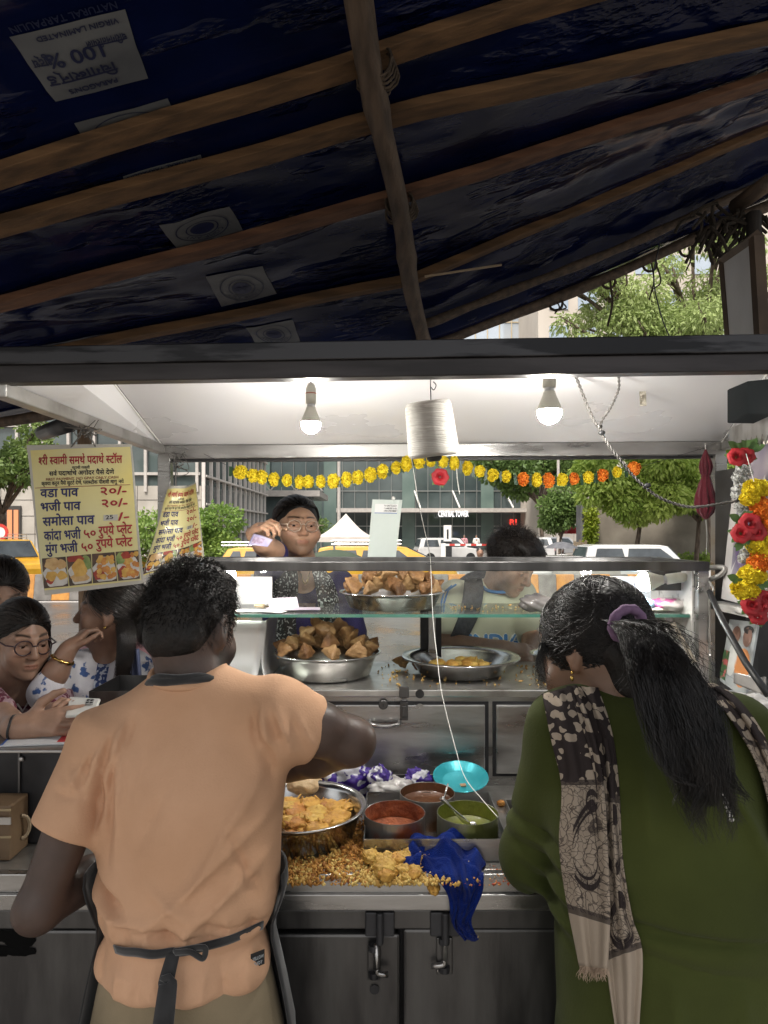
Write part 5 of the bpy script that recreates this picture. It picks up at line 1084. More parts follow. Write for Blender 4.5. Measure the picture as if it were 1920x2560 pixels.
for nm, col, sh_ in (('face_print',(.2,.11,.08),((.35,.78,.15,.13),(.75,.78,.15,.14))),('robe_print',(.5,.2,.07),((.72,.35,.26,.27),)),('shawl_print',(.5,.5,.48),((.33,.4,.17,.25),)),('hair_print',(.02,.015,.015),((.75,.88,.17,.06),))):
    for x,y,rx,ry in sh_: b = MB(); b.grid(lambda s,t: fn(x+rx*t*math.cos(6.283*s), y+ry*t*math.sin(6.283*s), .003+(.001 if nm[0] in 'fh' else 0)), 16, 1); b.build(nm, mat(nm, col, tuple(c*1.2 for c in col), 30, rough=.3), p2)
b = MB(); b.grid(lambda s,t: fn(.0+.22*s,.05+.45*t,.0035), 1, 1); b.build('flower_print', mat('flower_print', (.05,.12,.05), (.45,.1,.1), 60, rough=.3, pos=(.5,.6)), p2)
m_sil = mat('silver_garland', (.30,.30,.29), (.5,.5,.48), 80, rough=.5)
K8 = cr(1700,1000,220); k8 = 1659/541.0
def g8(u, v, Y): return K8(u*k8, v*k8, Y)
sg = empty('flower_garland', g8(420,600,1.62), 'silver garland with red roses and yellow orange marigold balls on the shrine', 'garland')
rr = random.Random(11)
P8 = [(385,440),(380,480),(375,540),(372,600),(395,650),(400,690),(410,880),(415,930),(420,980),(490,1190),(520,1165)]
for i, (u,v) in enumerate(P8):
    for k in range(3): pompon(g8(u+rr.uniform(-24,24),v+rr.uniform(-18,18),1.66), .0155, m_sil, sg, 120, i*3+k, 'tinsel')
for i, (u,v,r,c) in enumerate(((455,545,.034,'y'),(430,600,.03,'y'),(510,540,.03,'y'),(500,650,.034,'o'),(520,700,.034,'o'),(535,750,.034,'o'),(470,890,.031,'y'),(505,925,.033,'y'),(540,850,.033,'y'),(480,1010,.034,'o'),(500,960,.03,'o'),(430,1070,.036,'y'),(390,1165,.036,'y'),(425,1180,.033,'y'),(470,1080,.03,'y'),(360,1150,.024,'y'))):
    pompon(g8(u,v,1.6), r*.72, m_marY if c == 'y' else m_marO, sg, 300, 50+i, 'marigold', (1.05,.9,.9))
for i, (u,v,r) in enumerate(((350,350,.034),(405,345,.032),(375,820,.036),(430,760,.04),(470,810,.036),(440,1260,.038),(490,1270,.04),(530,1230,.036),(480,1330,.032))): rose(g8(u,v,1.59), r*.66, sg, 20+i, face=(-.2,-1,.15))
for i, (u,v) in enumerate(((360,300),(430,310),(370,740),(440,830),(400,870),(360,1105),(400,1115),(500,1140),(410,300),(385,860))):
    b = MB(); c = g8(u,v,1.6); a = rr.uniform(0,6.28)
    for k in range(3): b.grid(lambda s,t,k=k: c+V(.034*(t)*math.cos(a+k*2),-.01*t,.034*t*math.sin(a+k*2))+V(-math.sin(a+k*2),0,math.cos(a+k*2))*(s-.5)*.019*math.sin(math.pi*min(1,t*.85+.15)), 3, 5)
    b.build('leaf', m_roseg, sg)
b = MB(); b.tube([g8(385,260,1.7),g8(410,340,1.57),g8(455,500,1.56)],.001,5); b.build('string', mat('thread_white'), sg)
b = MB(); b.tube([C5(1322,1450,1.86),C5(1400,1620,1.7),C5(1530,1859,1.55),A(1659,1500,1.45)], .008, 8); tag(b.build('black_bar', m_black, smooth=True), 'slanting black bar running in front of the shrine', 'bar')
part_ = MB(); part_.bx(1.13,2.0,1.35,2.1,.9,1.065); tag(part_.build('tiled_shelf', mat('tile_beige', (.33,.29,.25), (.4,.36,.31), 2, rough=.3), bevel=.004), 'beige tiled shelf below the shrine', 'shelf')
b = MB(); c = g8(460,1900,1.5); b.ell(c,(.07,.06,.03),40,24,(0,.2,.4),lambda q: 1+.12*math.sin(q.x*9+q.y*5)+.1*math.sin(q.y*13+q.z*7)); tag(b.build('crumpled_newspaper', mat('newsprint', (.15,.15,.15), (.58,.56,.54), 90, rough=.8, pos=(.3,.42)), smooth=True), 'crumpled newspaper lying on the tiled shelf', 'newspaper')
b = MB(); b.bx(.86,1.2,1.15,1.38,.985,.992); tag(b.build('white_sheet', m_paper), 'white paper sheet under the crumpled newspaper', 'paper')
b = MB(); b.bx(.80,1.3,1.1,1.45,.90,.984); tag(b.build('low_shelf', m_steeld, bevel=.004), 'low steel shelf beside the green clad woman', 'shelf')
b = MB(); b.grid(lambda s,t: g8(330+220*s,1680+(60+60*s)*t+30*s,1.72-.1*s)+V(0,.015*math.sin(s*8),0), 14, 6); tag(b.build('plastic_sheet', mat('grey_plastic', (.3,.28,.27), (.42,.4,.38), 10, rough=.25), smooth=True, solid=.002), 'grey plastic sheet lying in front of the leaning photo print', 'plastic sheet')
# packs on the right end of the glass shelf
for i, (u0,v0,u1,v1,h,c1,c2,l) in enumerate(((815,1560,1010,1600,.05,(.05,.25,.5),(.3,.5,.7),'blue printed plastic packet lying on the glass shelf'),(980,1590,1220,1630,.045,(.55,.12,.3),(.65,.6,.58),'pink and white printed plastic packet lying on the glass shelf'),(800,1525,1100,1540,.02,(.2,.25,.12),(.45,.43,.38),'green and white folded packet behind the blue one'))):
    p0, p1 = C5(u0,v0,2.02), C5(u1,v1,2.0); c = (p0+p1)/2; c.z = zs+h*.4; b = MB(); b.ell(c, (abs(p1.x-p0.x)/2,.05,h*.42), 36, 20, (0,.05,0), lambda q: 1+.07*math.sin(q.x*11+q.y*6+i)+.05*math.sin(q.y*17)); tag(b.build('plastic_packet', mat('packet_%d' % i, c1, c2, 14, rough=.2, pos=(.44,.5)), smooth=True), l, 'packet', 'plastic packets on the glass shelf')
b = MB(); c = C5(330,1530,1.98); c.z = zs+.026; b.ell(c,(.052,.045,.026),30,18,None,lambda q: 1+.08*math.sin(q.x*9+q.z*8)+.05*math.sin(q.y*14)); tag(b.build('clear_bag', mat('clear_plastic', (.16,.145,.14), (.3,.28,.27), 18, rough=.15, spec=.7), smooth=True), 'grey plastic bag of food standing at the back of the glass shelf', 'bag')
b = MB(); c = C5(1230,1530,2.1); c.z = zs; b.bx(c.x-.03,c.x+.03,2.1,2.105,zs,zs+.06); tag(b.build('newspaper_scrap', mat('newsprint')), 'scrap of newspaper at the end of the glass shelf', 'newspaper')
# ================================================================ FOOD, POTS AND CLOTHS ON THE WORKTOP
m_bowl = mat('polished_steel', (.50,.49,.48), (.60,.59,.57), 4, rough=.16, rough2=.28, metal=1, stretch=(1,1,6))
def bowl(label, c, R_, h, lip=.012, flare=.80):
    root = empty('steel_bowl', c, label, 'bowl', 'steel bowls of snacks'); rb = R_*flare; b = MB()
    b.lathe([(0,.0),(rb*.93,.0),(rb,.004),(R_-lip-.004,h*.85),(R_-lip,h-.003),(R_-.002,h-.001),(R_,h+.002),(R_-.002,h+.004),(R_-lip-.001,h+.001),(R_-lip-.006,h*.84),(rb-.004,.008),(rb*.9,.003),(0,.003)], c, 64)
    b.build('shell', m_bowl, root, smooth=True); return root
def pastry_mat(name, c1, c2, sc=22):
    m = mat(name, c1, c2, sc, detail=7, rough=.5, rough2=.7, bump=.06, bscale=70, spec=.4, coat=.08, pos=(.32,.68)); return m
m_sam = [pastry_mat('samosa_crust', (.17,.078,.026), (.36,.205,.085)), pastry_mat('samosa_crust_dark', (.10,.042,.014), (.24,.12,.042)), pastry_mat('samosa_crust_pale', (.22,.115,.042), (.43,.27,.125))]
def samosa_mesh(seed, m):
    rr = random.Random(seed); nrm = [Vector(n).normalized() for n in ((0,.94,.33),(.82,-.47,.33),(-.82,-.47,.33),(0,0,-1))]; k = 6
    b = MB(); nu, nv = 36, 26
    def rad(d): return (1/sum(math.exp(k*(d.dot(n)/.36-1)) for n in nrm))**(1/k) if 0 else 1/(sum(max(0,d.dot(n)/.30)**k for n in nrm)**(1/k)+1e-6)
    def f(q):
        d = Vector(q).normalized(); r = rad(d)**.74; r *= 1+.20*noise.noise(d*1.7+V(seed*3.1,0,0))+.10*noise.noise(d*4+V(0,seed*2.3,0))+.03*noise.noise(d*11); return r
    b.ell((0,0,0),(.047,.039,.034),nu,nv,None,f)
    # crimped seam
    e = [Vector((.0,.0,.060)).lerp(Vector((.052,.03,-.012)), t/12) for t in range(13)]
    return b.build('samosa', m, smooth=True, origin=(0,0,0))
def heap(label, group, spots, seed):
    rr = random.Random(seed); protos = {}
    for i, (x, y, z, s) in enumerate(spots):
        key = rr.randrange(6)
        o = samosa_mesh(seed*10+key, m_sam[key % 3]) if key not in protos else protos[key].copy()
        if key not in protos: protos[key] = o
        else: COL.objects.link(o)
        o.location = (x,y,z); o.rotation_euler = (rr.uniform(-1.1,1.1), rr.uniform(-1.1,1.1), rr.uniform(0,6.28)); o.scale = (s*rr.uniform(.95,1.15), s*rr.uniform(.9,1.1), s*rr.uniform(.95,1.2)); tag(o, label, 'samosa', group)
c = V(.025,2.09,1.3690); bowl('steel bowl heaped with samosas standing on the glass shelf', c, .163, .048)
sp_ = [(c.x+.128*math.cos(a)*(1+.06*math.sin(5*a)), c.y+.105*math.sin(a), c.z+.064, .92) for a in np.linspace(.2,6.2,10)]+[(c.x+.05*math.cos(a), c.y+.05*math.sin(a), c.z+.075, .95) for a in np.linspace(.6,6.2,5)]+[(c.x-.07,c.y-.02,c.z+.098,.9),(c.x-.015,c.y-.03,c.z+.105,.9),(c.x+.075,c.y-.03,c.z+.095,1.0),(c.x-.035,c.y+.03,c.z+.11,.9),(c.x+.03,c.y+.02,c.z+.105,.95),(c.x+.11,c.y-.02,c.z+.09,.9),(c.x-.12,c.y-.0,c.z+.075,.9)]
heap('golden brown samosa heaped in the steel bowl on the glass shelf', 'samosas in the bowl on the glass shelf', sp_, 3)
c = V(-.172,2.055,1.1715); bowl('deep steel bowl heaped with samosas on the cabinet top', c, .163, .068)
sp_ = [(c.x+.132*math.cos(a)*(1+.05*math.sin(4*a)), c.y+.120*math.sin(a), c.z+.085, 1.0) for a in np.linspace(.1,6.1,11)]+[(c.x+.072*math.cos(a), c.y+.065*math.sin(a), c.z+.112, 1.05) for a in np.linspace(.4,6.0,6)]+[(c.x-.06,c.y-.03,c.z+.125,1.0),(c.x+.0,c.y-.035,c.z+.135,1.05),(c.x+.06,c.y-.02,c.z+.128,1.0),(c.x-.03,c.y+.03,c.z+.14,1.0),(c.x+.035,c.y+.03,c.z+.138,1.0),(c.x-.1,c.y-.04,c.z+.10,.95),(c.x+.1,c.y-.05,c.z+.10,.95)]
heap('crusty brown samosa heaped in the deep bowl on the cabinet top', 'samosas in the bowl on the cabinet top', sp_, 5)
heap('samosa lying on the cabinet top beside the bowls', 'loose samosas on the cabinet top', [(.06,2.14,1.20,.9),(.10,2.10,1.195,.6)], 7)
# fritters: craggy lumps of fried batter
m_frit = [pastry_mat('fritter_gold', (.34,.15,.025), (.60,.34,.07), 40), pastry_mat('fritter_yellow', (.38,.20,.035), (.60,.40,.10), 40), pastry_mat('fritter_orange', (.28,.10,.02), (.50,.23,.05), 40)]
def fritter(c, r, m, seed, label, group, name='fritter', flat=.6):
    b = MB(); rr = random.Random(seed); f = lambda q: 1+.32*noise.noise(q*2.1+V(seed,0,0))+.26*abs(noise.noise(q*4.6+V(0,seed,0)))+.12*noise.noise(q*11)
    b.ell((0,0,0),(r,r*rr.uniform(.7,1.0),r*flat),26,18,(rr.uniform(-.3,.3),rr.uniform(-.3,.3),rr.uniform(0,3)),f)
    for k in range(rr.randint(2,5)):
        a = rr.uniform(0,6.28); p = V(math.cos(a),math.sin(a)*.8,rr.uniform(-.1,.4))*r*.8; q = p*1.5+V(rr.uniform(-.3,.3),rr.uniform(-.3,.3),rr.uniform(-.1,.5))*r; b.tube(spline([p*.6,p,q],3),[r*.16,r*.14,r*.13,r*.12,r*.1,r*.08,r*.05],6)
    o = b.build(name, m, smooth=True, origin=(0,0,0)); o.location = c; return tag(o, label, 'fritter', group)
c = V(.232,2.075,1.1715); bowl('wide steel bowl with a little yellow fritter mix left in it', c, .180, .05, .026, .70)
rr = random.Random(8)
for i in range(16): a = rr.uniform(0,6.28); q = rr.random()**.6*.075; fritter(c+V(q*math.cos(a)*1.3,q*math.sin(a)*.8,.018+.022*(1-q/.08)), rr.uniform(.014,.024), m_frit[1 if i % 3 else 0], i, 'yellow fritter piece left in the wide steel bowl', 'fritters in the wide bowl')
c = V(.535,2.07,1.1715); bowl('small steel bowl half hidden by the woman in green', c, .093, .058, .010, .72)
for i in range(5): fritter(c+V(.03*math.cos(i*1.3),.03*math.sin(i*1.3),.035), .022, m_frit[2], 30+i, 'orange fritter piece in the small half hidden bowl', 'fritters in the small bowl')
c = V(-.192,1.565,ZC+.001); bowl('large steel bowl of golden fritters beside the man in peach', c, .152, .068, .010, .82)
for i in range(34):
    a = rr.uniform(0,6.28); q = rr.random()**.55*.105; fritter(c+V(q*math.cos(a),q*math.sin(a)*.95,.022+.03*(1-q/.11)+rr.uniform(0,.016)), rr.uniform(.02,.036), m_frit[i % 3 if i % 4 else 0], 60+i, 'golden fritter heaped in the large bowl beside the man', 'fritters in the large bowl', flat=.45)
# spilled crumbs and fritter bits
def cz(u, v, z=ZC): Y = (EYE-z)*FD/(v-HY); return V((u-CX)/FD*Y, Y, z)
def crumbs(name, label, n, pick, s0, s1, c1, c2, seed):
    q = np.random.RandomState(seed); P, Q, C = [], [], []; base = [(1,1,1),(-1,-1,1),(-1,1,-1),(1,-1,-1),(0,0,1.5)]
    for i in range(n):
        p = pick(q); s = q.uniform(s0,s1)*q.uniform(.5,1.2); Rm = np.array(Euler(tuple(q.uniform(0,6.28,3))).to_matrix()); o = len(P); st = q.uniform(.6,1.9)
        oc = np.array([(1,0,0),(0,1,0),(-1,0,0),(0,-1,0),(0,0,1),(0,0,-1)])*np.array([st,1,.7])*(1+.3*q.rand(6,1)); P += list(oc@Rm.T*s+np.array(p)+np.array((0,0,s*.6)))
        Q += [(o,o+1,o+4),(o+1,o+2,o+4),(o+2,o+3,o+4),(o+3,o,o+4),(o+1,o,o+5),(o+2,o+1,o+5),(o+3,o+2,o+5),(o,o+3,o+5)]; t = q.rand(); C += [np.array(c1)*(1-t)+np.array(c2)*t]*6
    o = obj_np(name, P, Q, mat('crumb', (1,1,1), attr=True, rough=.7), None, col=np.array(C)); return tag(o, label, 'crumbs', None, 'stuff')
def blob(cs):
    def f(q):
        u, v, su, sv = cs[q.randint(len(cs))]; p = cz(u+q.normal()*su, min(1913,v+q.normal()*sv)); pile = math.exp(-(((p.x-cz(u,v).x)/.03)**2)); return (p.x, p.y, p.z+abs(q.normal())*.004*pile)
    return f
crumbs('fritter_crumbs', 'orange red fried crumbs strewn over the steel worktop around the bowl', 3400, blob([(765,1830,22,16),(745,1850,30,16),(700,1865,40,20),(640,1895,34,9),(800,1872,60,16),(850,1852,35,6),(700,1885,60,18),(765,1795,18,14),(640,1880,30,16),(760,1835,20,10)]), .0010,.0050, (.22,.08,.012), (.58,.29,.06), 3)
crumbs('chilli_crumbs', 'red chilli specks scattered over the clear part of the worktop', 420, blob([(1110,1890,60,16),(900,1895,90,14),(1150,1900,40,8)]), .0012,.0030, (.35,.04,.02), (.6,.3,.08), 4)
crumbs('yellow_crumbs', 'yellow batter bits lying along the front edge of the worktop', 1500, blob([(800,1890,40,16),(880,1905,45,8),(640,1890,30,14),(840,1900,50,10),(720,1850,40,20)]), .002,.0055, (.45,.25,.05), (.65,.48,.16), 5)
def topz(z): 
    def f(q): x = q.uniform(-.02,.75); return (x, q.uniform(1.89,2.2), z)
    return f
crumbs('cabinet_crumbs', 'pale crumbs scattered on the cabinet top between the bowls', 260, topz(1.1715), .0015,.005, (.35,.16,.04), (.6,.42,.15), 6)
crumbs('shelf_crumbs', 'few yellow crumbs on the right part of the glass shelf', 60, lambda q: (q.uniform(.2,.5), q.uniform(1.96,2.15), 1.3685), .0015,.004, (.4,.2,.05), (.6,.42,.15), 7)
for i in range(26):
    u, v = rr.gauss(858,26), rr.gauss(1886,14); v = min(v,1912); fritter(cz(u,v)+V(0,0,.010+.012*rr.random()), rr.uniform(.010,.02), m_frit[1] if i % 3 else m_frit[0], 120+i, 'yellow onion fritter piece spilled on the worktop by the blue towel', 'spilled fritter pieces', flat=.7)
fritter(cz(938,1932,.872)+V(0,.004,.012), .016, m_frit[0], 160, 'single golden fritter resting on the worktop lip under the towel', None)
for i,(u,v) in enumerate(((738,1800),(768,1842),(845,1800),(1083,1742),(1015,1468))): fritter(cz(u,v)+V(0,0,.008), .012, m_frit[2 if i < 4 else 1], 170+i, ('orange fritter scrap between the large bowl and the pot tray','orange fritter scrap close to the tray corner','orange fritter scrap beside the front pot','pale fritter scrap beside the right end of the pot tray','yellow fritter scrap in the shadow under the cabinet')[i], None)
# tray with three pots
tr_ = empty('pot_tray', V(.105,1.55,ZC), 'low steel tray holding three chutney pots', 'tray'); x0,x1,y0,y1,z0,z1 = -.043,.262,1.438,1.70,ZC+.001,.953; b = MB()
for a in ((x0,x1,y0,y0+.002,z0+.002,z1),(x0,x1,y1-.002,y1,z0+.002,z1),(x0,x0+.002,y0+.002,y1-.002,z0+.002,z1),(x1-.002,x1,y0+.002,y1-.002,z0+.002,z1),(x0,x1,y0,y1,z0,z0+.002)): b.bx(*a)
b.build('tray_body', m_steel, tr_)
m_poth = mat('pot_steel_red', (.22,.21,.20), (.30,.08,.03), 9, rough=.3, metal=.7, pos=(.48,.62)); m_potg = mat('pot_steel_green', (.20,.20,.15), (.14,.16,.05), 7, rough=.35, metal=.6, pos=(.45,.55)); m_potb = mat('pot_steel_brown', (.26,.25,.23), (.14,.07,.035), 7, rough=.35, metal=.6, pos=(.5,.65))
for lab, x, y, r, mo, mi, cc, lv in (('front steel pot coated inside with dry red chutney',.024,1.522,.068,m_poth,mat('red_chutney', (.16,.035,.012), (.32,.085,.025), 30, rough=.7, bump=.06, bscale=60),None,.018),('steel pot of green chutney with a spoon in it',.186,1.522,.068,m_potg,mat('green_chutney', (.10,.12,.015), (.20,.21,.04), 14, rough=.3, bump=.03, bscale=40),None,.022),('rear steel pot of dark brown chutney',.104,1.640,.066,m_potb,mat('brown_chutney', (.07,.03,.015), (.14,.06,.03), 12, rough=.25, bump=.02, bscale=40),None,.035)):
    rt = empty('chutney_pot', V(x,y,z0+.002), lab, 'pot', 'chutney pots in the steel tray'); c = V(x,y,z0+.002); b = MB(); H_ = .068
    b.m = 0; b.lathe([(0,0),(r,0),(r,H_-.001),(r-.0008,H_),(r-.0016,H_-.001)], c, 48); b.m = 1; b.lathe([(r-.0016,H_-.001),(r-.0016,lv),(0,lv-.002)], c, 48, None, lambda a,i: 1); b.build('pot', [mo,mi], rt, smooth=False, bevel=0)
    b = MB(); b.lathe([(r-.004,lv+.012),(r*.8,lv+.004),(r*.4,lv),(0,lv+.002)], c, 40, None, lambda a,i: 1+.0*i); b.build('chutney', mi, rt, smooth=True)
spn = empty('spoon', V(.186,1.52,.96), 'steel spoon standing in the green chutney pot', 'spoon')
b = MB(); p0, p1 = A(952,1722,1.53), V(.19,1.525,.945); d_ = (p1-p0).normalized(); x_ = d_.cross(V(0,1,.2)).normalized()
b.grid(lambda s,t: p0.lerp(p1,t)+x_*(s-.5)*(.012-.006*math.sin(min(1,t*1.3)*3.1)**1)+V(0,-.002*math.cos((s-.5)*2.5),0), 5, 12); b.build('handle', m_bowl, spn, smooth=True, solid=.0015)
b = MB(); b.ell(p1+d_*.012,(.012,.018,.006),14,8,(1.0,0,0)); b.build('scoop', m_bowl, spn, smooth=True)
b = MB(); q0, q1 = V(.135,1.60,.955), A(968,1692,1.62); b.tube([q0,q1],.002,6); b.ell(q0,(.01,.012,.004),10,6); tag(b.build('thin_spoon', m_bowl, smooth=True), 'thin steel spoon leaning out of the brown chutney pot', 'spoon')
# turquoise foil plate
pl_ = Matrix.Rotation(R(13),3,'X'); c = V(.198,1.765,.955); b = MB()
b.lathe([(0,0),(.045,.0),(.05,.002),(.069,.016),(.071,.017),(.0715,.0155)], (0,0,0), 96, None, lambda a,i: 1+(.012*math.sin(a*44) if i in (3,4,5) else 0)); b.v = [tuple(pl_@Vector(v)+c) for v in b.v]
fp = empty('foil_plate', c, 'turquoise crimped paper plate tilted behind the chutney pots', 'plate'); b.build('plate', mat('turquoise_foil', (.02,.30,.36), (.04,.40,.46), 8, rough=.28, metal=.35), fp, smooth=True)
b = MB(); put_text(b, glyphs('CCIL',.01), lambda a,cc_,o: c+pl_@V(.022+.03*a, .050+cc_*.012, .004), 0, 1, 0, .012*60, .001); b.build('lettering', mat('pale_mark', (.35,.6,.62), rough=.5), fp)
b = MB(); b.box(c+pl_@V(.004,-.022,.004),(.014,.010,.003),(R(13),0,.2)); tag(b.build('food_scrap', mat('scrap_tan', (.4,.24,.13), rough=.7)), 'small tan scrap lying in the turquoise plate', 'scrap')
# crumpled packets and bag behind the pots
def crumple(name, label, c, r, m, seed, rot=(0,0,0), amp=.22, fr=9, cat='packet', n=(60,40)):
    b = MB(); b.ell(c, r, n[0], n[1], rot, lambda q: 1+amp*noise.noise(q*2.2+V(seed,0,0))+amp*.6*abs(noise.noise(q*5+V(0,seed,0)))+.05*noise.noise(q*fr*1.6)); return tag(b.build(name, m, smooth=True), label, cat)
m_pur = mat('purple_print', (.05,.022,.20), (.50,.49,.54), 5.5, detail=1, rough=.22, spec=.6, stretch=(9,2,9), pos=(.52,.55))
crumple('bread_packet', 'purple and white bread packet crumpled against the cabinet', A(745,1683,1.79), (.070,.05,.062), m_pur, 1, (.2,.3,.4), .35)
crumple('bread_packet', 'small torn end of the purple and white packet', A(822,1690,1.76), (.028,.03,.04), m_pur, 3, (.1,-.2,.9), .4)
crumple('bread_packet', 'purple edged clear packet lying behind the pots', A(905,1682,1.78), (.035,.025,.022), m_pur, 5, (.3,.2,.2), .4)
crumple('cling_bag', 'shiny clear plastic bag bunched behind the brown chutney pot', A(850,1708,1.75), (.062,.045,.032), mat('cling_plastic', (.30,.28,.27), (.5,.48,.46), 30, rough=.08, spec=.9, pos=(.4,.55)), 7, (0,.1,.2), .3, 14, 'bag')
crumple('bread_roll', 'pale bread roll sticking out of the purple packet', A(655,1692,1.72), (.048,.04,.028), pastry_mat('bun_crust', (.45,.30,.16), (.62,.47,.28), 9), 9, (0,.1,.1), .10, 3, 'bread')
b = MB(); b.bx(.30,.36,1.60,1.70,ZC+.001,ZC+.004); b.bx(.30,.303,1.60,1.70,ZC+.004,ZC+.03); b.bx(.30,.36,1.697,1.70,ZC+.004,ZC+.03); tag(b.build('steel_dish', m_steel, bevel=.001), 'corner of a small steel dish beside the green sleeve', 'dish')
# blue towel: a sheet gathered in long folds, its tail hanging over the worktop edge
m_tow = mat('blue_terry', (.002,.010,.10), (.005,.022,.17), 26, rough=.95, sheen=.06, spec=.08, bump=.06, bscale=420)
tow = empty('towel', cz(950,1880), 'bright blue terry towel bunched on the worktop with a corner hanging down', 'towel'); TP = []
def tow_fn(s,t):
    k = lambda ys: interp(t,[0,.12,.3,.5,.56,.75,1],ys)
    cx, w, y, zb = k([.098,.108,.126,.140,.146,.160,.172])+.010*math.sin(t*13), k([.08,.155,.180,.135,.110,.070,.018]), k([1.462,1.455,1.425,1.385,1.366,1.358,1.357]), k([.012,.034,.026,.012,-.005,-.055,-.112])
    u = s-.5; x = cx+u*w+.012*math.sin(t*5+u*3); ph = 1.9*math.pi*(s+.22*math.sin(t*3.2)+.22*noise.noise(V(s*2.5,t*2.5,2))); am = k([.020,.034,.024,.012,.012,.010,.004])
    f = am*(.5-.5*math.cos(2*ph))*(.6+.8*noise.noise(V(s*2,t*3.5,8))+.2)+.018*noise.noise(V(s*4+t*2,t*6,5))*k([.8,1,1,.8,.6,.5,.2])+.006*noise.noise(V(s*10,t*14,1))
    edge = 1-max(0,abs(u)*2-.72)/.28; h = f*max(.15,edge)
    if t < .52: p = V(x, y+.018*math.sin(s*4), max(ZC+.003, ZC+zb*max(.12,edge)+h))
    else: p = V(x, y-h*1.2-.004, ZC+zb+.012*math.sin(s*7)*(1-t))
    return p
b = MB(); b.grid(tow_fn, 70, 90); TP += b.v; b.build('cloth', m_tow, tow, smooth=True, solid=.004)
def wing_fn(s,t):
    p0, p1 = cz(925-20*s,1840+58*s), cz(822+34*s,1872+30*s); p = p0.lerp(p1,t); f = .016*abs(math.sin(2.2*math.pi*(s+.2*t)))*(1-.5*t)+.006*noise.noise(V(s*5,t*5,9)); e = max(.2,1-max(0,abs(s-.5)*2-.7)/.3)
    return V(p.x, p.y, ZC+.005+f*e+.014*(1-t)*e)
b = MB(); b.grid(wing_fn, 40, 44); TP += b.v; b.build('cloth', m_tow, tow, smooth=True, solid=.004)
P = np.array([tuple(p) for p in TP])
crumbs('towel_crumbs', 'tiny crumbs stuck on the blue towel', 130, lambda q: tuple((lambda p: (p[0],p[1]-.0,p[2]))(P[q.randint(len(P))])), .0008,.0018, (.4,.2,.05), (.65,.5,.2), 9)
# ================================================================ PEOPLE
def frame(y, z, o, s=1.0, wide=1.0):
    y = Vector(y).normalized(); z = Vector(z); x = y.cross(z).normalized(); z = x.cross(y)
    M = Matrix((x,y,z)).transposed().to_4x4()*1.0
    for i in range(3):
        for j in range(3): M[i][j] *= s*(wide if j == 0 else 1)
    M.translation = Vector(o); M[3][3] = 1; return M
def rot3(M): return Matrix([[M[i][j] for j in range(3)] for i in range(3)])
def skin(name, c, rough=.42):
    return mat(name, tuple(q*.9 for q in c), tuple(min(1,q*1.1) for q in c), 30, rough=rough, attr=True, sss=.12, spec=.4, bump=.004, bscale=220)
def dirs(p0, p1):
    d = (Vector(p1)-Vector(p0)).normalized(); return d.to_track_quat('Z','Y').to_matrix()
def sleeve(S, p0, p1, r0, r1, k=.03, flat=1.0, rnd=.008):
    L_ = (Vector(p1)-Vector(p0)).length
    S.loft([(0,0,0,r0,r0*flat),(L_,0,0,r1,r1*flat)], dirs(p0,p1), p0, k, rnd)
def head(S, M, lid=.5, fem=True, ears=True, mouth=0, rnd=0):
    sc = M.to_scale(); s = sc.y; Rm = Matrix([[M[i][j]/sc[j] for j in range(3)] for i in range(3)]); P = lambda *a: M @ V(*a)
    E = lambda c, r, k=.02, sub=False: S.ell(P(*c), tuple(q*w for q, w in zip(r, sc)), Rm, k*s, sub)
    C = lambda a, b, r0, r1=None, k=.015, sub=False: S.cap(P(*a), P(*b), r0*s, (r0 if r1 is None else r1)*s, k*s, sub)
    E((0,-.015,.03),(.074,.094,.088)); E((0,.028,-.02),(.063,.066,.085),.03); E((0,.045,-.072),(.046+rnd,.044,.04+rnd*.5),.03); E((0,.076,-.1),(.019,.019,.016),.025)
    for x in (-1,1):
        E((x*(.036+rnd*.6),.064,-.034),(.026+rnd*.6,.024+rnd*.2,.028+rnd*.5),.02); C((x*.012,.089,.024),(x*.046,.076,.022),.0085,.006,.014)
        E((x*.031,.100,.004),(.019,.016,.011),.012,True)
        E((x*.031,.0775,.0015),(.0150,.0142,.0142),.005)                                            # the lids round the eyeball
        C((x*.0205,.0935,-.0012-.0035*(1-lid)),(x*.0415,.088,-.0005-.003*(1-lid)),.0024+.0030*lid,.0020+.0024*lid,.003,True); C((x*.018,.0895,-.012),(x*.044,.081,-.011),.004,.003,.008)
        E((x*.0105,.101,-.033),(.008,.009,.007),.008); C((x*.006,.112,-.0425),(x*.011,.106,-.042),.0028,.003,.003,True)
        if ears:
            E((x*.077,-.012,-.004),(.009,.019,.031),.012); E((x*.086,-.008,0),(.005,.010,.017),.006,True); E((x*.075,-.004,-.034),(.007,.008,.009),.008)
    C((0,.091,.014),(0,.113,-.027),.0075,.0105,.014); E((0,.112,-.031),(.0098,.0095,.009),.008)
    C((-.017,.0905,-.0605),(.017,.0905,-.0605),.0052,.0052,.008); C((-.006,.0955,-.060),(.006,.0955,-.060),.0052,.005,.008); C((-.015,.090,-.0705),(.015,.090,-.0705),.0062,.0062,.009); E((0,.094,-.0715),(.011,.006,.006),.008)
    C((-.021,.096,-.0653-mouth*.2),(.021,.096,-.0653-mouth*.2),.0016+mouth*.002,None,.004,True)
    return M
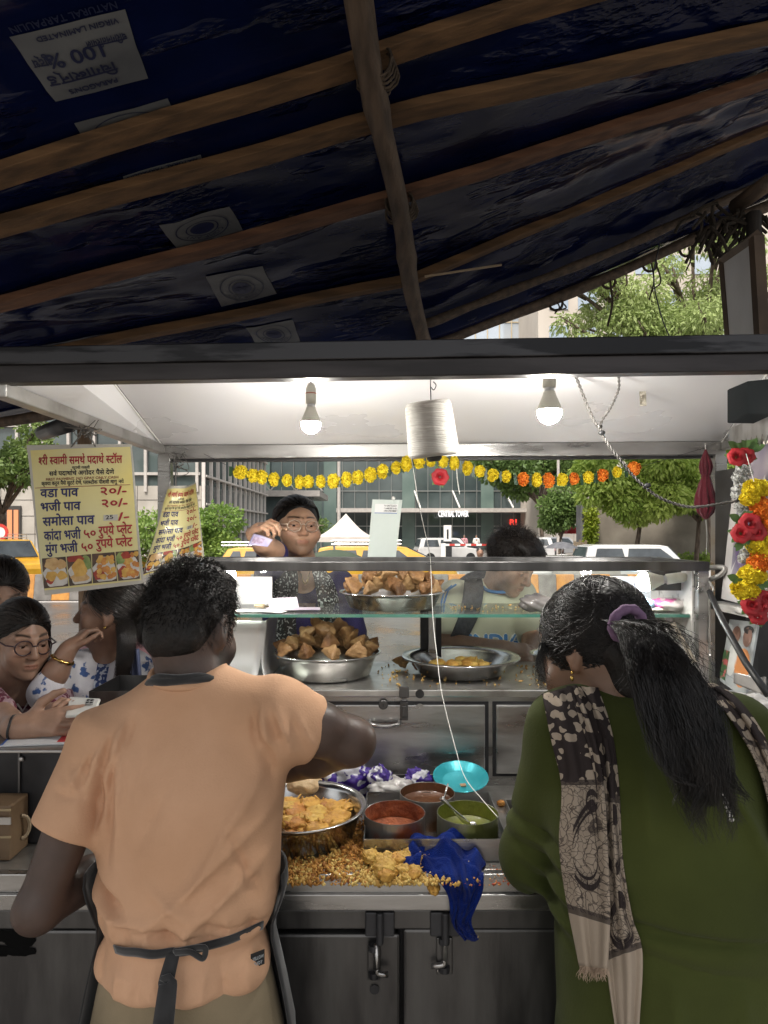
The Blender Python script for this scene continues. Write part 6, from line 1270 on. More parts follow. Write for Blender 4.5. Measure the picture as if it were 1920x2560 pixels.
def face_tint(P, M, lips=(.72,.42,.42), brow=.14, bindi=False, beard=0):
    Q = (P-np.array(M.translation))@np.array(rot3(M).inverted()).T; x, y, z = Q.T; ax = np.abs(x); C = np.ones((len(P),3))
    fr = np.clip((y-.062)/.01, 0, 1)*(np.abs(z) < .13)
    lp = np.exp(-(np.maximum(0,(ax/.026)**2+((z+.0655)/.0105)**2-.55))*5)*fr; C *= 1-lp[:,None]*(1-np.array(lips))
    bz = .0300+.0045*np.sin(np.clip((ax-.012)/.04,0,1)*2.8); br = np.clip(1.4-np.abs(z-bz)/.0035,0,1)*np.clip((ax-.010)/.004,0,1)*np.clip((.052-ax)/.006,0,1)*(y > .055); C *= 1-br[:,None]*(1-brow)
    lash = np.clip(1.2-np.abs(z-.0030)/.0022,0,1)*np.clip((.017-np.abs(ax-.031))/.004,0,1)*fr; C *= 1-lash[:,None]*.75
    ck = np.exp(-((ax-.042)/.02)**2-((z+.03)/.022)**2)*fr; C *= 1-ck[:,None]*np.array((.0,.10,.12)); ns = np.exp(-(ax/.018)**2-((z+.03)/.02)**2)*(y > .095); C *= 1-ns[:,None]*np.array((.02,.10,.12))
    sk = np.exp(-((ax-.031)/.02)**2-((z-.001)/.013)**2)*fr; C *= 1-sk[:,None]*np.array((.16,.22,.22))
    if bindi: C *= 1-(np.clip(1.5-np.hypot(x,z-.03)/.0022,0,1)*fr)[:,None]*.95
    if beard: b = np.clip((-.03-z)/.02,0,1)*np.clip((y+.02)/.03,0,1)*np.clip((z+.16)/.03,0,1)*(np.hypot(ax,y) > .045); C *= 1-(b*beard)[:,None]
    return C
def eyes(M, parent, look=(0,1,0), lid=.5):
    s = M.to_scale().y; Rm = rot3(M).normalized()
    for x in (-1,1):
        c = M @ V(x*.031,.0780,.0012); b = MB(); b.m = 0; b.ell(c,(.0128*s,)*3,20,14); f = (Rm @ Vector(look)).normalized(); q = f.to_track_quat('Z','Y').to_euler()
        b.m = 1; b.lathe([(.0001,.0131*s),(.0035*s,.0128*s),(.0066*s,.0116*s)], c, 14, tuple(q)); b.build('eye', [mat('eye_white', (.34,.31,.29), rough=.15), mat('iris_dark', (.02,.01,.007), rough=.1)], parent, smooth=True)
def hand(S, M, sx, curl, spread=.12, thumb=(.5,.3), k=.003):
    """wrist at the origin, fingers along +y, back of the hand +z; sx = side of the thumb"""
    s = M.to_scale().x; P = lambda p: M @ Vector(p)
    xs = [.025,.0085,-.008,-.0235]; ln = [.072,.08,.074,.058]; by = [.088,.092,.088,.08]
    S.cap(P((0,-.02,0)),P((0,.03,0)),.022*s,.025*s,.02*s)
    for x, y in zip(xs,by): S.cap(P((sx*x*.55,.012,.0)),P((sx*x,y,0)),.0125*s,.0102*s,.014*s)
    for i in range(4):
        c = curl[i] if hasattr(curl,'__len__') else curl; p = Vector((sx*xs[i], by[i], 0)); a = 0; sp_ = spread*(1.5-i)*.6
        for j, (fr, cr_, r0, r1) in enumerate(((.45,.75,.0092,.0083),(.30,1.0,.0083,.0075),(.25,.7,.0075,.0058))):
            a += c*cr_; d = Vector((sx*sp_*math.cos(a), math.cos(a), -math.sin(a))).normalized(); q = p+d*ln[i]*fr; S.cap(P(p),P(q),r0*s,r1*s,k*s); p = q
    a, c = thumb; p0 = Vector((sx*.016,.018,-.006)); p1 = p0+Vector((sx*.034*math.cos(a*.5),.032,-.034*math.sin(a))); p2 = p1+Vector((sx*.016*math.cos(c*2),.03,-.016*math.sin(a+c))); p3 = p2+Vector((sx*.004*math.cos(c*3),.024,-.012*math.sin(a+c)))
    S.cap(P(p0),P(p1),.0145*s,.0115*s,.01*s); S.cap(P(p1),P(p2),.0115*s,.0095*s,k*s); S.cap(P(p2),P(p3),.0095*s,.007*s,k*s)
def figure_legs(S, hip, w, foot_y=0, zg=0, r=(.085,.055,.042)):
    for x in (-1,1):
        h = Vector(hip)+V(x*w,0,0); kn = V(h.x, h.y+.03+foot_y*.3, zg+(h.z-zg)*.52); an = V(h.x, h.y+foot_y, zg+.08); S.chain([h,kn,an], list(r), .03); S.cap(an+V(0,-.03,-.045), an+V(0,.14,-.05), .036, .028, .02)
m_hair = mat('black_hair', (.006,.005,.005), (.016,.013,.012), 40, rough=.38, spec=.45)
m_hcap = mat('scalp_hair', (.006,.005,.0045), (.012,.009,.008), 60, rough=.5, spec=.3, bump=.03, bscale=120, stretch=(1,1,1))
m_hairb = mat('dark_brown_hair', (.012,.008,.006), (.028,.018,.013), 40, rough=.30, spec=.7)
def comb_hair(name, M, parent, m, start, tie, n=900, c=(0,-.016,.034), r=(.083,.103,.094), rad=.0009, lift=.02, seed=0, k=12, sag=0, tail=None, wav=.0):
    """strands over the scalp: from start(rng) (unit vectors) round the skull to the tie direction"""
    q = np.random.RandomState(seed); T = np.zeros((n,k,3)); c = np.array(c); r = np.array(r); t = np.linspace(0,1,k)
    for i in range(n):
        d0 = np.array(start(q), float); d0 /= np.linalg.norm(d0); d1 = np.array(tie(q, d0) if callable(tie) else tie, float)+q.normal(size=3)*.05; d1 /= np.linalg.norm(d1)
        om = math.acos(max(-1,min(1,d0@d1)))+1e-4; D = (np.sin((1-t)*om)[:,None]*d0+np.sin(t*om)[:,None]*d1)/math.sin(om) if om < 3.1 else np.outer(1-t,d0)+np.outer(t,d1)
        L_ = 1+lift*q.rand()+.012*np.sin(t*9+q.rand()*6)*wav+.02*np.sin(np.pi*t)*q.rand()
        T[i] = c+D*r*L_[:,None]
    A3 = np.array(rot3(M)); T = T@A3.T+np.array(M.translation); return strands(name, T, rad*M.to_scale().x, m, parent, taper=False)
def hair_cap(name, M, parent, m, c=(0,-.016,.034), r=(.082,.102,.093), cut=((0,.115,-.045),(.08,.07,.1)), extra=None, h=.005, lump=.002):
    S = Sdf(); sc = M.to_scale(); s = sc.y; Rm = Matrix([[M[i][j]/sc[j] for j in range(3)] for i in range(3)]); S.ell(M@Vector(c), tuple(q*w for q, w in zip(r, sc)), Rm, .01)
    if extra: extra(S, lambda *a: M @ V(*a), Rm, s)
    S.ell(M@Vector(cut[0]), tuple(q*w for q, w in zip(cut[1], sc)), Rm, .012, True)
    S.disp = lambda P: npnoise(P, 90, 3)*lump+npnoise(P, 220, 5)*lump*.5
    P, Q = S.mesh(h); return obj_np(name, P, Q, m_hcap, parent)
def lock(name, m, parent, pts, rad, n, r=.0008, seed=0, flat=.6, k=22, wav=.006, taper=True):
    """a hanging lock: n strands round a centre line whose thickness follows rad"""
    q = np.random.RandomState(seed); C = np.array([tuple(p) for p in spline(pts, 8)]); tt = np.linspace(0,1,len(C)); t = np.linspace(0,1,k); T = np.zeros((n,k,3)); rr = np.interp(t, np.linspace(0,1,len(rad)), rad)
    for i in range(n):
        a = q.uniform(0,6.283); ro = q.rand()**.5; end = q.uniform(.72,1.0) if taper else 1; ti = t*end
        cc = np.stack([np.interp(ti, tt, C[:,j]) for j in range(3)],1); ph = q.uniform(0,6.28); wv = wav*np.sin(ti*14+ph)*ti+.4*wav*np.sin(ti*37+ph*2)*ti
        rr_i = np.interp(ti, np.linspace(0,1,len(rad)), rad)
        T[i] = cc+np.stack([np.cos(a)*ro*rr_i+wv, np.sin(a)*ro*rr_i*flat+wv*.5, .3*np.sin(a*2)*ro*rr_i*.3+0*t],1)
    return strands(name, T, r, m, parent)
def skin_mesh(S, m, parent, M=None, h=.0042, **kw):
    P, Q = S.mesh(h); return obj_np('body', P, Q, m, parent, col=face_tint(P, M, **kw) if M is not None else np.ones((len(P),3)))
def cloth(name, S, m, parent, h=.006): P, Q = S.mesh(h); return obj_np(name, P, Q, m, parent)
def trace(S, u, v, y0=.6, y1=3.2, fallback=None):
    o = np.array((0,0,EYE)); d = np.array(tuple(A(u,v,1.0)-V(0,0,EYE))); t = y0
    for _ in range(90):
        f = S.eval((o+d*t)[None,:])[0]
        if f < .0008: return A(u,v,t)
        t += max(f*.8,.0008)
        if t > y1: break
    return A(u,v,fallback) if fallback else None
def fabric(name, c1, c2, scale=6, **k): return mat(name, c1, c2, scale, rough=.9, spec=.15, sheen=.04, **{'bump': .012, 'bscale': 260, **k})
# ---------------------------------------------------------------- the man in the peach T-shirt
man = empty('person', (-.35,1.22,0), 'man seen from behind in a peach T-shirt and black apron tied at the waist', 'person')
m_skm = skin('skin_deep_brown', (.075,.047,.037))
S = Sdf(); HM = frame((math.sin(R(20))*.95, math.cos(R(20))*.95, -.30), (0,.2,1), (-.366,1.305,1.416), .95); head(S, HM)
S.chain([HM@V(0,-.028,-.045), (-.362,1.272,1.33), (-.352,1.265,1.25)], [.054,.058,.066], .03)
S.loft([(.75,-.35,1.23,.12,.08),(1.0,-.35,1.24,.12,.08),(1.22,-.345,1.26,.14,.07)], None, (0,0,0), .03)
LS, LE, LW = V(-.51,1.25,1.232), V(-.592,1.165,.955), V(-.50,1.40,.955)
S.chain([LS,(LS+LE)/2,LE], [.049,.042,.036], .03); S.chain([LE,(LE*.55+LW*.45),LW], [.036,.038,.025], .02); hand(S, frame(LW-LE+V(0,0,-.03), (-.3,0,1), LW, 1), 1, .7)
RS, RE, RW = V(-.185,1.255,1.262), V(-.063,1.31,1.198), V(-.245,1.49,1.075)
S.chain([RS,(RS+RE)/2,RE], [.055,.050,.044], .03); S.chain([RE,(RE*.6+RW*.4),RW], [.044,.043,.028], .02); hand(S, frame(RW-RE+V(0,.05,-.05), (-.2,.2,1), RW, 1), -1, .8)
figure_legs(S, (-.36,1.25,.72), .085, .0)
skin_mesh(S, m_skm, man, HM, h=.0048, brow=.3, lips=(.8,.6,.6), beard=.75)
SH = Sdf()
SH.loft([(.818,-.352,1.215,.160,.118),(.87,-.352,1.212,.15,.112),(.898,-.350,1.212,.136,.100),(.925,-.350,1.216,.155,.115),(.97,-.350,1.224,.163,.122),(1.06,-.350,1.240,.163,.118),(1.15,-.347,1.255,.166,.112),(1.215,-.343,1.265,.166,.098),(1.262,-.340,1.268,.140,.082),(1.30,-.350,1.270,.100,.070),(1.345,-.358,1.272,.068,.062)], None, (0,0,0), .03, .03)
SH.cap((-.385,1.265,1.29),(-.495,1.25,1.225),.052,.062,.04); SH.cap((-.32,1.27,1.295),(-.205,1.258,1.262),.052,.066,.04)
sleeve(SH, V(-.495,1.252,1.235), V(-.563,1.192,1.072), .062, .060, .035); sleeve(SH, V(-.225,1.258,1.262), V(-.128,1.29,1.226), .070, .064, .04)
SH.ell((-.364,1.275,1.375),(.064,.070,.045),None,.012,True)
fl = [((-.20,1.14,1.20),(-.30,1.12,.96),-.004,.012),((-.17,1.15,1.14),(-.42,1.11,.925),-.005,.012),((-.185,1.16,1.06),(-.36,1.11,.90),-.006,.013),((-.47,1.15,1.20),(-.455,1.13,1.05),-.005,.012),((-.485,1.16,1.16),(-.47,1.13,1.0),.004,.01),((-.52,1.16,1.0),(-.44,1.11,.955),.008,.010),((-.51,1.16,.965),(-.38,1.11,.925),-.006,.014),((-.45,1.11,.93),(-.25,1.11,.90),.006,.010),((-.30,1.11,.93),(-.19,1.15,.905),.005,.010),((-.485,1.19,1.19),(-.50,1.17,1.05),.009,.009),((-.205,1.17,1.22),(-.19,1.17,1.12),.007,.010)]
for k in range(6): fl.append(((-.235+.018*k,1.20,1.30-.01*k),(-.205+.018*k,1.20,1.19),.003*(-1)**k,.007))
for k in range(6): fl.append(((-.45-.016*k,1.21,1.27-.014*k),(-.485-.012*k,1.17,1.15),.0026*(-1)**k,.008))
fl = [(a,b,amp*2.1,w*1.05) for a,b,amp,w in fl]
bf = [(-.20,1.20,-.33,.99,-.007,.013),(-.185,1.13,-.40,.945,-.008,.013),(-.19,1.06,-.34,.93,-.008,.013),(-.455,1.26,-.452,1.04,-.008,.011),(-.47,1.22,-.468,1.02,.006,.009),(-.43,1.24,-.435,1.10,-.005,.012),(-.51,1.005,-.42,.965,.013,.009),(-.51,.975,-.36,.945,-.009,.013),(-.44,.955,-.24,.925,.009,.009),(-.30,.95,-.19,.925,.008,.009),(-.26,1.10,-.21,.96,.006,.010),(-.488,1.20,-.502,1.07,.012,.009),(-.208,1.24,-.196,1.14,.010,.010),(-.36,1.18,-.42,1.05,.004,.014),(-.39,1.02,-.30,.96,-.006,.012)]
for k in range(6): bf.append((-.235+.017*k,1.305-.006*k,-.215+.019*k,1.20,.0055*(-1)**k,.0065))
for k in range(6): bf.append((-.44-.014*k,1.28-.012*k,-.47-.013*k,1.16,.005*(-1)**k,.007))
for k in range(5): bf.append((-.53-.008*k,1.20-.01*k,-.50+.004*k,1.10+.01*k,.005*(-1)**k,.007))
for k in range(9): bf.append((-.49+.033*k,.968-.004*(k % 3),-.475+.031*k,.915,.005*(-1)**k,.008))
for k in range(8): bf.append((-.475+.034*k+.006*(k%3),.893,-.482+.037*k,.822,.0042*(-1)**k,.009))
SH.disp = bfolds(bf, 1.24, lambda P: npnoise(P*np.array([1,1,.35]), 42, 2)*.0045+np.where(P[:,2] < .90, .0035*np.sin(np.arctan2(P[:,1]-1.21,P[:,0]+.35)*7+1)*np.clip((.90-P[:,2])/.05,0,1), 0)+0)
m_peach = fabric('peach_cotton', (.51,.295,.175), (.62,.375,.24), 4)
cloth('t_shirt', SH, m_peach, man, .0046)
b = MB(); b.tube([V(-.362+.067*math.cos(a), 1.266+.062*math.sin(a), 1.338+.012*math.sin(a)) for a in np.linspace(0,6.28,40)], .0075, 8, cap=False); b.build('collar', m_peach, man, smooth=True)
b = MB(); b.tube(spline([V(-.44,1.29,1.27),V(-.425,1.235,1.325),V(-.385,1.205,1.335),V(-.34,1.205,1.34),V(-.305,1.235,1.33),V(-.29,1.29,1.28)],8), .008, 8); b.tube(spline([V(-.43,1.29,1.28),V(-.415,1.225,1.337),V(-.36,1.198,1.345),V(-.315,1.225,1.34),V(-.3,1.29,1.29)],8), .005, 8); b.build('apron_strap', mat('apron_black', (.010,.010,.011), (.022,.022,.024), 30, rough=.9, sheen=.3), man, smooth=True)
m_apr = MATS['apron_black']
T_ = Sdf(); T_.loft([(.48,-.355,1.25,.175,.125),(.64,-.355,1.235,.178,.13),(.72,-.352,1.225,.172,.125),(.80,-.352,1.218,.154,.110),(.86,-.352,1.214,.140,.100)], None, (0,0,0), .03)
for x in (-1,1): T_.chain([(-.355+x*.088,1.245,.56),(-.355+x*.095,1.265,.35),(-.355+x*.095,1.245,.07)], [.098,.082,.07], .03)
T_.disp = folds([((-.50,1.16,.775),(-.40,1.10,.70),.004,.006),((-.21,1.16,.775),(-.30,1.10,.70),.004,.006),((-.355,1.09,.76),(-.355,1.1,.45),.004,.007)], lambda P: npnoise(P, 40, 4)*.003)
cloth('trousers', T_, fabric('khaki_twill', (.17,.135,.085), (.25,.20,.13), 7), man, .007)
b = MB()
def apr(s,t):
    z = 1.0-.56*t; a = R(-12+204*s)+.05*math.sin(t*5); rx = interp(z,[.5,.72,.80,.898,.97,1.05],[.20,.190,.174,.152,.178,.172]); ry = rx*.78; return V(-.351+rx*math.cos(a), 1.222+ry*math.sin(a)*1.05+.0, z+.02*math.sin(s*9)*t*.3)
b.grid(apr, 40, 24); b.build('apron', m_apr, man, smooth=True, solid=.003)
def rib(pts, w, m, parent, name='tie', tw=(0,-1,0), th=.0025, wf=None):
    P = spline(pts, 8); b = MB(); n = len(P)
    def fn(s,t):
        i = min(n-1, int(round(t*(n-1)))); p = P[i]; d = (P[min(i+1,n-1)]-P[max(i-1,0)]).normalized(); x = d.cross(Vector(tw)).normalized(); return p+x*(s-.5)*(w*(wf(t) if wf else 1))+Vector(tw)*.002*math.sin(t*11)
    b.grid(fn, 3, n-1); return b.build(name, m, parent, smooth=True, solid=th)
tr = lambda u,v: (lambda p: p+V(0,-.012,0))(trace(SH, u, v, fallback=1.10))
kn = tr(380,2048)
rib([tr(255,2048)+V(-.005,.01,0),tr(310,2050),kn], .014, m_apr, man); rib([kn,tr(470,2030),tr(560,2005)+V(.005,.02,0)], .014, m_apr, man)
rib([kn, kn+V(-.008,-.012,-.04), A(362,2130,1.075), A(352,2230,1.06), A(350,2300,1.06)], .034, m_apr, man, wf=lambda t: .6+.5*t)
rib([kn, A(410,2055,1.085), A(437,2072,1.082), A(443,2048,1.084), A(425,2046,1.088), kn], .009, m_apr, man)
p = trace(SH, 555, 2070, fallback=1.13); b = MB(); q = quad_fn(p+V(-.010,-.007,-.013),p+V(.011,.006,-.012),p+V(-.010,-.007,.012),p+V(.011,.006,.013)); b.grid(lambda s,t: q(s,t,.002), 1, 1); sl_ = b.build('shirt_label', mat('label_black', (.012,.012,.014), rough=.6), man, solid=.001)
b = MB(); put_text(b, glyphs('YELLOW',.02), lambda a,c,o: q(a,c,o), .1, .9, .55, .3, .0035); put_text(b, glyphs('BUOY',.02), lambda a,c,o: q(a,c,o), .2, .8, .18, .3, .0035); b.build('lettering', mat('label_grey', (.35,.38,.4), rough=.5), sl_)
def mhair(S, P, Rm, s):
    S.ell(P(0,.012,.098),(.066*s,.072*s,.030*s),Rm,.03); S.ell(P(.0,-.060,-.030),(.060*s,.038*s,.045*s),Rm,.03)
hair_cap('hair', HM, man, m_hair, r=(.081,.100,.094), cut=((0,.125,-.06),(.1,.085,.105)), extra=mhair, lump=.0035)
def tufts(name, M, parent, m, n, seed, zone, ln=(.02,.05), c=(0,-.014,.04), r=(.082,.1,.1), flow=(.3,.2,.3), rad=.0008):
    q = np.random.RandomState(seed); T = np.zeros((n,7,3)); t = np.linspace(0,1,7)[:,None]; i = 0
    while i < n:
        d = q.normal(size=3); d /= np.linalg.norm(d)
        if not zone(d): continue
        p = np.array(c)+d*np.array(r)*.98; L_ = q.uniform(*ln); f = d*.7+np.array(flow)+q.normal(size=3)*.45; f /= np.linalg.norm(f); g = np.cross(f, q.normal(size=3)); g /= np.linalg.norm(g)
        T[i] = p+f*L_*t+g*L_*.35*np.sin(t*3)+np.array([0,0,-.3])*L_*t*t; i += 1
    return strands(name, T@np.array(rot3(M)).T+np.array(M.translation), rad, m, parent)
tufts('hair_tuft', HM, man, m_hair, 5200, 3, lambda d: d[2] > -.85 and not (d[1] > .5 and d[2] < .25), (.008,.022), flow=(.15,-.2,-.6), r=(.081,.100,.100))
tufts('hair_tuft', HM, man, m_hair, 700, 4, lambda d: d[2] > .5, (.012,.032), flow=(.3,.5,-.1), r=(.08,.098,.098))
# ---------------------------------------------------------------- the woman in green
wom = empty('person', (.47,1.15,0), 'woman seen from behind in a dark green kurta with a long black ponytail', 'person')
m_skw = skin('skin_brown', (.20,.115,.075))
S = Sdf(); HW = frame((-.62,.72,-.52), (-.1,.45,1), (.380,1.238,1.380), .98); head(S, HW, .2)
S.chain([HW@V(0,-.03,-.04), (.400,1.20,1.32), (.42,1.18,1.25)], [.054,.058,.08], .03); S.loft([(.8,.48,1.16,.14,.1),(1.22,.45,1.16,.14,.08)], None, (0,0,0), .03)
a0, a1, a2 = V(.312,1.17,1.262), V(.278,1.255,1.005), V(.35,1.50,1.00); S.chain([a0,a1,a2],[.045,.04,.026],.02); hand(S, frame(a2-a1, (0,0,1), a2, .95), -1*-1, .6)
a0b, a1b, a2b = V(.60,1.17,1.25), V(.69,1.26,1.0), V(.50,1.47,1.02); S.chain([a0b,a1b,a2b],[.045,.04,.026],.02); hand(S, frame(a2b-a1b, (0,0,1), a2b, .95), -1, .6)
figure_legs(S, (.49,1.17,.7), .09)
skin_mesh(S, m_skw, wom, HW, h=.0048)
KU = Sdf()
KU.loft([(.06,.50,1.19,.25,.2),(.4,.50,1.18,.23,.185),(.77,.500,1.165,.20,.165),(.93,.490,1.150,.200,.16),(1.0,.478,1.140,.196,.155),(1.09,.466,1.135,.192,.15),(1.17,.455,1.15,.182,.135),(1.235,.447,1.165,.170,.112),(1.285,.436,1.18,.145,.085),(1.325,.418,1.19,.095,.062)], None, (0,0,0), .03, .03)
KU.cap((.40,1.19,1.288),(.318,1.175,1.262),.05,.060,.04); KU.cap((.47,1.18,1.285),(.59,1.17,1.24),.058,.07,.04)
KU.cap(a0,a1,.066,.062,.035); KU.cap(a1,a1.lerp(a2,.55),.062,.052,.02); KU.cap(a0b,a1b,.07,.064,.035); KU.cap(a1b,a1b.lerp(a2b,.5),.064,.05,.02)
KU.ell((.405,1.215,1.375),(.066,.075,.055),None,.012,True)
fl = [((.30,1.02,1.0),(.66,1.0,.965),.006,.010),((.36,1.0,.96),(.62,1.0,.915),.004,.018),((.30,1.05,1.2),(.33,1.0,1.05),-.004,.014),((.40,1.05,1.28),(.38,1.01,1.14),-.0035,.012),((.27,1.21,1.17),(.30,1.22,1.08),.005,.009),((.25,1.2,1.10),(.31,1.22,1.05),.005,.009),((.235,1.22,1.06),(.30,1.25,1.0),-.004,.009),((.53,1.02,1.2),(.60,1.0,1.02),-.006,.016),((.62,1.05,.95),(.64,1.02,.78),-.005,.014),((.40,1.0,.93),(.42,.99,.77),-.004,.016)]
fl = [(a,b,amp*2.0,w*1.1) for a,b,amp,w in fl]
bf = [(.31,1.02,.64,.985,.009,.009),(.34,.98,.60,.93,.006,.015),(.33,1.22,.36,1.06,-.006,.014),(.40,1.27,.39,1.13,-.006,.013),(.52,1.24,.60,1.03,-.009,.015),(.60,1.2,.63,1.0,-.006,.013),(.62,.96,.64,.78,-.008,.014),(.42,.94,.44,.76,-.007,.016),(.52,.93,.55,.75,-.006,.016),(.57,1.03,.66,1.005,.008,.009),(.36,.93,.36,.78,-.006,.014)]
for k in range(7): bf.append((.222+.004*k,1.10-.022*k,.31,1.085-.026*k,.006*(-1)**k,.008))
KU.disp = bfolds(bf, 1.30, lambda P: npnoise(P*np.array([1,1,.4]), 30, 12)*.003+npnoise(P, 70, 8)*.0012)
m_kurta = fabric('green_cotton', (.033,.042,.010), (.054,.065,.016), 4)
cloth('kurta', KU, m_kurta, wom, .006)
b = MB()
for i in range(26):
    a = R(195+6.2*i); p = V(.402+.066*math.cos(a), 1.197+.066*math.sin(a), 1.326+.010*math.sin(a)); b.ell(p,(.0042,.0042,.0034),8,5)
b.build('neck_lace', m_white, wom, smooth=True)
b = MB(); b.tube([V(.402+.062*math.cos(a), 1.20+.058*math.sin(a), 1.345+.02*math.sin(a)) for a in np.linspace(3.3,6.2,20)], .0018, 6); b.build('necklace', mat('bead_black', (.03,.02,.01), rough=.3), wom)
def whair(S, P, Rm, s):
    S.ell(P(0,-.06,.045),(.074*s,.066*s,.072*s),Rm,.02); S.ell(P(0,-.07,-.03),(.06*s,.04*s,.05*s),Rm,.02); S.ell(P(0,-.05,-.07),(.045*s,.035*s,.045*s),Rm,.02)
HB = A(1348,1345,1.125)                                     # where the band holds the ponytail
hair_cap('hair', HW, wom, m_hair, r=(.086,.104,.097), cut=((0,.125,-.055),(.105,.075,.105)), extra=whair, lump=.0015)
Minv = HW.inverted(); tl = Minv @ HB; td = np.array(tl-V(0,-.016,.034))
def wstart(q):
    while True:
        d = q.normal(size=3); d /= np.linalg.norm(d)
        if (d[2] > -.62 and d[1] < .62 - .0 and (d[1] > .1 or abs(d[0]) > .2 or d[2] < 0)): return d
comb_hair('combed_hair', HW, wom, m_hair, wstart, td, 2600, r=(.088,.108,.100), rad=.0008, lift=.05, seed=5, wav=.5)
lock('ponytail', m_hair, wom, [HB+V(-.01,.03,0),HB,A(1388,1372,1.07),A(1425,1440,1.025),A(1462,1540,.99),A(1500,1650,.955),A(1535,1745,.945)], [.02,.022,.034,.043,.046,.040,.028,.012], 2400, .00085, 8, .5, 26, .010)
for k in range(7):
    o_ = V(.040*math.cos(k*.9+.3),-.012-.008*(k % 2),.0); e_ = V(.03*math.sin(k*2.3),0,-.05+.028*(k % 4))
    lock('ponytail', m_hair, wom, [HB,A(1388,1372,1.07)+o_*.4,A(1425,1440,1.025)+o_*.8,A(1462,1540,.99)+o_,A(1500,1650,.955)+o_*.9,A(1535,1745,.945)+o_*.6+e_], [.012,.016,.02,.02,.018,.012,.004], 260, .0008, 70+k, .6, 26, .014)
lock('flyaway_hair', m_hair, wom, [HB+V(-.01,.02,0),A(1400,1352,1.06),A(1450,1430,1.03),A(1470,1540,1.0)], [.015,.05,.075,.08], 160, .0005, 9, .5, 20, .02)
lock('flyaway_hair', m_hair, wom, [HW@V(-.08,.04,.03),HW@V(-.09,.06,-.02),HW@V(-.088,.055,-.06)], [.008,.012,.012], 60, .0005, 19, .8, 14, .01)
b = MB(); dr = (A(1388,1372,1.07)-HB).normalized(); x_ = dr.cross(V(0,0,1)).normalized(); y_ = dr.cross(x_)
b.tube([HB+V(.004,-.004,-.002)+(x_*math.cos(a)+y_*math.sin(a))*.026 for a in np.linspace(0,6.283,28)], [.0085*(1+.12*math.sin(i*2.1)) for i in range(28)], 8, cap=False); b.build('hair_band', mat('band_mauve', (.14,.08,.15), (.2,.12,.21), 90, rough=.9), wom, smooth=True)
b = MB()
for i in range(7): p = trace(KU, 1548+i*3, 1705+i*9, fallback=.98)+V(0,-.02,0); b.ell(p,(.0045,.003,.0025),8,5)
b.build('back_tassel', m_white, wom, smooth=True)
b = MB(); p = HW@V(-.083,-.002,-.043); b.ell(p,(.003,.003,.003),8,6); b.ell(p+V(0,0,-.01),(.0035,.0035,.005),8,6); b.build('earring', mat('gold', (.6,.4,.12), rough=.25, metal=1), wom, smooth=True)
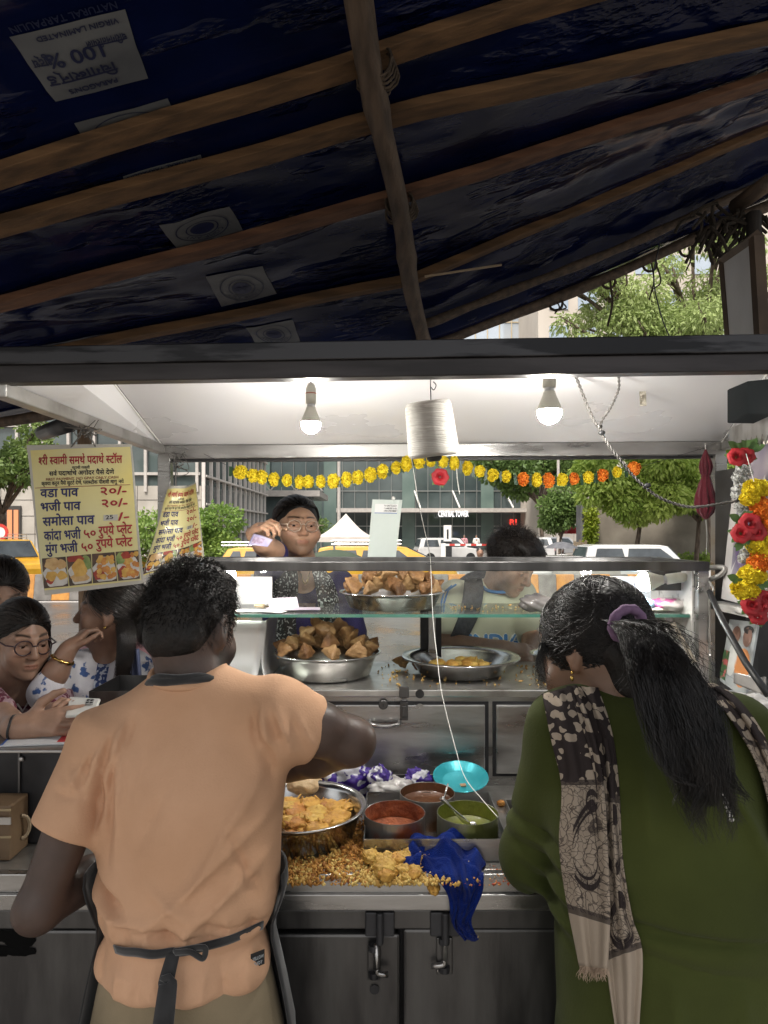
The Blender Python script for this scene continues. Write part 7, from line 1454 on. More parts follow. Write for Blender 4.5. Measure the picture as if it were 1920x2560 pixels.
# the printed shawl: two folded lengths over the left shoulder and one over the right
def shawl_mat():
    m = bpy.data.materials.new('paisley_shawl'); m.use_nodes = True; N, L = m.node_tree.nodes, m.node_tree.links; bs = N['Principled BSDF']; bs.inputs['Roughness'].default_value = .95; bs.inputs['Specular IOR Level'].default_value = .1
    uv = N.new('ShaderNodeUVMap'); sp_ = N.new('ShaderNodeSeparateXYZ'); L.new(uv.outputs[0], sp_.inputs[0])
    def math_(op, a, b=None):
        n = N.new('ShaderNodeMath'); n.operation = op
        for i, q in enumerate((a,b)):
            if q is None: continue
            if isinstance(q,(int,float)): n.inputs[i].default_value = q
            else: L.new(q, n.inputs[i])
        return n.outputs[0]
    def ramp(f, stops, const=True):
        r = N.new('ShaderNodeValToRGB'); r.color_ramp.interpolation = 'CONSTANT' if const else 'LINEAR'
        while len(r.color_ramp.elements) < len(stops): r.color_ramp.elements.new(.5)
        for e, (p,c) in zip(r.color_ramp.elements, stops): e.position = p; e.color = (c,c,c,1)
        L.new(f, r.inputs[0]); return r.outputs[0]
    nz_ = N.new('ShaderNodeTexNoise'); nz_.inputs['Scale'].default_value = 7; nz_.inputs['Detail'].default_value = 2; L.new(uv.outputs[0], nz_.inputs['Vector'])
    ad = N.new('ShaderNodeVectorMath'); ad.operation = 'MULTIPLY_ADD'; ad.inputs[1].default_value = (.14,.14,0); L.new(nz_.outputs['Color'], ad.inputs[0]); L.new(uv.outputs[0], ad.inputs[2])
    v1 = N.new('ShaderNodeTexVoronoi'); v1.inputs['Scale'].default_value = 9; L.new(ad.outputs[0], v1.inputs['Vector']); leafp = ramp(v1.outputs['Distance'], [(0,0),(.07,1),(.47,0)])
    v2 = N.new('ShaderNodeTexVoronoi'); v2.inputs['Scale'].default_value = 2.6; L.new(ad.outputs[0], v2.inputs['Vector']); rings = ramp(math_('FRACT', math_('MULTIPLY', v2.outputs['Distance'], 5.0)), [(0,.25),(.10,1)])
    v3 = N.new('ShaderNodeTexVoronoi'); v3.feature = 'DISTANCE_TO_EDGE'; v3.inputs['Scale'].default_value = 17; L.new(ad.outputs[0], v3.inputs['Vector']); fine = ramp(v3.outputs['Distance'], [(0,.30),(.05,.9)])
    pais = math_('MULTIPLY', rings, fine)
    v = sp_.outputs['Y']                      # 0 top .. along the cloth
    up = math_('LESS_THAN', v, 1.05); low = math_('GREATER_THAN', v, 2.32); band = math_('LESS_THAN', math_('ABSOLUTE', math_('SUBTRACT', v, 1.05)), .03); band2 = math_('LESS_THAN', math_('ABSOLUTE', math_('SUBTRACT', v, 2.32)), .035)
    mx = N.new('ShaderNodeMix'); L.new(up, mx.inputs[0]); L.new(pais, mx.inputs[2]); L.new(leafp, mx.inputs[3])
    f = math_('MAXIMUM', mx.outputs[0], low); f = math_('MULTIPLY', f, math_('SUBTRACT', 1, math_('MULTIPLY', math_('MAXIMUM', band, band2), .8)))
    col = N.new('ShaderNodeMix'); col.data_type = 'RGBA'; col.inputs[6].default_value = (.035,.028,.028,1); col.inputs[7].default_value = (.33,.275,.22,1); L.new(f, col.inputs[0]); L.new(col.outputs[2], bs.inputs['Base Color']); 
    return m
m_shawl = shawl_mat()
def shawl(nm, le, re, vlen, gap, seed, us=(0,.5), sub_=30, fr=True, vs0=0, th=.003, pais=()):
    l, r = [Vector(p) for p in spline([V(u,v,0) for u,v in le],10)], [Vector(p) for p in spline([V(u,v,0) for u,v in re],10)]; n = 60; m_ = 14
    pk = lambda L_, t: L_[min(len(L_)-1, int(t*(len(L_)-1)))].lerp(L_[min(len(L_)-1, int(t*(len(L_)-1))+1)], t*(len(L_)-1)-int(t*(len(L_)-1)))
    D = np.zeros((n+1,m_+1))
    for j in range(n+1):
        a, c = pk(l,j/n), pk(r,j/n)
        for i in range(m_+1): q = a.lerp(c,i/m_); h = trace(KU,q.x,q.y,.7,1.6); D[j,i] = h.y if h else np.nan
    for i in range(m_+1):
        g = np.isnan(D[:,i]); D[g,i] = np.interp(np.nonzero(g)[0], np.nonzero(~g)[0], D[~g,i]) if (~g).any() else 1.1
    for _ in range(6): D[1:-1] = (D[:-2]+2*D[1:-1]+D[2:])/4; D[:,1:-1] = (D[:,:-2]+2*D[:,1:-1]+D[:,2:])/4
    mb = MB(); dm = np.minimum.accumulate(D, axis=0)*.5+D*.5
    def fn(s,t):
        j = t*n; i = s*m_; j0, i0 = min(n-1,int(j)), min(m_-1,int(i)); fj, fi = j-j0, i-i0
        y = (dm[j0,i0]*(1-fi)+dm[j0,i0+1]*fi)*(1-fj)+(dm[j0+1,i0]*(1-fi)+dm[j0+1,i0+1]*fi)*fj; q = pk(l,t).lerp(pk(r,t),s)
        return A(q.x,q.y, y-gap-.006*math.sin(s*9+seed+t*2)-.003*math.sin(s*19+t*3))
    mb.grid(fn, 22, 90, (us[0],us[1],vs0,vs0+vlen)); o = mb.build(nm, m_shawl, wom, smooth=True, solid=th)
    for (cs, ct, hs, ht, fl_) in pais:
        pb = MB(); C_ = []
        for k in range(40):
            a = 6.2832*k/39; r_ = 1-.0*a; x = math.sin(a)*(.5+.5*math.cos(a/2)**2)*.5; y = -math.cos(a)*.5; C_.append((cs+hs*(x*fl_+.22*max(0,y)**2*4*fl_), ct-ht*y))
        C_ += [(cs+hs*fl_*(.22+.16*math.cos(q)), ct-ht*(.5+.02+.10*math.sin(q))) for q in np.linspace(3.1,-2.6,14)]
        for d in (0,1):
            sc = 1-.22*d; Z = [(cs+(p[0]-cs)*sc, ct+(p[1]-ct)*sc) for p in C_[:(len(C_) if d == 0 else 40)]]
            for i in range(len(Z)-1):
                a_, b_ = Vector(Z[i]), Vector(Z[i+1]); dd = (b_-a_); nn = Vector((-dd.y*.22,dd.x/.22)).normalized() if dd.length > 1e-6 else Vector((0,0)); w_ = (.050 if d == 0 else .028)
                f3 = lambda p: fn(min(.99,max(.01,p.x)), min(.99,max(.01,p.y)))+V(0,-.0052-.0003*(i % 2),0)
                pb.add([f3(a_-Vector((nn.x*w_,nn.y*w_*.22))), f3(b_-Vector((nn.x*w_,nn.y*w_*.22))), f3(b_+Vector((nn.x*w_,nn.y*w_*.22))), f3(a_+Vector((nn.x*w_,nn.y*w_*.22)))], [(0,1,2,3)])
        pb.build('paisley_print', mat('paisley_ink', (.035,.028,.028), rough=.95, spec=.1), o)
    if fr:
        q = np.random.RandomState(seed); T = []
        for i in range(110):
            p = fn(i/110,1.0); e = p+V(q.normal()*.006,q.normal()*.004,-q.uniform(.008,.022)); T.append([tuple(p.lerp(e,k/4)+V(.003*math.sin(k+i),0,0)*(k/4)) for k in range(5)])
        strands('fringe', np.array(T), .0009, mat('fringe_beige', (.36,.27,.20), (.42,.32,.24), 50, rough=.95), o)
    return o
shawl('shawl', [(1225,1482),(1268,1600),(1288,1700),(1297,1830),(1300,1960),(1312,2090),(1330,2215)], [(1292,1486),(1322,1580),(1337,1700),(1346,1860),(1366,1980),(1388,2060),(1380,2225)], 2.9, .010, 1, (0,.42), vs0=.0, pais=((.5,.22,.8,.14,1),(.5,.47,.8,.14,1),(.5,.70,.85,.16,1)))
shawl('shawl', [(1172,1500),(1192,1600),(1214,1700),(1209,1820),(1222,1930),(1252,2085)], [(1246,1480),(1285,1600),(1303,1700),(1312,1830),(1318,1960),(1312,2092)], 2.75, .020, 4, (.5,.95), vs0=.0, pais=((.5,.60,.85,.3,1),))
shawl('shawl', [(1460,1478),(1530,1500),(1590,1570),(1640,1660),(1668,1770),(1690,1950)], [(1490,1468),(1570,1490),(1640,1570),(1690,1690),(1715,1800),(1730,1960)], 2.2, .012, 7, (0,.4), fr=False)
# ---------------------------------------------------------------- customers
def rig(S, base, sh_l, sh_r, arms, neck_to, HM, waist, legs=True):
    S.chain([HM@V(0,-.025,-.045), neck_to, Vector(neck_to)+V(0,0,-.1)], [.05,.052,.08], .03)
    for a in arms: S.chain(a[0], a[1], .02)
# woman holding out a banknote
w2 = empty('person', (-.31,2.63,0), 'woman with round glasses in a navy dress holding out a banknote over the rail', 'person')
m_sk2 = skin('skin_tan', (.44,.26,.17)); H2 = frame((.38,-.92,.03), (.03,0,1), A(641,1137,2.6), .93, 1.14); S = Sdf(); head(S, H2, .22, mouth=.5, rnd=.009)
S.chain([H2@V(0,-.025,-.045), (-.305,2.64,1.46), (-.305,2.65,1.36)], [.05,.053,.08], .03); S.loft([(.8,-.31,2.65,.1,.08),(1.38,-.31,2.65,.11,.06)], None, (0,0,0), .03)
s0, e0, w0 = V(-.44,2.60,1.42), A(590,1193,2.40), A(550,1158,2.33); S.chain([s0,e0,(e0+w0)/2,w0],[.046,.042,.038,.027],.02)
hand(S, frame((.55,-.52,.25), (.05,-.55,.85), A(549,1147,2.30), .84), -1, [1.0,.95,1.05,1.15], .06, (.9,.5))
s1, e1, w1 = V(-.17,2.62,1.40), V(-.10,2.60,1.17), V(-.2,2.42,1.22); S.chain([s1,e1,w1],[.045,.038,.027],.02); hand(S, frame(w1-e1,(0,0,1),w1,.93), 1, .7)
figure_legs(S, (-.31,2.66,.75), .08, zg=0)
skin_mesh(S, m_sk2, w2, H2, h=.0031, bindi=True, lips=(.86,.66,.64)); eyes(H2, w2, (.05,.9,-.42))
D2 = Sdf(); D2.loft([(.05,-.31,2.66,.2,.17),(.75,-.31,2.65,.17,.13),(1.0,-.31,2.65,.145,.11),(1.2,-.31,2.64,.155,.115),(1.34,-.31,2.64,.165,.1),(1.41,-.31,2.645,.14,.075),(1.445,-.308,2.65,.09,.06)], None, (0,0,0), .03)
D2.cap(s0,s0.lerp(e0,.92),.058,.056,.03); D2.cap(s1,s1.lerp(e1,.8),.056,.05,.03); D2.ell((-.305,2.58,1.45),(.062,.07,.085),None,.01,True)
D2.disp = lambda P: npnoise(P, 45, 21)*.003
cloth('dress', D2, fabric('navy_silk', (.025,.018,.085), (.045,.035,.14), 12), w2, .006)
m_dup = mat('dotted_black', (.010,.010,.012), (.45,.45,.45), 130, detail=0, rough=.9, pos=(.62,.64))
for le, re, l in (([(612,1222),(590,1262),(585,1330),(590,1400)],[(640,1212),(645,1262),(640,1330),(645,1400)],0),([(668,1212),(682,1262),(690,1330),(690,1400)],[(690,1215),(722,1262),(735,1330),(732,1400)],1)):
    b = MB(); L1, L2 = spline([A(u,v,2.50) for u,v in le],8), spline([A(u,v,2.50) for u,v in re],8); n = len(L1)-1
    b.grid(lambda s,t: L1[int(round(t*n))].lerp(L2[int(round(t*n))],s)+V(0,-.012*math.sin(s*8+l)-.03*math.sin(s*3.14)-.005*math.sin(s*17+t*3),0), 16, n); b.build('dupatta', m_dup, w2, smooth=True, solid=.002)
b = MB(); b.tube(spline([A(642,1215,2.58),A(650,1240,2.53),A(659,1262,2.52),A(668,1240,2.53),A(674,1215,2.58)],8), .0022, 6); b.build('necklace', mat('gold', (.6,.4,.12), rough=.25, metal=1), w2)
hair_cap('hair', H2, w2, m_hairb, r=(.078,.0985,.0915), cut=((0,.130,-.022),(.104,.090,.125)), lump=.001, h=.004)
def fstart2(q):
    while True:
        d = q.normal(size=3); d /= np.linalg.norm(d)
        if d[2] > -.3 and d[1] < min(.90,.34+1.05*d[2]) and d[1] > -.4 and (d[2] > .45 or abs(d[0]) > .7): return d
def fstart(q):
    while True:
        d = q.normal(size=3); d /= np.linalg.norm(d)
        if d[2] > -.3 and d[1] < min(.97,.52+1.25*d[2]) and d[1] > -.4 and (d[2] > .35 or abs(d[0]) > .6): return d
comb_hair('combed_hair', H2, w2, m_hairb, lambda q: fstart2(q), (0,-.85,-.3), 1300, r=(.0795,.100,.0930), rad=.0009, lift=.06, seed=6)
b = MB(); b.ell(H2@V(0,-.125,-.005),(.045,.035,.04),20,14,None,lambda q: 1+.06*math.sin(q.z*14+q.x*9)); b.build('bun', m_hairb, w2, smooth=True)
def spectacles(M, parent, m, rx=.0225, rz=.0195, r=.0013, n=26, sq=0, y=.106, z0=-.002):
    root_b = MB(); P = lambda *a: M @ V(*a)
    for x in (-1,1):
        root_b.tube([P(x*.0315+rx*math.cos(a)*(1+sq*abs(math.sin(2*a))), y-.004*abs(math.cos(a))-abs(x*.0315+rx*math.cos(a))*.16, z0+rz*math.sin(a)*(1+sq*abs(math.sin(2*a)))) for a in np.linspace(0,6.283,n)], r, 6, cap=False)
        root_b.tube([P(x*.055,y-.010,z0+.006),P(x*.078,y-.03,.004),P(x*.083,.01,.006),P(x*.082,-.01,.0)], r*1.1, 6)
    root_b.tube([P(-.009,y-.002,z0+.005),P(0,y+.002,z0+.008),P(.009,y-.002,z0+.005)], r, 6); return root_b.build('spectacles', m, parent, smooth=True)
sp2 = spectacles(H2, w2, mat('specs_gold', (.62,.50,.40), rough=.3, metal=.6), .0245, .0235, .0017, 9, .0)
for x in (-1,1): b = MB(); b.ell(H2@V(x*.083,-.005,-.05),(.0035,.0035,.008),8,8); b.build('earring', m_black, w2, smooth=True)
nt = empty('banknote', A(563,1170,2.25), 'lilac banknote pinched between the fingers of the woman in navy', 'banknote'); K1b = cr(300,1050,400)
q = [K1b(1320,1300,2.235),K1b(1530,1315,2.22),K1b(1385,1175,2.25),K1b(1585,1240,2.235)]; fn = quad_fn(*q, bend=lambda a,b: .006*math.sin(a*3.1))
b = MB(); b.grid(lambda s,t: fn(s,t), 12, 8); b.build('paper', mat('note_lilac', (.36,.32,.52), (.52,.48,.62), 40, rough=.7), nt, smooth=True, solid=.0006)
b = MB(); b.grid(lambda s,t: fn(.15+.55*s,.2+.55*t,.0014), 10, 4); b.build('print', mat('note_print', (.3,.2,.3), (.5,.42,.55), 120, rough=.7), nt, smooth=True)
# boy with a backpack
by = empty('person', (.37,2.55,0), 'boy looking down in a cream INDIA jersey with a dark backpack strap', 'person')
m_skb = skin('skin_warm_brown', (.31,.175,.115)); HBY = frame((.60,-.62,-.56), (.25,-.35,.9), A(1103,1212,2.48), .93); S = Sdf(); head(S, HBY, .1)
S.chain([HBY@V(0,-.03,-.04), A(1075,1262,2.55), (.38,2.57,1.33)], [.05,.05,.08], .03); S.loft([(.8,.37,2.58,.1,.08),(1.32,.37,2.57,.11,.06)], None, (0,0,0), .03)
s0, e0, w0, h0 = A(985,1285,2.56), A(955,1388,2.42), A(1085,1400,2.32), (1,.05,-.08); S.chain([s0,e0,w0],[.045,.036,.026],.02); hand(S, frame(h0,(0,-.5,.8),w0,.9), -1, [.5,.6,.6,.7])
s1, e1, w1 = A(1125,1285,2.56), A(1150,1375,2.46), A(1135,1415,2.36); S.chain([s1,e1,w1],[.044,.036,.026],.02); hand(S, frame((-.3,-.9,-.1),(0,-.2,1),w1,.9), 1, .6)
figure_legs(S, (.37,2.6,.7), .075)
skin_mesh(S, m_skb, by, HBY, h=.0036, lips=(.82,.62,.58)); eyes(HBY, by, (0,.8,-.6), .1)
J = Sdf(); J.loft([(.72,.37,2.6,.15,.11),(1.0,.37,2.59,.15,.11),(1.2,.368,2.57,.158,.115),(1.33,.366,2.56,.16,.1),(1.39,.37,2.565,.12,.075),(1.42,.385,2.56,.07,.055)], None, (0,0,0), .03)
J.cap(s0,s0.lerp(e0,.72),.062,.062,.03); J.cap(s1,s1.lerp(e1,.72),.06,.06,.03); J.ell(A(1078,1258,2.53),(.06,.06,.05),None,.01,True)
J.disp = lambda P: npnoise(P, 40, 31)*.004
cloth('jersey', J, fabric('cream_jersey', (.50,.47,.36), (.58,.55,.43), 6), by, .006)
m_blue = mat('jersey_blue', (.04,.16,.42), (.06,.22,.52), 20, rough=.8)
def onJ(u,v,o=.004): p = trace(J,u,v,1.8,3.2,2.45); return p+V(0,-o,0)
b = MB(); put_text(b, glyphs('INDIA',.045), lambda a,c,o: onJ(1014+112*a, 1396-27*c, .003+o*.3), 0, 1, 0, 1.38, .001); b.build('lettering', m_blue, by)
b = MB(); put_text(b, glyphs('INDIA',.085), lambda a,c,o: onJ(1014+112*a, 1396-27*c, .0018), 0, 1, 0, 1.38, .0); b.build('lettering_outline', m_white, by)
for d in (0,9): 
    b = MB(); b.tube([onJ(u,v,.002) for u,v in ((985-d,1262+d*.3),(968-d,1275+d*.5),(960-d*.7,1300),(958-d*.6,1322))], .0035, 6); b.build('stripe', m_blue, by)
b = MB(); b.tube([A(1078+34*math.cos(a),1266+13*math.sin(a),2.50-.03*math.sin(a)) for a in np.linspace(.2,3.0,14)], .006, 6); b.build('collar', m_blue, by)
b = MB(); LL, RR_ = [(1003,1245),(1000,1280),(990,1330),(965,1390)], [(1040,1245),(1043,1280),(1032,1330),(1000,1392)]; P1, P2 = spline([V(u,v,0) for u,v in LL],6), spline([V(u,v,0) for u,v in RR_],6); n = len(P1)-1
b.grid(lambda s,t: (lambda q: onJ(q.x,q.y,.012+.006*math.sin(s*3.14)))(P1[int(round(t*n))].lerp(P2[int(round(t*n))],s)), 8, n); b.build('backpack_strap', mat('strap_dark', (.03,.03,.04), (.06,.06,.075), 60, rough=.8), by, smooth=True, solid=.008)
b = MB(); b.ell((.40,2.78,1.22),(.16,.09,.22),24,16,None,lambda q: 1+.04*math.sin(q.z*9)); b.build('backpack', MATS['strap_dark'], by, smooth=True)
def bhair(S, P, Rm, s): S.ell(P(0,.035,.098),(.068*s,.07*s,.034*s),Rm,.02); S.ell(P(0,.085,.075),(.06*s,.03*s,.022*s),Rm,.02)
hair_cap('hair', HBY, by, m_hairb, r=(.084,.104,.097), cut=((0,.12,-.06),(.1,.08,.11)), extra=bhair, lump=.002, h=.004)
tufts('hair_tuft', HBY, by, m_hairb, 1700, 13, lambda d: d[2] > -.45 and not (d[1] > .5 and d[2] < .3), (.015,.04), flow=(.1,.5,-.05))
tufts('hair_tuft', HBY, by, m_hairb, 500, 14, lambda d: d[1] > .35 and d[2] > .45, (.03,.055), flow=(.15,.7,-.35))
# girl with a phone
gl = empty('person', (-.95,1.78,0), 'young woman in glasses and a maroon floral top looking past her phone', 'person')
m_skg = skin('skin_olive', (.30,.18,.125)); HG = frame((.76,-.64,-.16), (.08,0,1), A(46,1380,2.0), .90); S = Sdf(); head(S, HG, .25, rnd=.003)
S.chain([HG@V(0,-.025,-.05), A(38,1450,2.03), A(34,1500,2.05)], [.048,.05,.075], .03); S.loft([(.8,-1.09,2.08,.1,.08),(1.08,-1.09,2.07,.11,.06)], None, (0,0,0), .03)
wr = A(42,1572,1.60); el = V(-1.10,1.84,1.165); s0 = A(-72,1505,2.03); S.chain([s0,el,wr],[.042,.037,.026],.02)
hand(S, frame((1,.02,.16),(0,-.9,.5),wr,1.0), -1, [.18,.22,.42,.6], .05, (-.35,.15))
w1 = A(222,1555,1.72); e1 = V(-.93,1.90,1.09); s1 = A(118,1500,2.06); S.chain([s1,e1,w1],[.04,.035,.025],.02); hand(S, frame((-.35,-.25,.5),(.5,.7,.3),w1+V(-.01,0,-.01),.9), 1, [.7,.75,.8,.8], .05)
figure_legs(S, (-1.09,2.1,.68), .07)
skin_mesh(S, m_skg, gl, HG, h=.0031, lips=(.80,.6,.58), brow=.1); eyes(HG, gl, (-.1,.95,-.2))
m_flo = mat('maroon_floral', (.30,.20,.22), (.10,.012,.03), 38, detail=2, rough=.85, pos=(.5,.54), bump=.02, bscale=120)
GT = Sdf(); GT.loft([(.3,-1.10,2.1,.2,.16),(.8,-1.10,2.09,.15,.12),(.96,-1.095,2.07,.15,.11),(1.04,-1.095,2.065,.155,.1),(1.10,-1.092,2.06,.14,.075),(1.145,-1.085,2.05,.085,.055)], None, (0,0,0), .03)
GT.cap(s0,s0.lerp(el,.95),.055,.05,.03); GT.cap(s1,s1.lerp(e1,.9),.052,.046,.03); GT.cap(el,el.lerp(wr,.55),.05,.042,.02); GT.ell(A(50,1478,1.98),(.055,.06,.075),None,.01,True)
GT.disp = lambda P: npnoise(P, 50, 41)*.004
cloth('floral_top', GT, m_flo, gl, .006)
b = MB(); b.tube([trace(GT,u,v,1.2,2.6,2.0)+V(0,-.003,0) for u,v in ((4,1455),(16,1485),(32,1512),(50,1535),(66,1510),(74,1480))], .0035, 6); b.build('neck_trim', m_white, gl)
b = MB(); b.tube([wr+V(-.012+.002*math.sin(a*3),.030*math.cos(a),.028*math.sin(a)) for a in np.linspace(0,6.283,20)], .003, 6, cap=False); b.build('wrist_thread', m_black, gl)
hair_cap('hair', HG, gl, m_hairb, r=(.0795,.0990,.0920), cut=((0,.130,-.035),(.100,.090,.125)), lump=.001, h=.004)
comb_hair('combed_hair', HG, gl, m_hairb, fstart, (0,-.8,-.35), 1500, r=(.080,.100,.093), rad=.0008, lift=.08, seed=16)
lock('hair_lock', m_hairb, gl, [HG@V(-.07,-.03,.02),HG@V(-.085,-.05,-.08),HG@V(-.09,-.06,-.2)], [.03,.035,.03], 500, .0007, 17, .8, 16, .008)
sp3 = spectacles(HG, gl, mat('specs_plum', (.03,.012,.02), rough=.3), .0255, .0235, .0019, 26, 0)
ph = empty('mobile_phone', A(175,1530,1.62), 'white mobile phone held by the young woman in glasses', 'phone')
q = [A(140,1546,1.585),A(203,1542,1.56),A(150,1504,1.69),A(216,1508,1.66)]; fn = quad_fn(*q); up_ = (q[1]-q[0]).cross(q[2]-q[0]).normalized()
b = MB(); b.prism([q[0],q[1],q[3],q[2]], -up_*.008); b.build('case', mat('phone_white', (.5,.49,.46), (.56,.55,.52), 10, rough=.3), ph, bevel=.003)
b = MB(); b.prism([fn(.60,.55,.0008),fn(.86,.55,.0008),fn(.86,.9,.0008),fn(.60,.9,.0008)], up_*.0012); cmr = b.build('camera_block', mat('phone_grey', (.3,.29,.28), rough=.3), ph, bevel=.0005)
for x,y in ((.67,.65),(.79,.65),(.67,.8),(.79,.8)): b = MB(); b.ell(fn(x,y,.002),(.0045,.0045,.0022),12,6); b.build('lens', m_black, cmr, smooth=True)
# woman in a white and blue kurta
kw = empty('person', (-.86,2.17,0), 'woman in a blue printed white kurta in profile with her hand at her chin', 'person')
m_skk = skin('skin_dusky', (.25,.145,.10)); HK = frame((-.98,-.12,.04), (0,0,1), A(240,1322,2.15), .92); S = Sdf(); head(S, HK, .5, mouth=.6)
S.chain([HK@V(0,-.025,-.045), A(236,1395,2.17), A(228,1450,2.18)], [.048,.05,.075], .03); S.loft([(.7,-.87,2.19,.1,.08),(1.14,-.87,2.19,.11,.06)], None, (0,0,0), .03)
s0, e0, w0 = A(152,1445,2.13), A(96,1500,1.98), A(146,1404,2.00); S.chain([s0,e0,(e0+w0)/2,w0],[.042,.04,.035,.025],.02); hand(S, frame(A(186,1362,2.04)-w0,(-.70,-.60,.3),w0,.80), 1, [.85,1.0,1.1,1.15], .05, (.2,.2))
s1, e1, w1 = A(296,1445,2.22), A(322,1530,2.18), A(290,1580,2.05); S.chain([s1,e1,w1],[.042,.037,.026],.02); hand(S, frame((-.6,-.7,.1),(0,0,1),w1,.9), 1, .5)
figure_legs(S, (-.87,2.2,.65), .075)
skin_mesh(S, m_skk, kw, HK, h=.0036, lips=(.82,.62,.58)); eyes(HK, kw, (0,1,.05))
m_kur = mat('white_blue_print', (.62,.60,.63), (.05,.10,.26), 30, detail=3, rough=.85, pos=(.58,.62), bump=.02, bscale=120)
KK = Sdf(); KK.loft([(.2,-.89,2.22,.2,.17),(.7,-.89,2.21,.16,.13),(.97,-.89,2.2,.15,.115),(1.11,-.89,2.19,.158,.11),(1.19,-.889,2.185,.145,.08),(1.228,-.885,2.18,.085,.06)], None, (0,0,0), .03)
KK.cap(s0,s0.lerp(e0,.95),.052,.046,.03); KK.cap(s1,s1.lerp(e1,.95),.052,.047,.03); KK.cap(e0,e0.lerp(w0,.25),.046,.042,.02); KK.ell(A(222,1406,2.10),(.055,.06,.045),None,.01,True); KK.disp = lambda P: npnoise(P, 50, 51)*.004
cloth('kurta', KK, m_kur, kw, .006)
b = MB(); b.grid(lambda s,t: trace(KK,214+26*s-20*t,1422+95*t,1.6,2.6,2.08)+V(0,-.003,0), 6, 12); b.build('yoke', mat('yoke_blue', (.02,.04,.13), (.40,.42,.48), 90, detail=1, rough=.8, pos=(.5,.56)), kw, smooth=True)
b = MB(); b.grid(lambda s,t: A(270+32*s+10*t,1400+120*t,2.10)+V(0,-.012*math.sin(s*9),0), 14, 14); b.build('dupatta', fabric('dupatta_blue', (.12,.14,.24), (.2,.22,.34), 12), kw, smooth=True, solid=.002)
b = MB(); d_ = (w0-e0).normalized(); x_ = d_.orthogonal().normalized(); y_ = d_.cross(x_); b.tube([w0-d_*.03+(x_*math.cos(a)+y_*math.sin(a))*.0305 for a in np.linspace(0,6.283,30)], [.0045+.0015*math.sin(i*2) for i in range(30)], 6, cap=False); b.build('bracelet', mat('gold', (.6,.4,.12), rough=.25, metal=1), kw, smooth=True)
hair_cap('hair', HK, kw, m_hairb, r=(.0795,.0990,.0920), cut=((0,.130,-.035),(.100,.095,.125)), lump=.0015, h=.004)
comb_hair('combed_hair', HK, kw, m_hairb, fstart, (0.2,-.8,-.5), 1300, r=(.081,.101,.094), rad=.0008, lift=.09, seed=26, wav=.6)
lock('long_hair', m_hairb, kw, [A(256,1300,2.14),A(272,1360,2.10),A(268,1440,2.07),A(255,1520,2.07)], [.02,.028,.022,.010], 700, .0008, 27, .7, 22, .008)
lock('long_hair', m_hairb, kw, [A(245,1262,2.2),A(290,1300,2.2),A(312,1355,2.18),A(318,1400,2.16)], [.03,.055,.05,.025], 1300, .0008, 28, .8, 18, .012)
b = MB(); b.ell(HK@V(-.084,-.004,-.042),(.005,.005,.005),10,8); b.build('earring', mat('gold'), kw, smooth=True)
# head of another customer behind the young woman
bk = empty('person', (-1.3,2.35,0), 'dark haired customer mostly hidden behind the young woman in glasses', 'person')
HX = frame((.55,-.75,-.35), (0,0,1), A(2,1285,2.3), .98); S = Sdf(); head(S, HX, .3); S.chain([HX@V(0,-.02,-.05),HX@V(0,-.03,-.16)+V(0,.05,0),(-1.3,2.38,1.1)],[.05,.055,.1],.03); figure_legs(S,(-1.3,2.4,.65),.08); S.loft([(.6,-1.3,2.4,.12,.09),(1.1,-1.3,2.38,.13,.08)],None,(0,0,0),.03)
skin_mesh(S, m_skg, bk, HX, h=.005); hair_cap('hair', HX, bk, m_hairb, r=(.0795,.0990,.0920), cut=((0,.130,-.035),(.100,.090,.125)), h=.005)
comb_hair('combed_hair', HX, bk, m_hairb, fstart, (0,-.8,-.35), 600, r=(.085,.106,.096), rad=.0009, lift=.05, seed=36)
S = Sdf(); S.loft([(.3,-1.3,2.42,.19,.15),(.9,-1.3,2.4,.16,.12),(1.08,-1.3,2.38,.17,.1),(1.16,-1.3,2.38,.11,.07)],None,(0,0,0),.03); cloth('shirt', S, fabric('dark_red_cotton', (.08,.02,.03), (.12,.03,.04), 9), bk, .008)
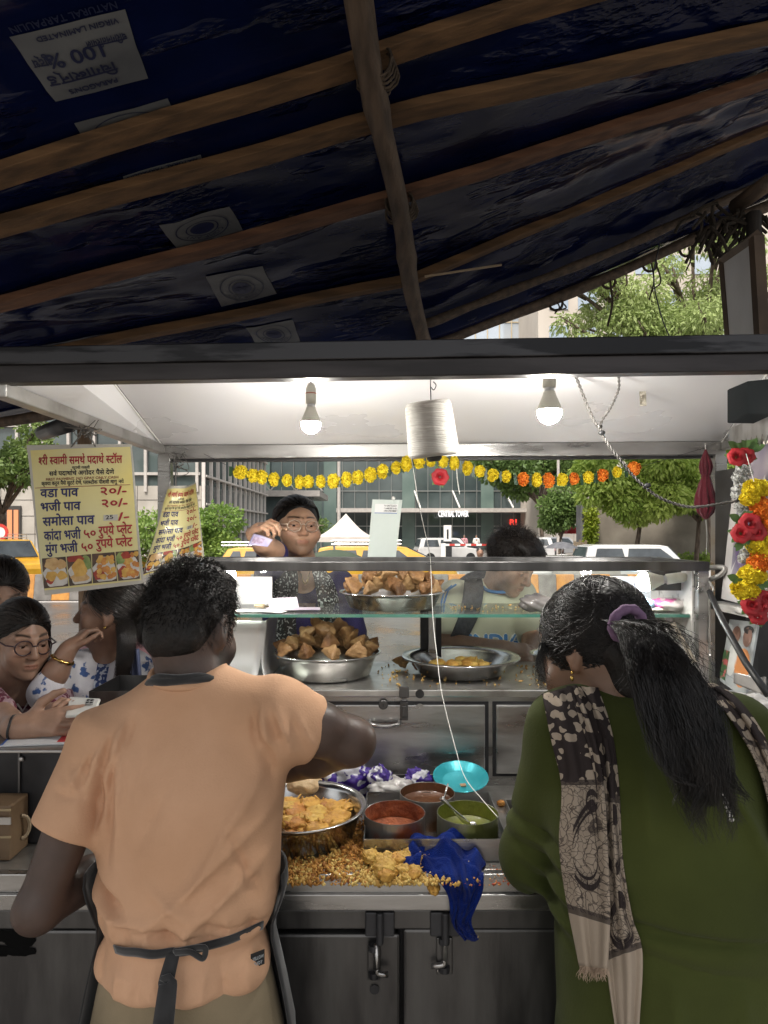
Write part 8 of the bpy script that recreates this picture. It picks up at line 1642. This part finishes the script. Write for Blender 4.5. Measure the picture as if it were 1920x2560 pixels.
# distant people
def far_person(label, p, h, skin_m, top, legs_m, hat=None, seed=0):
    root = empty('person', p, label, 'person'); p = Vector(p); s = h/1.7; S = Sdf(); S.ell(p+V(0,0,1.58*s),(.075*s,.09*s,.115*s),None,.01); S.cap(p+V(0,0,1.35*s),p+V(0,0,1.5*s),.05*s,.05*s,.02)
    for x in (-1,1): S.chain([p+V(x*.19*s,0,1.36*s),p+V(x*.24*s,0,1.08*s),p+V(x*.22*s,-.12*s,.88*s)],[.05*s,.042*s,.03*s],.02); S.chain([p+V(x*.09*s,0,.85*s),p+V(x*.1*s,0,.06*s)],[.08*s,.045*s],.02); S.cap(p+V(x*.1*s,.02,.04*s),p+V(x*.1*s,-.12*s,.03*s),.035*s,.03*s,.02)
    S.ell(p+V(0,-.095*s,1.57*s),(.016*s,.02*s,.02*s),None,.01); S.cap(p+V(0,0,.9*s),p+V(0,0,1.3*s),.1*s,.12*s,.03)
    skin_mesh(S, skin_m, root, None, h=.012*s)
    S = Sdf(); S.loft([(p.z+.85*s,p.x,p.y,.16*s,.12*s),(p.z+1.2*s,p.x,p.y,.18*s,.12*s),(p.z+1.4*s,p.x,p.y,.17*s,.09*s),(p.z+1.46*s,p.x,p.y,.08*s,.06*s)],None,(0,0,0),.02)
    for x in (-1,1): S.cap(p+V(x*.18*s,0,1.37*s),p+V(x*.235*s,0,1.12*s),.065*s,.06*s,.03)
    cloth('shirt', S, top, root, .016*s); S = Sdf(); S.loft([(p.z+.6*s,p.x,p.y,.16*s,.12*s),(p.z+.9*s,p.x,p.y,.16*s,.12*s)],None,(0,0,0),.02)
    for x in (-1,1): S.cap(p+V(x*.09*s,0,.8*s),p+V(x*.1*s,0,.12*s),.09*s,.06*s,.02)
    cloth('trousers', S, legs_m, root, .018*s); S = Sdf(); S.ell(p+V(0,.015*s,1.62*s),(.08*s,.092*s,.09*s),None,.01); S.ell(p+V(0,-.12*s,1.56*s),(.09*s,.075*s,.1*s),None,.01,True); cloth('hair', S, m_hairb, root, .012*s); return root
p = A(1037,1195,13.5); far_person('distant bald man standing near the boom gate', (p.x,p.y,-.25), 1.55, m_skb, fabric('grey_shirt', (.2,.2,.2),(.28,.28,.28)), fabric('dark_cloth', (.03,.03,.04),(.05,.05,.06)))
p = A(1220,1195,22); far_person('distant man under the dark grey umbrella', (p.x,p.y+.3,-.25), 1.32, m_skm, fabric('white_shirt', (.5,.5,.48),(.58,.57,.55)), MATS['dark_cloth'])
for u, Y, l, c in ((1003,52,'distant person in pink before the tower doors',(.5,.25,.28)),(1029,52,'distant person in white before the tower doors',(.6,.58,.55)),(1156,60,'distant person in red close to the tower shops',(.4,.06,.05))): p = A(u,1160,Y); far_person(l, (p.x,p.y,-.27), 1.65, m_skb, fabric('far_'+l[20:24].strip().replace(' ','_'), c, tuple(q*1.2 for q in c)), MATS['dark_cloth'])
# pink umbrella folded open on the pavement behind the kurta woman
m_pk = mat('pink_cloth', (.52,.26,.29), (.62,.36,.38), 22, rough=.8)
umbrella('pale pink patterned umbrella held behind the woman in the white kurta', A(322,1275,2.75), .30, .26, m_pk, tail=1.1, rz=.3)
